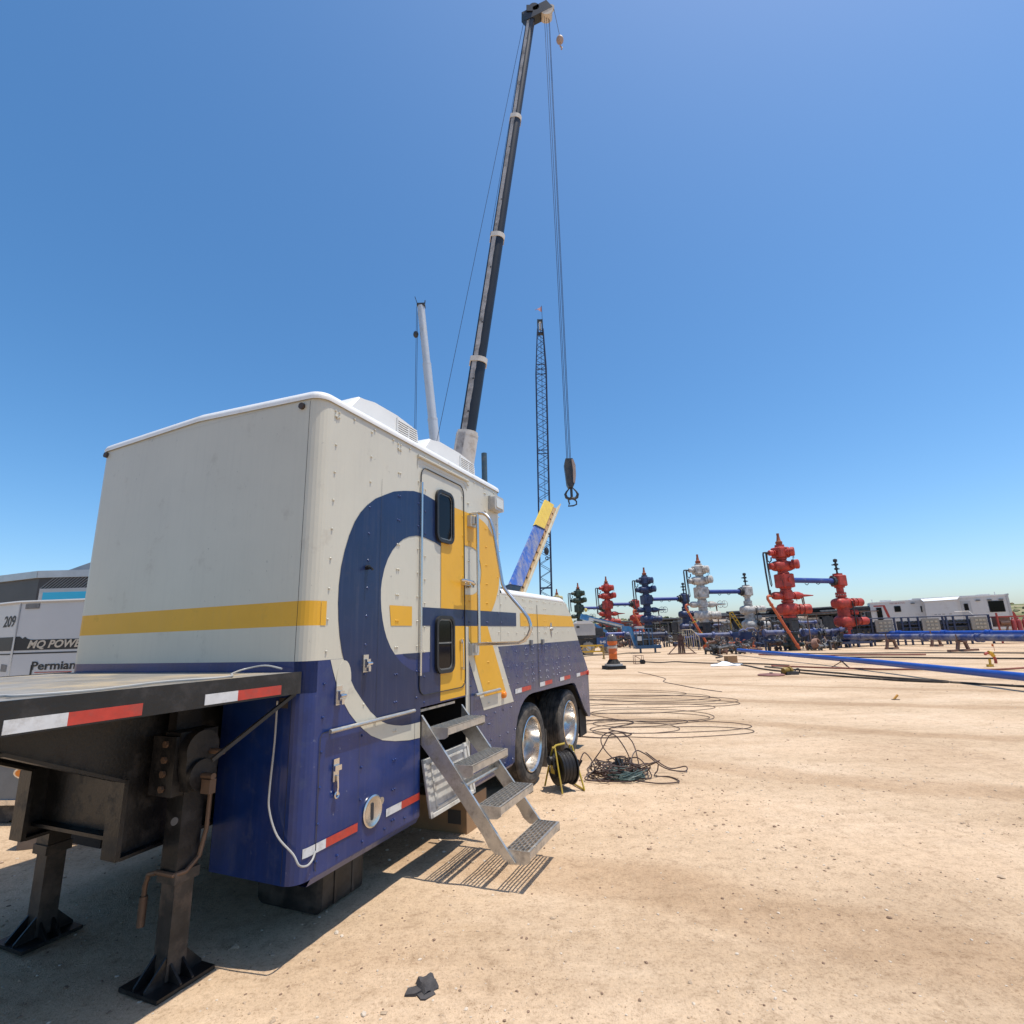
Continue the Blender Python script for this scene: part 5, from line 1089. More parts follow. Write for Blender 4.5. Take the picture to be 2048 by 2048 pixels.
mb = MB(); mb.lathe([(0, 0.30), (0.05, 0.30), (0.10, 0.24), (0.19, 0.10), (0.21, 0.0), (0.19, -0.12), (0.10, -0.24), (0, -0.26)], (3.55 - o.x, 0, 34.6), (0, 0, 1), 16); mb.tube([(3.55 - o.x, 0, 34.3), (3.55 - o.x, 0, 34.12), (3.64 - o.x, 0, 34.02), (3.60 - o.x, 0, 33.9)], 0.045, 6); B(mb, 'overhaul_ball', mat('ball_tan', (0.36, 0.25, 0.20), 0.6, var=0.2))
# silver telescopic crane beyond
t, B, o, d, L_, side, front = telescopic('mobile_crane', 'silver telescopic crane boom rising behind the trailer roof', (-5.1, 45.0, 2.0), (-8.2, 45.0, 33.0), [0.98, 0.90, 0.80, 0.70], [CS, CS, CS, CS], CS, None, [0.0, 0.36, 0.62, 0.80, 1.0])
crane_carrier(t, B, CW, 2.6)
mb = MB(); c = Vector((-8.2, 45, 33.0)) - o; mb.bx(c.x - 0.36, c.x + 0.40, -0.3, 0.3, c.z - 0.05, c.z + 0.22); mb.bar(c + Vector((-0.35, 0, 0.3)), c + Vector((-0.6, 0, 1.1)), 0.06); mb.bar(c + Vector((0.36, 0, 0.2)), c + Vector((0.40, 0, 0.65)), 0.08); B(mb, 'boom_head', DARK)
mb = MB()
for x in (-0.42, -0.30): mb.cyl((c.x + x, 0, c.z), (c.x + x - 0.1, 0, 4.0), 0.022, n=5)
mb.cyl((c.x + 0.1, 0.3, c.z - 1), (c.x + 2.35, 0.3, 12), 0.018, n=5); B(mb, 'hoist_rope', WIRE)
mb = MB(); mb.ball((c.x - 0.46, 0, 30.0), 0.26, 10, 6, sc=(1, 1, 1.35)); B(mb, 'overhaul_ball', DARK)
# lattice boom crane far away
LB = mat('lattice_navy', (0.022, 0.036, 0.085), 0.5, var=0.2)
t = thing('lattice_crane', 'far lattice boom crane with a small flag at its tip', 'crane', (4.64, 80.0, 0)); ob = Vector((4.64, 80.0, 0))
crane_carrier(t, lambda mb, n, m: mb.build(n, m, t), LB, 0.9)
zb, zt_ = 2.0, 53.3
def lat(z):
    f_ = (z - zb) / (zt_ - zb); x = 1.14 * f_ ** 1.08; w = 1.70
    if z > 44.3: w = 1.70 - (z - 44.3) / 9.0 * 0.85
    if z < 6: w = 1.2 + (z - 2) / 4 * 0.5
    return x, w
mb = MB(); zs = list(np.arange(7.0, 52.0, 1.02))
for s_ in (-1, 1):
    for y in (-1, 1):
        pts = [Vector((lat(z)[0] + s_ * lat(z)[1] / 2, y * lat(z)[1] / 2, z)) for z in (2.0, 6, 7, 16, 30, 44.3, 52.0)]; mb.tube(pts, 0.095, 6)
chord = mb.build('boom_chord', LB, t)
mb = MB()
for i, (za, zc) in enumerate(zip(zs[:-1], zs[1:])):
    xa, wa = lat(za); xc, wc = lat(zc); s_ = 1 if i % 2 else -1
    for y in (-1, 1):
        mb.bar((xa - s_ * wa / 2, y * wa / 2, za), (xc + s_ * wc / 2, y * wc / 2, zc), 0.065)
    for x in (-1, 1): mb.bar((xa + x * wa / 2, -s_ * wa / 2, za), (xc + x * wc / 2, s_ * wc / 2, zc), 0.065)
for z in (8.5, 16.5, 17.4, 30.2, 44.3, 45.2):
    x, w = lat(z)
    for y in (-1, 1): mb.bar((x - w / 2, y * w / 2, z), (x + w / 2, y * w / 2, z), 0.12)
lac = mb.build('boom_lacing', LB, t, kind='stuff')
mb = MB(); x, w = lat(52.5)
for s_ in (-1, 1): mb.bx(x + s_ * 0.38 - 0.08, x + s_ * 0.38 + 0.08, -0.4, 0.4, 51.2, 53.9)
mb.bx(x - 0.38, x + 0.38, -0.3, 0.3, 53.5, 53.9); mb.bx(x - 0.38, x + 0.38, -0.3, 0.3, 51.2, 51.5); mb.build('boom_tip', DARK, t)
mb = MB(); mb.bx(x - 0.2, x + 0.2, -0.35, 0.1, 52.0, 53.4); mb.build('tip_sheave', CW, t)
mb = MB(); mb.cyl((x + 0.42, 0, 53.9), (x + 0.42, 0, 56.7), 0.04, n=6); fp = mb.build('flag_pole', LB, t)
mb = MB(); fl = []
for i in range(7):
    for j in range(2): fl.append((x + 0.42 - i * 0.18, 0.10 * sin(i * 1.1), 56.65 - j * (1.15 - 0.10 * i) - 0.14 * i * (1 - j) ))
mb.add(fl, [(2 * i, 2 * i + 1, 2 * i + 3, 2 * i + 2) for i in range(6)]); mb.build('flag', mat('flag_red_white', (0.60, 0.33, 0.32), 0.8, var=0.5, scale=1.5), fp)
mb = MB(); mb.bx(-0.95, 0.95, -0.9, 0.9, 4.0, 7.2); mb.build('boom_foot', CB, t)
mb = MB(); xh = 0.42
for k in (-0.06, 0.06): mb.cyl((1.15 + k, -0.7, 53), (xh + k, -0.7, 14.6), 0.02, n=4)
mb.build('hoist_rope', WIRE, t)
mb = MB(); mb.ball((xh, -0.7, 14.0), 0.42, 10, 6, sc=(0.9, 0.6, 1.5)); mb.torus((xh, -0.7, 12.9), 0.2, 0.06, (0, 1, 0), 12, 5); mb.build('hook_block', DARK, t)
# ---------------------------------------------------------------- far vehicles and skids
RED_T = mat('trailer_red', (0.40, 0.05, 0.035), 0.45, var=0.1)
VWHITE = mat('vehicle_white', (0.62, 0.60, 0.565), 0.42, var=0.06, scale=1.5, dirt=((0.45, 0.40, 0.33), 0.25, 1.5))
VGREY = mat('slide_grey', (0.47, 0.46, 0.44), 0.45, var=0.05)
def quad_text(parent, txt, size, origin, xdir, zdir, m, name='lettering', bold=0.0, italic=0.0, width=None):
    vs, fs = text_mesh(txt, size, bold, italic)
    k = 1.0
    if width: k = width / (max(v[0] for v in vs) - min(v[0] for v in vs))
    o = Vector(origin); xd = Vector(xdir); zd = Vector(zdir); mb = MB(); mb.add([o + xd * (x * k) + zd * y for x, y in vs], fs)
    return mb.build(name, m, parent, fix=False)
# white command trailer behind the pipelines (local x runs along its side, -y faces the camera)
ct = thing('command_trailer', 'long white command trailer with a slide-out room and dark windows on the right', 'trailer', (35.1, 53.0, 0), radians(-29.163))
B = lambda mb, n, m, p=None: mb.build(n, m, p or ct)
mb = MB()
prof = [(0.0, 0.95), (0.0, 3.74), (10.4, 3.92), (10.4, 0.95)]
mb.prism(prof, lambda a, b: (a, 0.0, b), lambda a, b: (a, 2.6, b)); B(mb, 'body', VWHITE)
mb = MB(); mb.prism([(-0.02, 3.73), (-0.02, 3.80), (3.4, 3.90), (3.5, 4.0), (7.1, 4.03), (10.43, 4.0), (10.43, 3.91)], lambda a, b: (a, -0.03, b), lambda a, b: (a, 2.63, b)); B(mb, 'roof', ROOFW)
mb = MB(); mb.bx(4.24, 6.62, -0.75, -0.004, 1.1, 3.66); mb.bx(4.2, 6.66, -0.76, -0.76 + 0.04, 3.60, 3.70); so_ = B(mb, 'slide_out', VWHITE)
mb = MB(); mb.add([(4.18, -0.82, 3.66), (6.68, -0.82, 3.72), (7.05, -0.01, 3.99), (4.1, -0.01, 3.93)], [(0, 1, 2, 3)]); mb.add([(4.18, -0.82, 3.62), (6.68, -0.82, 3.68), (7.05, -0.01, 3.95), (4.1, -0.01, 3.89)], [(0, 1, 2, 3)]); mb.build('slide_awning', ROOFW, so_)
mb = MB(); mb.prism([(0.3, 3.50), (1.22, 3.50), (1.52, 2.25), (1.30, 2.25), (1.04, 3.38), (0.3, 3.38)], lambda a, b: (a, -0.012, b), lambda a, b: (a, -0.004, b)); B(mb, 'red_stripe', RED_T)
mb = MB(); mb.bx(0.42, 0.96, -0.02, -0.004, 1.3, 3.34); dr = B(mb, 'door', VGREY)
mb = MB(); mb.bx(0.48, 0.91, -0.03, -0.021, 1.6, 3.28); mb.build('window_pane', GLASS, dr)
for x0, x1, z0, z1 in ((1.93, 2.45, 2.80, 3.37), (3.98, 4.10, 2.69, 3.28), (7.22, 7.54, 2.66, 3.32), (8.96, 10.05, 2.46, 3.46)):
    mb = MB(); mb.prism(rrect(x0, x1, z0, z1, 0.06, 3), lambda a, b: (a, -0.03, b), lambda a, b: (a, -0.004, b)); w = B(mb, 'window', SEAM)
    mb = MB(); mb.prism(rrect(x0 + 0.05, x1 - 0.05, z0 + 0.05, z1 - 0.05, 0.04, 3), lambda a, b: (a, -0.04, b), lambda a, b: (a, -0.031, b)); mb.build('window_pane', GLASS, w)
mb = MB(); mb.bx(7.0, 7.75, -0.012, -0.004, 1.4, 3.55); B(mb, 'rear_door', VGREY)
mb = MB(); mb.bx(10.3, 10.45, -0.06, 0.02, 0.9, 4.0); mb.bx(10.42, 10.5, -0.04, 2.6, 3.9, 4.05); B(mb, 'corner_post', VGREY)
mb = MB(); mb.prism([(10.35, 1.0), (10.9, 1.0), (10.75, 1.9), (10.6, 2.4), (10.45, 2.5)], lambda a, b: (a, 0.0, b), lambda a, b: (a, 2.5, b)); B(mb, 'tail_panel', RED_T)
for x in (3.45, 8.3, 9.1, 9.9):
    mb = MB(); mb.bx(x - 0.15, x + 0.15, -0.10, -0.004, 3.50, 3.62); B(mb, 'side_lamp', GSTEEL)
mb = MB(); mb.bx(-0.9, -0.01, 0.1, 2.5, 1.0, 3.25); mb.bx(-1.0, 10.3, 0.3, 2.3, 0.55, 0.95); B(mb, 'nose_cabinet', VGREY)
mb = MB(); mb.tube([(0.3, 0.5, 3.8), (0.3, 0.5, 4.1), (0.2, 0.5, 4.15)], 0.04, 5); mb.bx(1.0, 1.9, 0.7, 1.6, 3.8, 4.0); mb.bx(8.6, 9.4, 0.8, 1.8, 3.95, 4.12); mb.cyl((9.8, 1, 4.0), (9.8, 1, 4.3), 0.04, n=6); B(mb, 'roof_gear', VWHITE)
for x in (7.2, 8.4):
    mb = MB(); mb.cyl((x, 0.05, 0.52), (x, 0.40, 0.52), 0.52, n=20); B(mb, 'wheel', RUBBER)
mb = MB(); mb.tube([(6.2, -1.5, 1.0), (6.2, -1.5, 2.6), (7.2, -1.4, 2.62), (7.9, -1.6, 1.6)], 0.035, 6); mb.tube([(6.2, -1.5, 1.9), (7.0, -1.5, 1.9)], 0.03, 6); B(mb, 'stair_rail', VWHITE)
quad_text(ct, 'HALLIBURTON', 0.17, (1.62, -0.008, 3.56), (1, 0, 0.013), (0, 0, 1), RED_T, width=1.2)
mb = MB(); 
for x in (4.82, 5.1, 5.4, 5.9): mb.bx(x, x + 0.2, -0.756, -0.752, 2.40, 2.45)
B(mb, 'worn_marking', GSTEEL)

# navy pump skid frames in front of the command trailer
def pump_skid(label, x, y, L_, rz, panel0, panel1, posts):
    t = thing('pump_skid', label, 'pump skid', (x, y, 0), rz, 'navy pump skids in a row')
    mb = MB(); mb.bx(0, L_, -0.08, 0.08, 0.86, 1.04); mb.bx(0, L_, 1.9, 2.06, 0.86, 1.04); mb.tube([(0, 0, 2.19), (L_, 0, 2.19)], 0.045, 6); mb.tube([(0, 2.0, 2.19), (L_, 2.0, 2.19)], 0.045, 6)
    for s_ in (0.05, L_ - 0.05): mb.bx(s_ - 0.07, s_ + 0.07, 0.09, 1.89, 0.88, 1.02)
    mb.build('skid_rail', SKID, t)
    for s_ in posts:
        mb = MB(); mb.bx(s_ - 0.06, s_ + 0.06, -0.06, 0.06, 0.0, 2.18); mb.build('post', SKID, t)
    mb = MB(); mb.bx(0.1, L_ - 0.1, -0.03, 0.03, 1.62, 1.68); mb.bx(0.1, panel0 - 0.1, -0.03, 0.03, 1.34, 1.40); mb.build('mid_rail', SKID, t)
    mb = MB(); mb.prism(rrect(panel0, panel1, 1.08, 2.05, 0.05, 3), lambda a, b: (a, -0.22, b), lambda a, b: (a, -0.10, b)); pn = mb.build('pump_cover', mat('pump_cover_tan', (0.30, 0.27, 0.22), 0.6, var=0.15, scale=4), t)
    mb = MB()
    for r_ in range(3):
        for c_ in range(3):
            xx = panel0 + 0.35 + c_ * (panel1 - panel0 - 0.5) / 2.4; mb.bx(xx - 0.07, xx + 0.12, -0.26, -0.222, 1.2 + 0.27 * r_, 1.34 + 0.27 * r_)
    mb.build('valve_cap', mat('cap_pale', (0.48, 0.42, 0.31), 0.6, var=0.2, scale=6), pn)
    mb = MB()
    for r_ in range(2):
        for c_ in range(4): mb.cyl((0.35 + c_ * (panel0 - 0.6) / 3.2, 0.05, 1.22 + 0.5 * r_), (0.35 + c_ * (panel0 - 0.6) / 3.2, 0.9, 1.22 + 0.5 * r_), 0.17, n=14)
    mb.bx(0.2, L_ - 0.2, 0.6, 1.5, 1.04, 1.9)
    mb.build('fluid_end', DARK, t)
    return t
rzf = radians(-15.05); fd = Vector((cos(rzf), sin(rzf)))
fo = Vector((28.2, 44.5))
for lab, u0, L_, p0, p1, ps in (('navy pump skid with a tan cover nearest the red valve stack', -0.6, 3.35, 1.80, 3.05, (0.05, 1.6, 3.25)), ('navy pump skid with a tan cover in the middle of the row', 3.12, 2.98, 1.36, 2.56, (0.06, 0.55, 1.2, 2.9)), ('navy pump skid with a tan cover at the right end of the row', 6.18, 2.98, 1.60, 2.68, (0.06, 0.55, 1.5, 2.9))):
    q = fo + fd * u0; pump_skid(lab, q.x, q.y, L_, rzf, p0, p1, ps)
# red bottle rack at the right edge
t = thing('bottle_rack', 'red rack of upright gas bottles at the right edge of the picture', 'rack', (38.0, 41.6, 0), rzf)
mb = MB(); mb.bx(-0.9, 2.6, -0.3, 0.9, 0.45, 0.6); mb.bx(-0.9, 2.6, -0.35, -0.28, 1.95, 2.05); mb.bx(-0.9, 2.6, 0.85, 0.92, 1.95, 2.05)
for x in (-0.85, 2.55): mb.bx(x - 0.05, x + 0.05, -0.33, -0.23, 0, 2.3)
mb.build('rack_frame', RED_T, t)
for k in range(6):
    mb = MB(); x = 0.25 + k * 0.36; mb.lathe([(0, 0.6), (0.15, 0.6), (0.155, 0.65), (0.155, 1.6), (0.13, 1.72), (0.05, 1.80), (0.045, 1.9), (0, 1.9)], (x, 0, 0), n=14); b_ = mb.build('gas_bottle', mat('bottle_red', (0.34, 0.055, 0.05), 0.45, var=0.15), t)
    mb = MB(); mb.cyl((x, 0, 1.9), (x, 0, 1.98), 0.05, n=8); mb.build('bottle_valve', VGREY, b_)
mb = MB(); mb.bx(-0.8, 0.0, -0.2, 0.6, 1.25, 1.95); mb.cyl((-0.7, -0.25, 1.55), (-0.1, -0.25, 1.55), 0.14, n=12); mb.bar((-0.5, -0.3, 0.6), (-0.3, -0.3, 1.3), 0.1); mb.build('rack_pump', RSTEEL, t)

# pressure pumping trailers parked beyond the wells
def pump_trailer(label, x, y, rz, tone, seed):
    r = random.Random(seed); t = thing('pump_trailer', label, 'pump trailer', (x, y, 0), rz, 'pumping trailers parked beyond the wells')
    Bp = lambda mb, n, m: mb.build(n, m, t)
    mb = MB(); mb.bx(0, 11, 0.55, 0.75, 0.95, 1.25); mb.bx(0, 11, 1.75, 1.95, 0.95, 1.25)
    for k in range(7): mb.bx(0.2 + k * 1.75, 0.4 + k * 1.75, 0.75, 1.75, 1.0, 1.2)
    mb.bx(0, 11, -0.02, 0.02, 2.95, 3.02); 
    for k in range(6): mb.bx(0.3 + k * 2.1, 0.36 + k * 2.1, -0.02, 0.02, 1.2, 3.0)
    Bp(mb, 'chassis', RSTEEL if r.random() < 0.5 else GSTEEL)
    mb = MB(); mb.bx(4.2, 7.2, 0.5, 2.0, 1.35, 2.5); mb.bx(4.4, 7.0, 0.35, 2.1, 1.6, 2.2)
    for k in range(6): mb.cyl((4.5 + k * 0.45, 0.30, 2.2), (4.5 + k * 0.45, 0.30, 2.7), 0.12, n=8)
    mb.cyl((4.1, 0.8, 2.75), (7.4, 0.8, 2.75), 0.22, n=12); mb.cyl((4.6, 1.4, 2.5), (4.6, 1.4, 3.35), 0.15, n=10)
    Bp(mb, 'engine', DARK)
    mb = MB(); mb.bx(8.4, 10.6, 0.2, 2.3, 1.3, 3.35); Bp(mb, 'radiator', tone)
    mb = MB(); mb.cyl((8.6, 0.19, 2.3), (8.6, 0.05, 2.3), 0.1, n=8)
    for k in range(9): mb.bx(8.5, 10.5, 0.14, 0.19, 1.5 + 0.2 * k, 1.56 + 0.2 * k)
    Bp(mb, 'radiator_louvre', GSTEEL)
    mb = MB(); mb.bx(1.0, 3.0, 0.3, 2.1, 1.35, 2.35); mb.cyl((1.0, 1.1, 2.3), (3.0, 1.1, 2.3), 0.5, n=14); Bp(mb, 'pump_power_end', mat('pump_tan', (0.34, 0.27, 0.22), 0.6, var=0.25, scale=2, dirt=((0.14, 0.10, 0.08), 0.5, 2)))
    mb = MB()
    for k in range(5): mb.cyl((1.1 + k * 0.42, -0.1, 1.7), (1.1 + k * 0.42, 0.5, 1.7), 0.18, n=12); mb.cyl((1.1 + k * 0.42, 0.1, 1.4), (1.1 + k * 0.42, 0.1, 2.15), 0.14, n=10)
    mb.cyl((0.7, 0.0, 1.4), (3.3, 0.0, 1.4), 0.13, n=10); Bp(mb, 'fluid_end', GSTEEL)
    mb = MB()
    for k in range(7): 
        z = 2.7 + r.random() * 0.9; x0 = 0.3 + r.random() * 3; mb.cyl((x0, 0.25 + 0.25 * k, z), (x0 + 2.5 + r.random() * 4, 0.25 + 0.25 * k, z + 0.1), 0.09 + 0.10 * r.random(), n=8)
    mb.bx(0.3, 10.8, 0.6, 1.8, 0.35, 0.95); mb.bx(3.1, 4.1, 0.3, 2.0, 1.3, 2.6); mb.bx(7.3, 8.3, 0.3, 2.0, 1.3, 2.9); mb.bx(0.2, 4.0, 0.2, 0.6, 2.9, 3.05); mb.bx(5.6, 8.2, 0.3, 1.9, 3.25, 3.40); mb.cyl((4.8, 1.2, 3.15), (8.0, 1.2, 3.15), 0.20, n=12); Bp(mb, 'exhaust_stack', DARK)
    for x0 in (6.4, 7.7, 9.0):
        for y0 in (0.15, 1.95):
            mb = MB(); mb.cyl((x0, y0, 0.55), (x0, y0 + 0.4, 0.55), 0.54, n=18); Bp(mb, 'wheel', RUBBER)
    mb = MB(); mb.tube([(0.5, -0.2, 1.4), (0.2, -0.6, 1.1), (0.0, -1.2, 0.5), (-0.2, -2.0, 0.15)], 0.07, 7); mb.tube([(2.2, -0.2, 1.4), (2.4, -0.8, 1.0), (2.3, -1.6, 0.15)], 0.07, 7); Bp(mb, 'discharge_iron', RSTEEL)
    return t
pt = [('dark pumping trailer with grey louvres right behind the white valve stack', 21.5, 60.0, 0.14, VGREY, 1), ('dark pumping trailer between the white stack and the tall red tree', 25.4, 57.5, 0.10, GSTEEL, 2), ('dark pumping trailer with pale louvres behind the tall red tree', 29.8, 62.5, -0.05, VGREY, 3), ('pumping trailer whose nose shows beside the bright red valve stack', 27.4, 53.5, -0.10, GSTEEL, 4), ('pumping trailer far back between the navy and the white trees', 17.5, 84.0, 0.15, GSTEEL, 5), ('pumping trailer far back beside the navy valve stack', 14.0, 96, 0.1, VGREY, 6), ('pumping trailer deep behind the white stack, its top black with pipes', 24.5, 70, 0.05, GSTEEL, 7), ('pumping trailer deep behind the red valve stack, its top black with pipes', 33.5, 67, 0.0, GSTEEL, 8)]
for a in pt: pump_trailer(*a)
t = thing('rust_tank', 'low rust red tank trailer behind the boom lift arm', 'tank trailer', (13.2, 88.0, 0), 0.1)
mb = MB(); mb.prism([(0, 0.8), (0.6, 3.1), (6.2, 3.1), (7.0, 0.8)], lambda a, b: (a, 0, b), lambda a, b: (a, 2.6, b)); mb.build('tank_body', RUST, t)
mb = MB(); 
for k in range(5): mb.bar((0.6 + k * 1.35, -0.08, 0.8), (0.9 + k * 1.35, -0.08, 3.1), 0.12)
mb.bx(0.4, 6.4, -0.12, -0.01, 3.0, 3.2); mb.build('tank_rib', RUST, t)
for x in (1.2, 5.6):
    mb = MB(); mb.cyl((x, 0.1, 0.5), (x, 0.5, 0.5), 0.5, n=16); mb.build('wheel', RUBBER, t)

# low manifold between the wells: blue cabinet, headers, iron
t = thing('valve_cabinet', 'dark blue square cabinet with pipe loops below the white valve stack', 'cabinet', (19.6, 46.2, 0), 0.15)
mb = MB(); mb.prism(rrect(-0.55, 0.62, 0.12, 1.42, 0.05, 2), lambda a, b: (a, 0, b), lambda a, b: (a, 1.1, b)); mb.build('cabinet_body', mat('cabinet_blue', (0.018, 0.036, 0.105), 0.45, var=0.15), t)
mb = MB()
for x in (0.8, 1.15, 1.6, 2.0): mb.tube([(x, 0, 0.1), (x, 0, 1.35), (x + 0.2, 0, 1.45), (x + 0.4, 0, 1.3), (x + 0.4, 0, 0.1)], 0.06, 7)
mb.bx(0.63, 2.6, 0.1, 0.9, 0.1, 0.4); mb.bx(0.63, 2.6, 0.1, 0.2, 0.7, 0.82); mb.bx(0.7, 2.4, 0.3, 0.9, 0.4, 1.1)
mb.build('pipe_rack', SKID, t)
mb = MB(); mb.tube([(-0.6, 0, 1.15), (-0.55, -0.05, 1.5), (-0.2, -0.05, 1.62), (0.1, -0.05, 1.5)], 0.09, 8); mb.tube([(0.0, 0.1, 1.45), (0.3, 0.1, 1.7), (0.9, 0.1, 1.7), (1.1, 0.1, 1.4)], 0.07, 8); mb.build('header_elbow', PIPED, t)
def header(label, x, y, L_, rz, z, r, m, legs=2):
    t = thing('manifold_header', label, 'pipe', (x, y, 0), rz, 'blue manifold headers between the wells')
    mb = MB(); mb.cyl((0, 0, z), (L_, 0, z), r, n=16); mb.build('pipe_barrel', m, t)
    for k in range(3):
        mb = MB(); q = L_ * (0.03 + 0.47 * k); mb.cyl((q - 0.09, 0, z), (q + 0.09, 0, z), r * 1.5, n=16); mb.build('pipe_hub', m, t)
    for k in range(legs):
        mb = MB(); q = L_ * (0.15 + 0.7 * k / max(1, legs - 1)); mb.bar((q - 0.25, 0, 0), (q - 0.05, 0, z - r), 0.09); mb.bar((q + 0.25, 0, 0), (q + 0.05, 0, z - r), 0.09); mb.build('pipe_leg', SKID, t)
header('dusty blue header between the white tree and the blue cabinet', 15.7, 47.6, 3.4, 0.08, 1.22, 0.19, PIPED)
header('dusty blue header between the blue cabinet and the tall red tree', 20.4, 44.6, 4.6, 0.12, 1.30, 0.20, PIPED)
header('dark blue header to the left of the white tree base', 11.5, 57.0, 4.6, 0.1, 1.35, 0.22, SKID, 3)
header('blue header behind the lift basket below the navy tree', 10.3, 62.0, 4.2, 0.1, 1.5, 0.2, PIPE)
header('upper dusty blue header to the right of the tall red tree', 23.2, 47.0, 3.2, 0.1, 2.05, 0.13, PIPED)
header('dark header running from the tall red tree to the red stack', 22.6, 42.6, 3.0, 0.15, 1.25, 0.20, PIPED)
header('upper blue header between the white tree and white stack', 17.0, 55.0, 4.4, 0.1, 2.1, 0.13, PIPED)
def iron(label, x, y, w, d_, n, seed, mats_, hmax=0.9):
    """a low tangle of valves, swivels and short iron on the ground"""
    r = random.Random(seed); t = thing('iron_cluster', label, 'pipe fittings', (x, y, 0), 0, 'clusters of iron on the ground between the wells')
    for k in range(n):
        mb = MB(); px, py, z = r.uniform(-w, w), r.uniform(-d_, d_), r.uniform(0.1, hmax); L_ = r.uniform(0.3, 1.1); a = r.uniform(-0.5, 0.5) + (1.57 if r.random() < 0.25 else 0); rr = r.uniform(0.05, 0.12); dv = Vector((cos(a), sin(a), r.uniform(-0.2, 0.2))) * L_
        p = Vector((px, py, z)); mb.cyl(p, p + dv, rr, n=8); mb.cyl(p - dv * 0.05, p + dv * 0.12, rr * 1.6, n=8); mb.cyl(p + dv * 0.6, p + dv * 0.85, rr * 1.9, n=8); mb.cyl((px, py, 0), (px, py, z), rr * 0.7, n=6)
        if r.random() < 0.4: handwheel(mb, p + dv * 0.7 + Vector((0, -0.1, rr * 3)), (0.2, -1, 0.3), 0.16)
        mb.build('iron_piece', r.choice(mats_), t)
iron('rust and black iron in front of the blue cabinet, left of the slim pipe', 14.9, 38.6, 1.6, 1.0, 22, 3, [DARK, DARK, RSTEEL, GSTEEL], 0.6)
iron('red and brown iron on the ground between the white tree and cabinet', 17.6, 45.5, 1.7, 1.4, 20, 4, [DARK, RSTEEL, ORNG, GSTEEL], 0.7)
iron('red and brown iron heaped behind the lift basket', 12.7, 62.0, 3.2, 2.5, 26, 5, [RSTEEL, ORNG, DARK, RSTEEL], 0.8)
iron('dark valves massed below the navy valve stack', 17.6, 58.5, 2.4, 1.2, 24, 6, [DARK, SKID, DARK, GSTEEL], 1.8)
iron('brown iron and red hoses at the foot of the tall red tree', 22.4, 40.0, 1.2, 0.7, 14, 7, [RSTEEL, DARK, GSTEEL], 0.6)
iron('grey iron at the left foot of the tall red tree', 19.2, 41.4, 1.0, 0.8, 10, 8, [GSTEEL, RSTEEL, SKID], 0.8)
iron('dark blue valves between the tall red tree and the red stack', 24.4, 43.2, 1.4, 0.7, 16, 9, [DARK, SKID, PIPED], 1.4)
iron('tall dark valves and blue pipe massed right behind the white tree', 19.5, 55.5, 2.6, 1.2, 34, 21, [DARK, SKID, DARK, GSTEEL, PIPED], 2.4)
iron('tall dark valves massed behind the tall red frac tree', 24.0, 50.0, 2.8, 1.4, 36, 22, [DARK, DARK, RSTEEL, GSTEEL, PIPED], 2.4)
iron('dark valves and grey iron behind the blue cabinet', 21.0, 49.0, 1.8, 1.0, 26, 23, [DARK, SKID, GSTEEL, RSTEEL], 1.6)
iron('dark iron massed behind the basket of the boom lift', 14.2, 66, 3.4, 1.6, 34, 24, [DARK, SKID, RSTEEL, GSTEEL], 2.2)
iron('brown iron behind the grey boom lift body', 9.4, 70, 2.4, 1.5, 16, 10, [RSTEEL, ORNG, DARK], 1.1)
# coiled strap and brown hose at the foot of the red tree
t = thing('hose_coil', 'brown hose coiled beside the foot of the tall red tree', 'hose', (21.7, 39.6, 0), 0)
mb = MB()
for k in range(5): mb.torus((0.05 * k, -0.05 * k, 0.45 + 0.03 * k), 0.34 - 0.02 * k, 0.06, (0.7, -1, 0.1 * k), 20, 6)
mb.build('coil', mat('hose_tan', (0.26, 0.14, 0.10), 0.75, var=0.3, scale=6), t)
# cream stair rack beside the white tree
t = thing('guard_panel', 'cream barred guard panel leaning at the foot of the white tree', 'panel', (15.2, 47.0, 0), 0.1)
mb = MB(); CR = mat('cream_bar', (0.50, 0.40, 0.26), 0.6, var=0.15)
mb.tube([(-0.7, 0, 0), (-0.7, 0.1, 1.75), (0.15, 0.1, 1.75), (0.75, 0.1, 1.1), (0.75, 0, 0)], 0.035, 6); mb.build('panel_frame', CR, t)
for k in range(6):
    mb = MB(); x = -0.55 + k * 0.2; mb.bar((x, 0.0, 0.1), (x, 0.1, 1.7 if x < 0.2 else 1.7 - (x - 0.15)), 0.035); mb.build('panel_bar', CR, t)
t = thing('yellow_ladder_rack', 'yellow barred rack leaning in front of the white valve stack', 'rack', (20.9, 50.5, 0), 0.1)
mb = MB(); mb.bar((-0.5, 0, 3.3), (0.55, -0.3, 1.1), 0.08); mb.bar((-0.75, 0, 3.2), (0.2, -0.3, 1.3), 0.08); mb.bar((0.55, -0.3, 1.1), (0.55, -0.3, 0), 0.08); mb.bar((-0.75, 0, 3.2), (-0.75, 0, 0), 0.06); mb.build('rack_frame', YEL, t)
for k in range(5):
    mb = MB(); f_ = k / 5; mb.bar((-0.70 + 0.85 * f_, -0.05 - 0.2 * f_, 3.2 - 1.8 * f_), (-0.42 + 0.85 * f_, -0.05 - 0.2 * f_, 3.2 - 1.9 * f_), 0.07); mb.build('rack_bar', YEL, t)

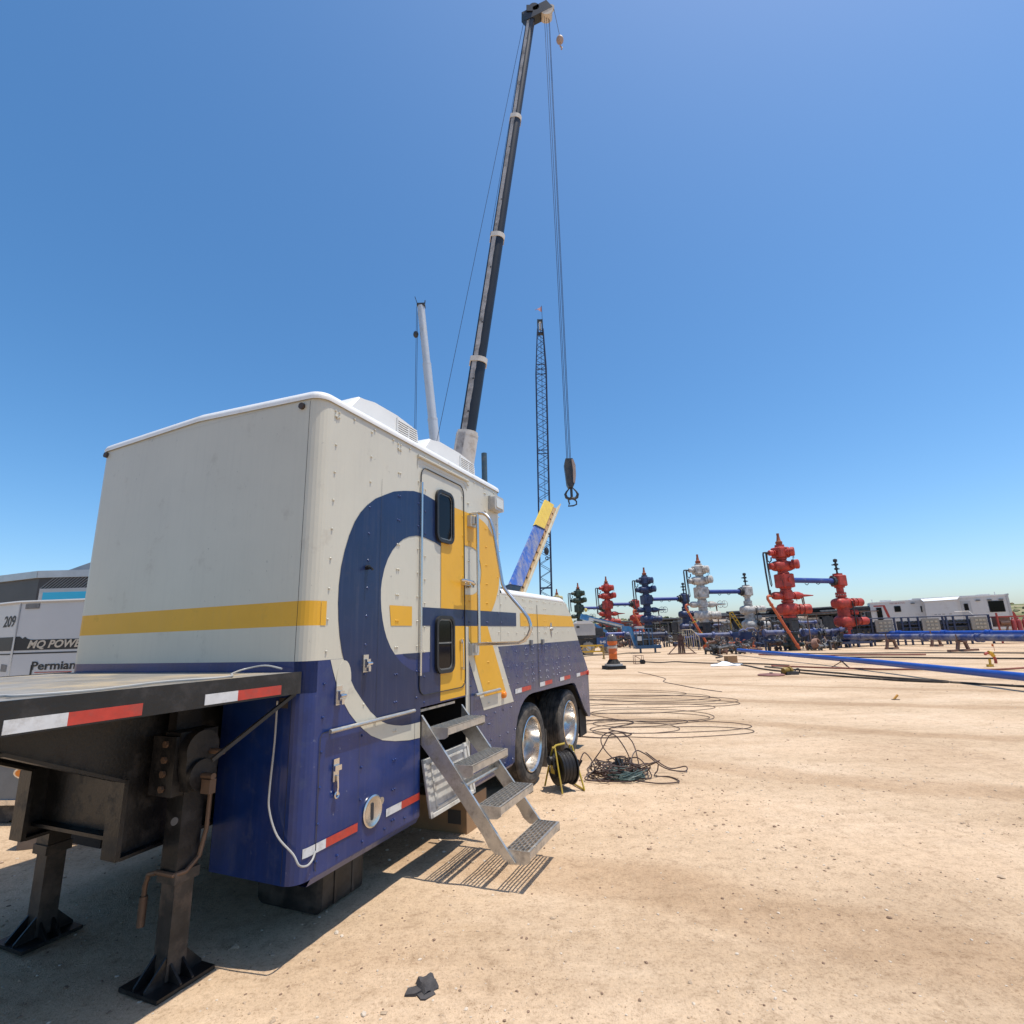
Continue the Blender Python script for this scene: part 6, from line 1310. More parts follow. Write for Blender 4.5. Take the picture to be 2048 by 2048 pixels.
# ---------------------------------------------------------------- boom lift (body behind the trailer tail, basket on the ground)
GB = mat('lift_blue', (0.030, 0.165, 0.36), 0.4, var=0.15, scale=3, dirt=((0.16, 0.20, 0.24), 0.35, 3)); GBD = mat('lift_dark_blue', (0.022, 0.075, 0.16), 0.45, var=0.15, scale=3, dirt=((0.09, 0.11, 0.13), 0.3, 3))
LG = mat('lift_grey', (0.40, 0.39, 0.37), 0.45, var=0.06, scale=2)
lt = thing('boom_lift', 'grey and blue boom lift with its arm folded down and basket on the dirt', 'boom lift', (6.4, 44.0, 0), 0)
B = lambda mb, n, m, p=None: mb.build(n, m, p or lt)
mb = MB(); prof = [(-1.75, 1.55), (-1.75, 2.5), (-1.3, 2.68), (-0.35, 2.70), (0.02, 2.45), (0.06, 2.2), (0.06, 1.55)]
mb.prism(prof, lambda a, b: (a, -0.2, b), lambda a, b: (a, 1.5, b)); hood = B(mb, 'engine_cover', LG)
mb = MB(); mb.prism([(-1.7, 2.46), (-1.3, 2.69), (-0.36, 2.71), (0.0, 2.46)], lambda a, b: (a, -0.23, b + 0.01), lambda a, b: (a, 1.53, b + 0.01)); mb.build('cover_top', VWHITE, hood)
mb = MB(); mb.bx(-1.45, -1.2, -0.215, -0.202, 2.15, 2.32); mb.build('cover_vent', DARK, hood)
mb = MB(); mb.bx(-2.0, 0.4, -0.1, 1.4, 1.30, 1.54); mb.bx(0.1, 0.75, 0.1, 1.2, 1.4, 2.1); B(mb, 'turntable', DARK)
mb = MB(); mb.bx(-1.6, 0.2, 0.1, 1.4, 0.55, 1.28); B(mb, 'chassis', DARK)
mb = MB(); mb.bx(0.12, 1.03, -0.25, 0.7, 0.62, 1.34); cab_ = B(mb, 'side_box', mat('lift_box_blue', (0.020, 0.070, 0.20), 0.4, var=0.1))
quad_text(cab_, 'S-45', 0.26, (0.38, -0.256, 0.90), (1, 0, 0), (0, 0, 1), VWHITE, bold=0.012, width=0.46)
TYG = mat('lift_tyre', (0.30, 0.26, 0.21), 0.85, var=0.25, scale=10)
def lift_wheel(x, y, r_):
    mb = MB(); mb.lathe([(0.0, -0.02), (0.24, 0.0), (0.26, 0.04), (0.40, 0.06), (r_ - 0.05, 0.05), (r_, 0.0), (r_, -0.30), (r_ - 0.06, -0.36), (0.0, -0.36)], (x, y, r_), (0, -1, 0), 24)
    for k in range(14):
        a = 2 * pi * k / 14; mb.box((x + r_ * cos(a), y + 0.16, r_ + r_ * sin(a)), (0.07, 0.3, 0.07), Matrix.Rotation(-a, 3, 'Y'))
    w = B(mb, 'wheel', TYG); mb = MB(); mb.cyl((x, y - 0.01, r_), (x, y - 0.05, r_), 0.22, n=14); mb.build('rim', VGREY, w)
lift_wheel(-0.55, -0.05, 0.52); lift_wheel(1.35, 0.3, 0.5); lift_wheel(-0.75, 1.6, 0.5); lift_wheel(1.2, 1.7, 0.5)
mb = MB(); mb.bar((-0.75, 0.7, 3.05), (2.55, 0.7, 2.10), 0.30, 0.34); arm = B(mb, 'boom_arm', VWHITE)
mb = MB(); mb.bar((-0.8, 0.66, 3.20), (2.55, 0.66, 2.28), 0.36, 0.10); mb.bar((-0.95, 0.7, 3.1), (-0.3, 0.7, 2.92), 0.42, 0.44); mb.build('boom_top_rail', GB, arm)
mb = MB()
for k in range(26):
    f_ = k / 26; p = Vector((0.1, 0.50, 2.68)).lerp(Vector((2.3, 0.50, 2.05)), f_); mb.box(p, (0.045, 0.03, 0.06))
mb.bar((0.1, 0.52, 2.72), (2.3, 0.52, 2.09), 0.03); mb.bar((0.1, 0.52, 2.62), (2.3, 0.52, 1.99), 0.03); mb.build('cable_track', DARK, arm)
mb = MB(); mb.bar((0.1, 0.3, 2.4), (1.1, 0.4, 1.75), 0.14, 0.22); mb.bar((0.1, 0.35, 2.0), (0.7, 0.35, 1.55), 0.3, 0.35); B(mb, 'lift_cylinder', GB)
mb = MB(); mb.bx(2.4, 3.0, 0.45, 0.95, 1.75, 2.2); mb.bar((3.0, 0.6, 2.1), (3.42, 0.5, 0.55), 0.32, 0.26); B(mb, 'jib', GB)
mb = MB()
bx0, bx1, by0, by1 = 3.35, 5.3, 0.0, 1.0
for z in (0.55, 1.1, 1.65, 1.95): mb.tube([(bx0, by0, z), (bx1 - 0.6 * (z > 1.2), by0, z), (bx1 - 0.6 * (z > 1.2), by1, z), (bx0, by1, z), (bx0, by0, z)], 0.03, 6)
for x in (3.4, 3.9, 4.4, 4.7): mb.bar((x, by0, 0.4), (x, by0, 1.95), 0.06); mb.bar((x, by1, 0.4), (x, by1, 1.95), 0.06)
bsk = B(mb, 'basket_rail', GBD)
mb = MB(); mb.bx(3.3, 5.35, -0.05, 1.05, 0.36, 0.62); B(mb, 'basket_floor', GBD)
mb = MB(); mb.bx(3.6, 4.25, 0.15, 0.8, 0.62, 1.5); mb.bx(4.35, 4.8, 0.2, 0.8, 0.62, 1.25); B(mb, 'basket_load', DARK)
mb = MB(); mb.bx(3.45, 3.8, -0.08, -0.04, 1.0, 1.35); mb.bx(3.4, 4.1, 0.0, 0.5, 1.95, 2.15); B(mb, 'control_panel', mat('panel_pale', (0.45, 0.46, 0.46), 0.5))
mb = MB(); mb.bx(3.7, 3.8, 0.3, 0.6, 0.0, 0.36); mb.bx(4.9, 5.0, 0.3, 0.6, 0.0, 0.36); B(mb, 'basket_foot', GBD)

# ---------------------------------------------------------------- small things on the pad
OR = mat('orange_plastic', (0.62, 0.13, 0.018), 0.45, var=0.08, dirt=((0.4, 0.12, 0.05), 0.3, 4))
lt2 = thing('tower_lamp', 'orange free-standing lamp on a wide black foot beside the trailer tail', 'work lamp', (4.77, 26.94, 0), 0.2)
B = lambda mb, n, m, p=None: mb.build(n, m, p or lt2)
mb = MB(); mb.prism(rrect(-0.47, 0.47, -0.47, 0.47, 0.08, 3), lambda a, b: (a, b, 0.0), lambda a, b: (a, b, 0.16)); B(mb, 'foot', BLACKM)
mb = MB(); mb.prism(rrect(-0.36, 0.36, -0.36, 0.36, 0.08, 3), lambda a, b: (a, b, 0.16), lambda a, b: (a, b, 0.25)); B(mb, 'foot_band', mat('band_silver', (0.45, 0.44, 0.42), 0.4, metal=0.4))
mb = MB(); mb.lathe([(0.34, 0.25), (0.32, 0.28), (0.18, 0.48), (0.0, 0.48)], n=20)
for k in range(10):
    a = 2 * pi * k / 10; mb.bar((0.33 * cos(a), 0.33 * sin(a), 0.27), (0.20 * cos(a), 0.20 * sin(a), 0.47), 0.02)
B(mb, 'bellows', BLACKM)
mb = MB(); mb.lathe([(0.0, 0.47), (0.205, 0.47), (0.205, 0.72), (0.215, 0.735), (0.205, 0.75), (0.205, 0.98), (0.0, 0.98)], n=24); B(mb, 'body', OR)
mb = MB(); mb.lathe([(0.0, 0.98), (0.235, 0.98), (0.24, 1.02), (0.235, 1.08), (0.13, 1.09), (0.13, 1.14), (0.0, 1.14)], n=24); B(mb, 'collar', mat('collar_beige', (0.5, 0.42, 0.34), 0.5))
mb = MB(); mb.lathe([(0.0, 1.13), (0.18, 1.13), (0.245, 1.2), (0.25, 1.33), (0.0, 1.33)], n=24); B(mb, 'head', OR)
mb = MB(); mb.lathe([(0.24, 1.33), (0.245, 1.42), (0.22, 1.54), (0.16, 1.63), (0.07, 1.68), (0.0, 1.69)], n=20); B(mb, 'lamp_dome', mat('smoked_lens', (0.10, 0.085, 0.08), 0.25, var=0.2))
mb = MB()
for k in range(8):
    a = 2 * pi * k / 8; mb.tube([(0.25 * cos(a), 0.25 * sin(a), 1.33), (0.23 * cos(a), 0.23 * sin(a), 1.55), (0.1 * cos(a), 0.1 * sin(a), 1.68)], 0.012, 5)
B(mb, 'lamp_guard', GSTEEL)
# yellow barrier beam
t = thing('yellow_barrier', 'low yellow lattice barrier standing between the trailer tail and lamp', 'barrier', (4.2, 37.0, 0), 0)
mb = MB()
for z in (0.90, 0.50): mb.bx(-2.2, 1.78, -0.04, 0.04, z - 0.05, z + 0.05)
mb.build('barrier_rail', YEL, t)
for k in range(9):
    mb = MB(); x = -2.1 + k * 0.43; mb.bar((x, 0, 0.52 if k % 2 else 0.88), (x + 0.43, 0, 0.88 if k % 2 else 0.52), 0.06); mb.build('barrier_brace', YEL, t)
for x in (-2.1, 1.72):
    mb = MB(); mb.bx(x - 0.05, x + 0.05, -0.05, 0.05, 0, 0.94); mb.bx(x - 0.05, x + 0.05, -0.35, 0.35, 0, 0.05); mb.build('barrier_post', mat('post_brown', (0.30, 0.20, 0.06), 0.6), t)
# small hose-cart frame with one wheel
t = thing('cart_frame', 'small open rusty frame with a single black wheel on the dirt', 'cart', (6.92, 30.22, 0), 0.1)
mb = MB()
for y in (-0.15, 0.15): mb.tube([(-0.42, y, 0.02), (-0.42, y, 0.46), (0.05, y, 0.46), (0.05, y, 0.02), (-0.42, y, 0.02)], 0.018, 6)
mb.tube([(-0.40, -0.15, 0.44), (0.0, -0.15, 0.2)], 0.018, 6); mb.build('frame', RSTEEL, t)
mb = MB(); mb.cyl((0.02, -0.2, 0.12), (0.02, 0.1, 0.12), 0.12, n=16); mb.build('wheel', BLACKM, t)
# jack stand with braces
t = thing('jack_stand', 'dark narrow stand with two sloping braces on a flat base', 'stand', (12.38, 40.77, 0), 0.05)
mb = MB(); mb.bx(-1.05, 1.05, -0.2, 0.2, 0, 0.06); mb.build('base', RSTEEL, t)
mb = MB()
for x in (-0.22, -0.08, 0.08, 0.22): mb.bar((x, 0, 0.05), (x * 0.7, 0, 1.15), 0.09)
mb.bx(-0.2, 0.2, -0.1, 0.1, 1.05, 1.3); mb.cyl((0, -0.1, 1.35), (0, 0.1, 1.35), 0.12, n=10); mb.build('post', mat('dark_rust', (0.065, 0.03, 0.024), 0.6, var=0.3, scale=5), t)
for s_ in (-1, 1):
    mb = MB(); mb.bar((s_ * 0.2, 0, 0.75), (s_ * 0.98, 0, 0.06), 0.06); mb.build('brace', RSTEEL, t)
t = thing('yellow_brace', 'short leaning yellow brace behind the dark jack stand', 'brace', (13.2, 43.0, 0), 0)
mb = MB(); mb.bar((-0.1, 0, 0.02), (0.15, 0, 0.75), 0.08); mb.bar((-0.15, -0.15, 0.02), (0.1, 0, 0.5), 0.06); mb.build('bar', YEL, t)
# cardboard box, white sheet
t = thing('cardboard_box', 'plain brown cardboard box beside the crumpled white sheet', 'box', (11.47, 29.3, 0), 0.15)
mb = MB(); mb.bx(-0.27, 0.27, -0.2, 0.2, 0, 0.33); mb.build('carton', CARD, t)
mb = MB(); mb.bx(-0.27, 0.27, -0.015, 0.015, 0.331, 0.333); mb.build('tape_strip', mat('tape_tan', (0.42, 0.31, 0.18), 0.4), t)
def crumple(name, label, cat, x, y, w, d_, hgt, m, seed, n=14):
    r = np.random.default_rng(seed); mb = MB(); vs = []
    for i in range(n):
        for j in range(n):
            a, b = i / (n - 1) - 0.5, j / (n - 1) - 0.5; edge = 1 - 0.25 * perlin(np.array([a * 5 + seed]), np.array([b * 5]), seed)[0]
            z = 0.012 + hgt * max(0, perlin(np.array([a * 4 + 9]), np.array([b * 4]), seed + 1)[0] * 1.3 + 0.25 * r.random())
            vs.append((a * w * edge + 0.25 * w * b, b * d_ * edge, z * (1 - 1.6 * max(abs(a), abs(b))) + 0.012))
    mb.add(vs, [(i * n + j, i * n + j + 1, (i + 1) * n + j + 1, (i + 1) * n + j) for i in range(n - 1) for j in range(n - 1)])
    t = mb.build(name, m, None, angle=60); t.location = (x, y, 0); return tag(t, label, cat, None, 'thing')
crumple('white_sheet', 'crumpled bright white sheet lying on the dirt by the cardboard box', 'sheet', 10.4, 27.2, 1.5, 1.3, 0.22, mat('sheet_white', (0.80, 0.80, 0.80), 0.7, var=0.04), 5)
mb = MB(); 
t = thing('rag', 'folded dark grey rag lying alone on the dirt in the foreground', 'rag', (-0.545, 3.24, 0), 0)
RAG = mat('rag_grey', (0.060, 0.054, 0.053), 0.85, var=0.25, scale=40, bump=0.3, bscale=120)
mb = MB(); mb.prism([(-0.085, -0.050), (-0.078, 0.004), (-0.035, 0.012), (0.0, -0.03), (-0.028, -0.052)], lambda a, b: (a, b, 0.002), lambda a, b: (a, b, 0.014 + 0.1 * (a + 0.085))); mb.build('lower_fold', RAG, t, angle=20)
mb = MB(); mb.prism([(-0.030, -0.035), (0.005, -0.082), (0.028, -0.085), (0.075, -0.045), (0.06, -0.02)], lambda a, b: (a, b, 0.002), lambda a, b: (a, b, 0.012)); mb.build('lower_fold', RAG, t, angle=20)
mb = MB(); n = 9; vs = []
for i in range(n):
    for j in range(n):
        a, b = i / (n - 1), j / (n - 1); p = Vector((-0.045, 0.03, 0)) * (1 - a) * (1 - b) + Vector((0.015, -0.055, 0)) * (1 - a) * b + Vector((0.045, 0.085, 0)) * a * (1 - b) + Vector((0.085, 0.005, 0)) * a * b
        e = min(a, 1 - a, b, 1 - b); vs.append((p.x, p.y, 0.014 + 0.034 * min(1, e * 7) + 0.005 * sin(a * 9 + b * 5) + 0.004 * sin(b * 14 - a * 3)))
F = [(i * n + j, i * n + j + 1, (i + 1) * n + j + 1, (i + 1) * n + j) for i in range(n - 1) for j in range(n - 1)]
mb.add(vs + [(x, y, 0.008) for x, y, z in vs], F + [tuple(q + n * n for q in reversed(f)) for f in F]); mb.build('upper_fold', RAG, t, angle=40)
# red plate, yellow hoist, peg, yellow clamp at right
t = thing('red_plate', 'flat dusty red round plate on the dirt under the slim pipe', 'plate', (9.6, 20.8, 0), 0)
mb = MB(); mb.lathe([(0, 0.0), (0.46, 0.0), (0.48, 0.03), (0.44, 0.05), (0.2, 0.075), (0, 0.08)], n=24); mb.build('disc', mat('plate_red', (0.22, 0.095, 0.075), 0.7, var=0.2, scale=4), t)
mb = MB(); mb.lathe([(0, 0.08), (0.06, 0.08), (0.06, 0.11), (0, 0.11)], n=10); mb.build('hub', DARK, t)
t = thing('chain_hoist', 'dirty yellow hoist lying on the dirt right of the red plate', 'hoist', (10.3, 20.9, 0), 0.2)
mb = MB(); mb.lathe([(0, -0.25), (0.10, -0.25), (0.13, -0.17), (0.13, -0.05), (0.10, -0.04), (0.10, 0.02), (0.14, 0.03), (0.14, 0.13), (0.09, 0.2), (0, 0.22)], (0, 0, 0.15), (1, 0.2, 0), 16); mb.build('drum', mat('hoist_yellow', (0.25, 0.15, 0.015), 0.55, var=0.3, scale=6), t)
mb = MB(); mb.bx(-0.2, 0.3, -0.2, 0.16, 0.0, 0.12); mb.torus((0.36, -0.05, 0.12), 0.1, 0.025, (0, 1, 0.4), 12, 5); mb.build('frame', DARK, t)
t = thing('orange_peg', 'short orange peg leaning out of the dirt on the right', 'peg', (9.05, 13.35, 0), 0)
mb = MB(); mb.bar((-0.05, 0, 0.0), (0.07, 0, 0.11), 0.035); mb.build('peg', mat('peg_orange', (0.62, 0.30, 0.05), 0.6), t)
mb = MB(); mb.cyl((-0.10, 0, 0.012), (0.05, -0.08, 0.012), 0.01, n=5); mb.build('cord', HOSEG, t)
t = thing('yellow_clamp', 'yellow and red pipe clamp lying upright on the dirt at the right edge', 'clamp', (18.6, 21.6, 0), 0.2)
mb = MB(); mb.tube(arc(0, 0.26, 0.30, -30, 210, 14) and [(x, 0, z) for x, z in arc(0, 0.22, 0.30, -20, 120, 10)], 0.05, 7); mb.build('jaw', mat('clamp_red', (0.34, 0.06, 0.04), 0.5, var=0.2), t)
mb = MB(); mb.tube([(0.0, -0.03, 0.55), (0.12, -0.04, 0.52), (0.2, -0.04, 0.40)], 0.07, 7); mb.bar((-0.15, 0, 0.05), (0.1, 0, 0.05), 0.09); mb.bar((0, 0, 0.05), (0.02, 0, 0.3), 0.06); mb.build('grip', YEL, t)
t = thing('marker_flag', 'tiny orange marker flag beside the middle pipe stand', 'flag', (27.9, 31.9, 0), 0)
mb = MB(); mb.cyl((0, 0, 0), (0, 0, 0.42), 0.012, n=5); mb.build('stake', ORNG, t)
mb = MB(); mb.add([(0, 0, 0.42), (-0.1, 0.02, 0.40), (-0.09, 0.03, 0.28), (0, 0, 0.27)], [(0, 1, 2, 3)]); mb.build('flag', OR, t)

# ---------------------------------------------------------------- hoses and cables on the ground
def hose(name, label, cat, pts, r, m, group=None, n=6, sides=6):
    P = smooth_path(pts, n); P = [Vector((p.x, p.y, p.z + r * 0.8 + float(ground_h(np.array([p.x]), np.array([p.y]))[0]))) for p in P]
    o = Vector((pts[0][0], pts[0][1], 0)); mb = MB(); mb.tube([p - o for p in P], r, sides); ob = mb.build(name, m, None, angle=60); ob.location = o
    return tag(ob, label, cat, group, 'thing')
G2 = 'hoses lying across the pad'
hose('ground_hose', 'long dark hose starting at the lamp and running right past the jack stand', 'hose', [(5.2, 31.5, 0), (6.2, 32.6, 0), (7.4, 31.6, 0), (8.0, 30.6, 0), (8.9, 30.9, 0), (9.4, 29.9, 0), (10.2, 28.6, 0), (11.6, 27.6, 0), (12.6, 25.4, 0)], 0.035, HOSE, G2)
hose('ground_hose', 'pale brown hose running level behind the lamp to the boom lift', 'hose', [(4.2, 40, 0), (6.2, 42.5, 0), (8.0, 43.2, 0), (9.3, 45.0, 0), (10.6, 43.6, 0), (11.6, 43.9, 0)], 0.04, HOSEG, G2)
hose('ground_hose', 'thick dark hose curving under the slim pipe to a loop on the right', 'hose', [(11.2, 30.5, 0), (10.9, 26.0, 0), (10.6, 23.4, 0), (10.9, 21.4, 0), (11.3, 19.6, 0), (11.7, 18.2, 0), (12.2, 17.2, 0), (12.75, 16.55, 0), (12.95, 16.75, 0), (12.7, 17.4, 0), (12.3, 18.5, 0), (12.0, 20.6, 0), (11.6, 22.6, 0), (11.3, 25.0, 0)], 0.035, HOSE, G2)
hose('ground_hose', 'thin brown line leaving the dark hose loop for the right edge', 'hose', [(12.9, 16.5, 0), (13.2, 15.8, 0), (13.6, 14.9, 0), (14.1, 13.4, 0)], 0.035, HOSE, G2)
hose('ground_hose', 'red brown hose running just under the slim bright blue pipe', 'hose', [(11.8, 25.4, 0), (13.0, 23.4, 0), (14.2, 21.8, 0), (15.6, 21.0, 0), (17.2, 20.0, 0), (19.5, 20.6, 0)], 0.04, HOSER, G2)
hose('ground_hose', 'dark line in front of the red stack skid crossing to the right edge', 'hose', [(16.4, 33.0, 0), (17.8, 30.4, 0), (19.6, 28.8, 0), (21.5, 26.4, 0), (23.4, 24.6, 0)], 0.045, HOSE, G2)
hose('ground_hose', 'tan line farther back crossing below the thick pipeline stands', 'hose', [(18.2, 36.0, 0), (20.4, 34.2, 0), (23.5, 32.4, 0), (26.0, 30.0, 0), (28.0, 27.4, 0)], 0.04, HOSEG, G2)
hose('ground_hose', 'red line crossing low in front of the tall red tree', 'hose', [(15.8, 35.6, 0), (17.4, 33.0, 0), (19.6, 32.0, 0), (22.6, 30.2, 0)], 0.05, HOSER, G2)
hose('ground_hose', 'dark line curving from the white tree towards the cardboard box', 'hose', [(14.6, 41, 0), (13.6, 37.8, 0), (13.2, 35, 0), (12.2, 33.4, 0)], 0.05, HOSE, G2)
# the loops of black cable behind the trailer: each loop lies on the dirt
CABM = mat('cable_brown', (0.060, 0.036, 0.028), 0.65, var=0.25, scale=8)
cab = thing('cable_loops', 'wide flat loops of thin dark cable spread on the dirt beyond the wheels', 'cable', (3.2, 12.5, 0), 0)
def ell(cx, cy, a, b, rot, n=44, wob=0.10, ph=0.0):
    out = []
    for i in range(n):
        t_ = 2 * pi * i / n; k = 1 + wob * sin(2 * t_ + ph) + wob * 0.5 * sin(3 * t_ + 2 * ph); x, y = a * k * cos(t_), b * k * sin(t_)
        out.append((cx + x * cos(rot) - y * sin(rot), cy + x * sin(rot) + y * cos(rot)))
    return out
loops = [(2.2, 10.6, 0.9, 0.5, -0.1, 5.0), (2.8, 13.2, 1.7, 0.8, -0.2, 0.1), (2.9, 16.4, 2.1, 0.9, -0.2, 4.4), (3.4, 15.0, 1.9, 0.8, -0.28, 2.5), (2.7, 10.15, 1.35, 0.55, -0.20, 0.3), (2.6, 10.7, 1.55, 0.75, -0.12, 1.2), (2.6, 11.9, 1.3, 0.65, -0.15, 2.0), (2.9, 12.1, 1.25, 0.95, -0.3, 2.8), (3.1, 14.1, 2.1, 0.95, -0.25, 0.9), (3.2, 14.8, 2.3, 1.1, -0.22, 1.9), (3.3, 15.6, 2.0, 1.05, -0.32, 3.1), (2.4, 11.2, 1.0, 0.42, 0.1, 4.0)]
for cx, cy, a, b, ro, ph in loops:
    E_ = ell(cx, cy, a, b, ro, ph=ph); mb = MB(); gz = ground_h(np.array([p[0] for p in E_]), np.array([p[1] for p in E_]))
    mb.tube([Vector((x - 3.2, y - 12.5, z + 0.011)) for (x, y), z in zip(E_, gz)], 0.0062, 5, closed=True); mb.build('cable_loop', CABM, cab)
mb = MB(); P = smooth_path([(1.2, 11.5, 0), (1.9, 11.7, 0), (2.3, 11.2, 0), (1.7, 10.6, 0), (2.0, 10.0, 0), (1.5, 9.75, 0), (1.0, 10.0, 0)], 6); mb.tube([p - Vector((3.2, 12.5, -0.014)) for p in P], 0.010, 5); mb.build('cable_end', CABM, cab)
hose('cable_tail', 'thin cable tail wandering from the cable loops towards the wells', 'cable', [(5.9, 16.0, 0), (5.5, 17.3, 0), (5.2, 19.5, 0), (5.6, 21.0, 0), (5.4, 24.5, 0)], 0.012, CABM, None, 6, 5)
# cable reel on a yellow stand
rl = thing('cable_reel', 'black cable reel on a thin yellow stand by the rear wheel', 'cable reel', (0.53, 6.82, 0), radians(27))
B = lambda mb, n, m, p=None: mb.build(n, m, p or rl)
YS = mat('reel_yellow', (0.46, 0.34, 0.03), 0.5, var=0.25, scale=9, dirt=((0.20, 0.12, 0.06), 0.45, 9))
for s_, x in ((-1, -0.13), (1, 0.11)):
    mb = MB(); mb.tube([(x * 1.25, -0.20, 0.012), (x, -0.02, 0.47), (x, 0.03, 0.47), (x * 1.25, 0.20, 0.012)], 0.011, 7)
    if s_ > 0: mb.tube([(x * 1.25, -0.20, 0.012), (x * 1.25 + 0.06, 0.20, 0.012)], 0.011, 7)
    B(mb, 'stand_leg', YS)
mb = MB(); mb.tube([(-0.15, 0, 0.46), (-0.1, 0, 0.49), (0.02, 0, 0.50)], 0.012, 6); mb.cyl((-0.16, 0, 0.24), (0.14, 0, 0.24), 0.014, n=8); B(mb, 'stand_bar', YS)
mb = MB()
for x0, x1, r_ in ((-0.115, -0.10, 0.19), (0.07, 0.085, 0.20)): mb.lathe([(0, x0), (r_, x0), (r_ + 0.004, (x0 + x1) / 2), (r_, x1), (0, x1)], (0, 0, 0.24), (1, 0, 0), 36)
B(mb, 'reel_flange', mat('reel_black', (0.012, 0.011, 0.011), 0.4, var=0.3, scale=20))
mb = MB()
for k in range(7): mb.torus((-0.085 + k * 0.024, 0, 0.24), 0.165 + 0.004 * (k % 2), 0.013, (1, 0, 0), 30, 6)
B(mb, 'wound_cable', mat('cable_black', (0.018, 0.016, 0.016), 0.45, var=0.2, scale=20))
mb = MB(); mb.bx(-0.165, -0.118, -0.06, 0.05, 0.16, 0.31); mb.tube([(-0.14, -0.05, 0.22), (-0.19, -0.08, 0.26), (-0.18, -0.06, 0.38), (-0.13, -0.02, 0.42)], 0.012, 6); mb.cyl((-0.2, 0.02, 0.33), (-0.118, 0.02, 0.33), 0.05, n=12); B(mb, 'crank_box', BLACK)
mb = MB(); mb.bx(-0.172, -0.166, -0.05, 0.03, 0.19, 0.28); B(mb, 'reel_tag', YS)
# tangle of leads beside it
pile = thing('lead_tangle', 'tangled heap of brown and green leads with clamps beside the reel', 'cable', (1.25, 7.3, 0), 0)
r_ = random.Random(12)
def squiggle(cx, cy, rad, hmax, n, r):
    pts = []; a = r.uniform(0, 6.28)
    for k in range(n):
        a += r.uniform(0.7, 1.9); q = rad * r.uniform(0.3, 1.0); pts.append((cx + q * cos(a) * 1.2, cy + q * sin(a), 0.012 + hmax * r.random() ** 2))
    return smooth_path(pts, 7)
GRL = mat('lead_green', (0.075, 0.115, 0.105), 0.5, var=0.3, scale=10); BRL = mat('lead_brown', (0.060, 0.032, 0.025), 0.55, var=0.25, scale=10)
for k in range(7):
    mb = MB(); mb.tube(squiggle(-0.18 + 0.06 * k, 0.05 * sin(k * 2.0), 0.30, 0.20, 15, r_), 0.0075, 5); mb.build('lead', BRL, pile)
for k in range(5):
    mb = MB(); mb.tube(squiggle(0.07, -0.1, 0.24, 0.10, 18, r_), 0.006, 5); mb.build('lead', GRL, pile)
for pts in ([(-0.35, 0.1, 0.1), (-0.15, 0.2, 0.30), (-0.02, 0.3, 0.44), (0.08, 0.3, 0.40), (0.2, 0.25, 0.18), (0.15, 0.1, 0.05), (-0.1, 0.25, 0.25), (-0.12, 0.4, 0.40), (0.1, 0.45, 0.46), (0.28, 0.35, 0.34), (0.3, 0.1, 0.08)], [(0.1, -0.1, 0.05), (0.25, 0.1, 0.26), (0.4, 0.15, 0.22), (0.62, 0.1, 0.06), (0.86, 0.05, 0.02), (0.92, 0.18, 0.05), (0.7, 0.22, 0.03), (0.45, 0.35, 0.2)], [(0.15, -0.3, 0.02), (0.4, -0.42, 0.012), (0.66, -0.38, 0.012), (0.62, -0.15, 0.012), (0.45, -0.08, 0.012), (0.5, -0.02, 0.06), (0.52, 0.0, 0.12)], [(-0.6, 0.1, 0.02), (-0.5, -0.1, 0.2), (-0.4, 0.05, 0.28), (-0.3, -0.05, 0.12), (-0.45, -0.2, 0.03), (-0.2, -0.3, 0.02), (0.1, -0.35, 0.02)]):
    mb = MB(); mb.tube(smooth_path(pts, 7), 0.008, 5); mb.build('lead', BRL, pile)
for k, (x, y, a) in enumerate(((-0.55, 0.0, 0.6), (-0.02, 0.02, 1.2), (0.04, -0.02, 2.1))):
    mb = MB(); d_ = Vector((cos(a) * 0.5, sin(a) * 0.5, 0.8)); p = Vector((x, y, 0.10)); mb.bar(p, p + d_ * 0.13, 0.03, 0.02); mb.bar(p + Vector((0.03, 0, 0)), p + d_ * 0.12 + Vector((0.05, 0, 0.0)), 0.022, 0.02); mb.build('clamp', BLACK, pile)
t = thing('cardboard_carton', 'brown carton sitting in the shade under the trailer behind the steps', 'box', tuple(Vector(TR_LOC) + rotz(TR_ROT) @ Vector((2.2, 0.42, 0))), TR_ROT)
mb = MB(); mb.bx(-0.02, 0.40, -0.36, 0.30, 0.0, 0.30); mb.build('carton', CARD, t)
mb = MB(); mb.bx(-0.024, -0.021, -0.30, -0.16, 0.08, 0.2); mb.build('carton_print', mat('print_dark', (0.05, 0.045, 0.04), 0.7), t)

# ---------------------------------------------------------------- left: generator trailer, dark trailer, timber block
GENW = mat('generator_white', (0.55, 0.545, 0.53), 0.4, var=0.05, scale=1.5)
INK = mat('print_black', (0.018, 0.017, 0.017), 0.5, var=0.05)
gt = thing('generator_trailer', 'white generator trailer lettered in black behind the flat deck', 'generator', (-6.06, 6.5, 0), radians(-4))
B = lambda mb, n, m, p=None: mb.build(n, m, p or gt)
GZ0, GZ1 = 0.62, 2.37
mb = MB(); mb.bx(0, 3.4, 0, 1.5, GZ0, GZ1); mb.add([(0, 0, GZ0), (0, 0, GZ1), (-1.6, 0.62, GZ1), (-1.6, 0.62, GZ0)], [(0, 1, 2, 3)]); mb.add([(0, 0, GZ1), (-1.6, 0.62, GZ1), (-1.6, 1.5, GZ1), (0, 1.5, GZ1)], [(0, 1, 2, 3)]); B(mb, 'canopy', GENW)
mb = MB(); mb.tube([(3.4, -0.005, GZ1), (0, -0.005, GZ1), (-1.6, 0.61, GZ1)], 0.018, 6); mb.tube([(0, -0.004, GZ0), (0, -0.004, GZ1)], 0.010, 6); B(mb, 'edge_trim', VGREY)
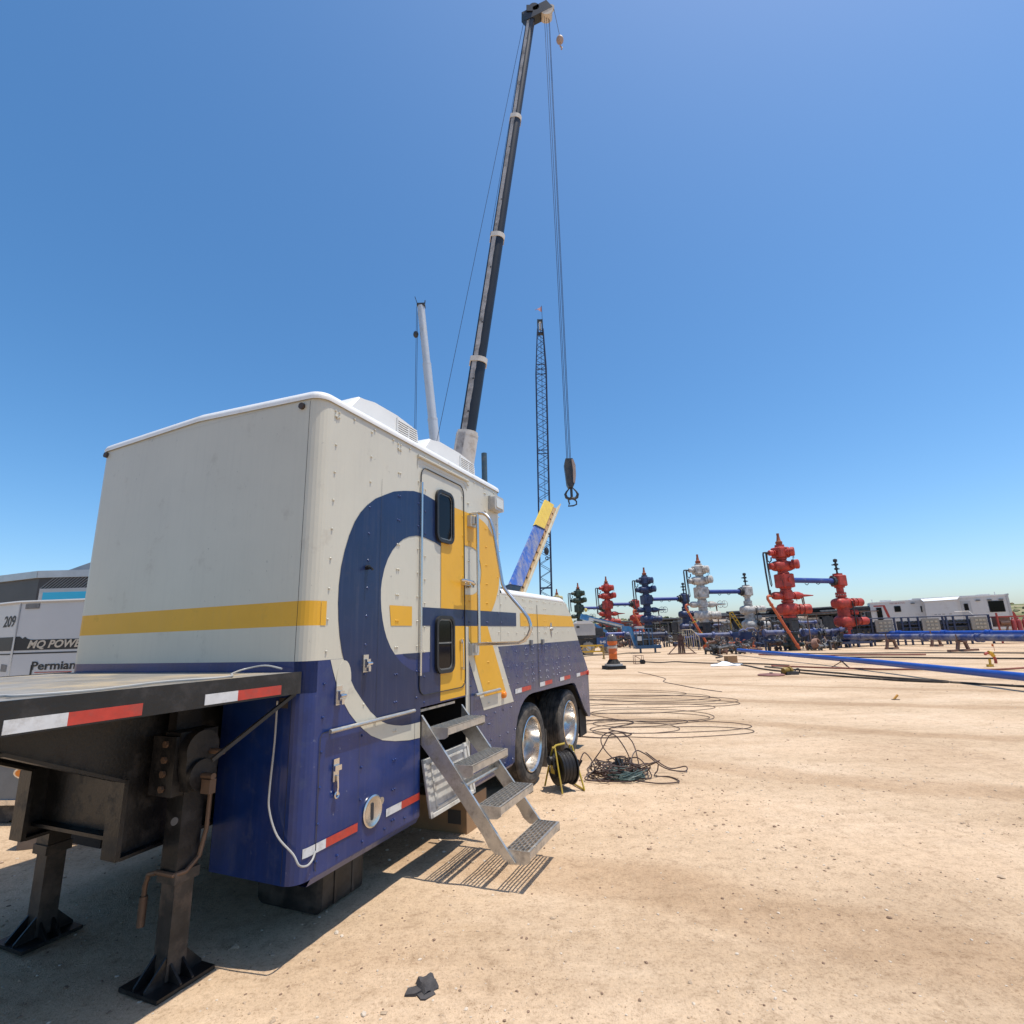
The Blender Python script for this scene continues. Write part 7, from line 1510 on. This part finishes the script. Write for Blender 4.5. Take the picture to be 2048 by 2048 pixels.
mb = MB(); mb.bx(0.075, 0.25, -0.012, -0.002, 2.285, 2.343); B(mb, 'maker_plate', GSTEEL)
yb = -0.003
mb = MB(); mb.add([(0.0, yb, 1.956), (0.06, yb, 1.956), (0.10, yb, 1.93), (0.13, yb, 1.952), (0.16, yb, 1.93), (0.21, yb, 1.915), (1.9, yb, 1.905), (1.9, yb, 1.792), (0.0, yb, 1.792)], [tuple(range(9))]); B(mb, 'side_band', INK)
mb = MB(); mb.add([(0.0, yb, 1.765), (1.9, yb, 1.765), (1.9, yb, 1.748), (0.0, yb, 1.748)], [(0, 1, 2, 3)]); B(mb, 'side_band', INK)
sdv = Vector((-1.6, 0.62, 0)).normalized(); nsd = Vector((-sdv.y, sdv.x, 0)); nsd = -nsd if nsd.y > 0 else nsd
q = lambda u_, z: Vector((0, 0, z)) + sdv * u_ + nsd * 0.004
for z0, z1 in ((1.79, 1.953), (1.742, 1.758)):
    mb = MB(); mb.add([q(0.045, z0), q(1.6, z0), q(1.6, z1), q(0.045, z1)], [(0, 1, 2, 3)]); B(mb, 'end_band', INK)
quad_text(gt, 'MQ POWER', 0.122, (0.178, -0.006, 1.818), (1, 0, 0), (0.12, 0, 1), mat('print_cream', (0.58, 0.50, 0.38), 0.5), bold=0.004, italic=0.15, width=0.76)
quad_text(gt, 'Permian', 0.135, (0.27, -0.006, 1.563), (1, 0, 0), (0, 0, 1), INK, bold=0.003, width=0.56)
mb = MB(); mb.bx(0.270, 0.292, -0.006, -0.0035, 1.508, 1.62); B(mb, 'lettering', INK)
mb = MB(); mb.bx(0.33, 0.80, -0.006, -0.004, 1.528, 1.537); B(mb, 'red_underline', RED_T)
n_ = (sdv * -1); quad_text(gt, '209', 0.185, tuple(q(0.345, 2.08)), tuple(n_), (0, 0, 1), INK, bold=0.004, italic=0.1, width=0.285)
mb = MB(); mb.add([q(0.075, 1.627), q(0.21, 1.637), q(0.21, 1.55), q(0.075, 1.546)], [(0, 1, 2, 3)]); B(mb, 'data_plate', GSTEEL)
FEN = mat('fender_grey', (0.15, 0.17, 0.19), 0.35, metal=0.3, var=0.15)
mb = MB(); mb.prism([(-1.6, 0.25), (-1.6, 0.82), (1.05, 0.86), (1.15, 0.7), (1.12, 0.35), (1.0, 0.22)], lambda a, b: (a + 0.1, -0.35, b), lambda a, b: (a + 0.1, 0.0, b)); fe = B(mb, 'fender', FEN)
mb = MB(); mb.tube([(-1.5, -0.36, 0.82), (1.1, -0.36, 0.86)], 0.018, 6); mb.bx(-1.4, 1.0, -0.37, -0.34, 0.20, 0.25); mb.build('fender_trim', CHROME, fe)
mb = MB(); e_ = [(0.82 + x, z) for x, z in arc(0, 0.52, 0.15, 0, 360, 20, 0.065)[:-1]]; mb.prism(e_, lambda a, b: (a, -0.385, b), lambda a, b: (a, -0.351, b)); mb.build('lamp_ring', CHROME, fe)
mb = MB(); e_ = [(0.82 + x, z) for x, z in arc(0, 0.52, 0.12, 0, 360, 20, 0.048)[:-1]]; mb.prism(e_, lambda a, b: (a, -0.395, b), lambda a, b: (a, -0.386, b)); mb.build('amber_lamp', AMBER, fe)
mb = MB(); mb.bx(-1.2, 3.3, 0.2, 1.4, 0.35, 0.6); B(mb, 'chassis', DARK)
for x in (-0.4, 0.5):
    mb = MB(); mb.cyl((x, -0.3, 0.36), (x, -0.05, 0.36), 0.36, n=20); B(mb, 'wheel', RUBBER)
dt = thing('enclosed_trailer', 'dark grey enclosed trailer with a cyan sign behind the generator', 'trailer', (-8.16, 9.0, 0), radians(2))
B = lambda mb, n, m, p=None: mb.build(n, m, p or dt)
DKG = mat('trailer_charcoal', (0.045, 0.042, 0.042), 0.5, var=0.12, scale=3); TRM = mat('trim_silver', (0.45, 0.44, 0.44), 0.35, metal=0.6)
mb = MB(); mb.bx(0, 4.6, 0, 2.2, 0.5, 3.0); mb.add([(0, 0, 0.5), (0, 0, 3.0), (-2.2, 1.0, 3.0), (-2.2, 1.0, 0.5)], [(0, 1, 2, 3)]); mb.add([(0, 0, 3.0), (-2.2, 1.0, 3.0), (-2.2, 2.2, 3.0), (0, 2.2, 3.0)], [(0, 1, 2, 3)]); B(mb, 'body', DKG)
mb = MB(); mb.bar((0, -0.02, 3.05), (4.6, -0.02, 3.05), 0.05, 0.12); mb.bar((0, -0.02, 3.05), (-2.2, 0.98, 3.05), 0.05, 0.12); B(mb, 'roof_trim', TRM)
for k in range(30):
    mb = MB(); x = 0.05 + k * 0.06; mb.bar((x, -0.008, 2.80), (min(x + 0.24, 1.95), -0.008, 3.01), 0.016, 0.014); B(mb, 'tread_rib', mat('tread_grey', (0.22, 0.22, 0.22), 0.4, metal=0.5))
mb = MB(); mb.bx(0.064, 1.9, -0.03, -0.004, 1.6, 2.803); sg = B(mb, 'sign_frame', VGREY)
mb = MB(); mb.bx(0.133, 1.85, -0.036, -0.031, 1.65, 2.738); mb.build('sign_panel', mat('sign_cyan', (0.03, 0.42, 0.62), 0.5, var=0.04), sg)
quad_text(sg, 'WE', 0.30, (0.25, -0.039, 2.40), (1, 0, 0), (0, 0, 1), INK, bold=0.006, italic=0.2, width=0.52)
mb = MB(); rg = []
for x, w, z in ((-0.2, 0.3, 3.12), (0.1, 0.8, 3.22), (0.6, 1.0, 3.36), (1.4, 1.0, 3.42), (2.4, 1.0, 3.36), (3.0, 0.6, 3.1)): rg.append([Vector((x, 0.8 - w * 0.5, 3.05)), Vector((x, 0.8 - w * 0.45, z - 0.05)), Vector((x, 0.8, z)), Vector((x, 0.8 + w * 0.45, z - 0.05)), Vector((x, 0.8 + w * 0.5, 3.05))])
mb.loft(rg, closed=False, caps=False); B(mb, 'roof_dome', mat('dome_grey', (0.22, 0.24, 0.26), 0.35, var=0.1))
for x in (1.2, 2.2):
    mb = MB(); mb.cyl((x, -0.1, 0.36), (x, 0.15, 0.36), 0.36, n=18); B(mb, 'wheel', RUBBER)
t = thing('timber_block', 'squared timber block standing on the sunlit dirt beyond the landing legs', 'block', (-4.25, 5.62, 0), radians(10))
mb = MB(); mb.bx(-0.45, 0.28, -0.15, 0.25, 0.0, 0.42); mb.build('block', mat('weathered_timber', (0.16, 0.125, 0.10), 0.85, var=0.25, scale=6), t)
mb = MB(); mb.bx(0.281, 0.30, -0.16, 0.26, 0.0, 0.42); mb.build('lit_edge', mat('timber_lit', (0.30, 0.22, 0.13), 0.85, var=0.2, scale=9), t)  # lit edge of the block, put into a paler colour
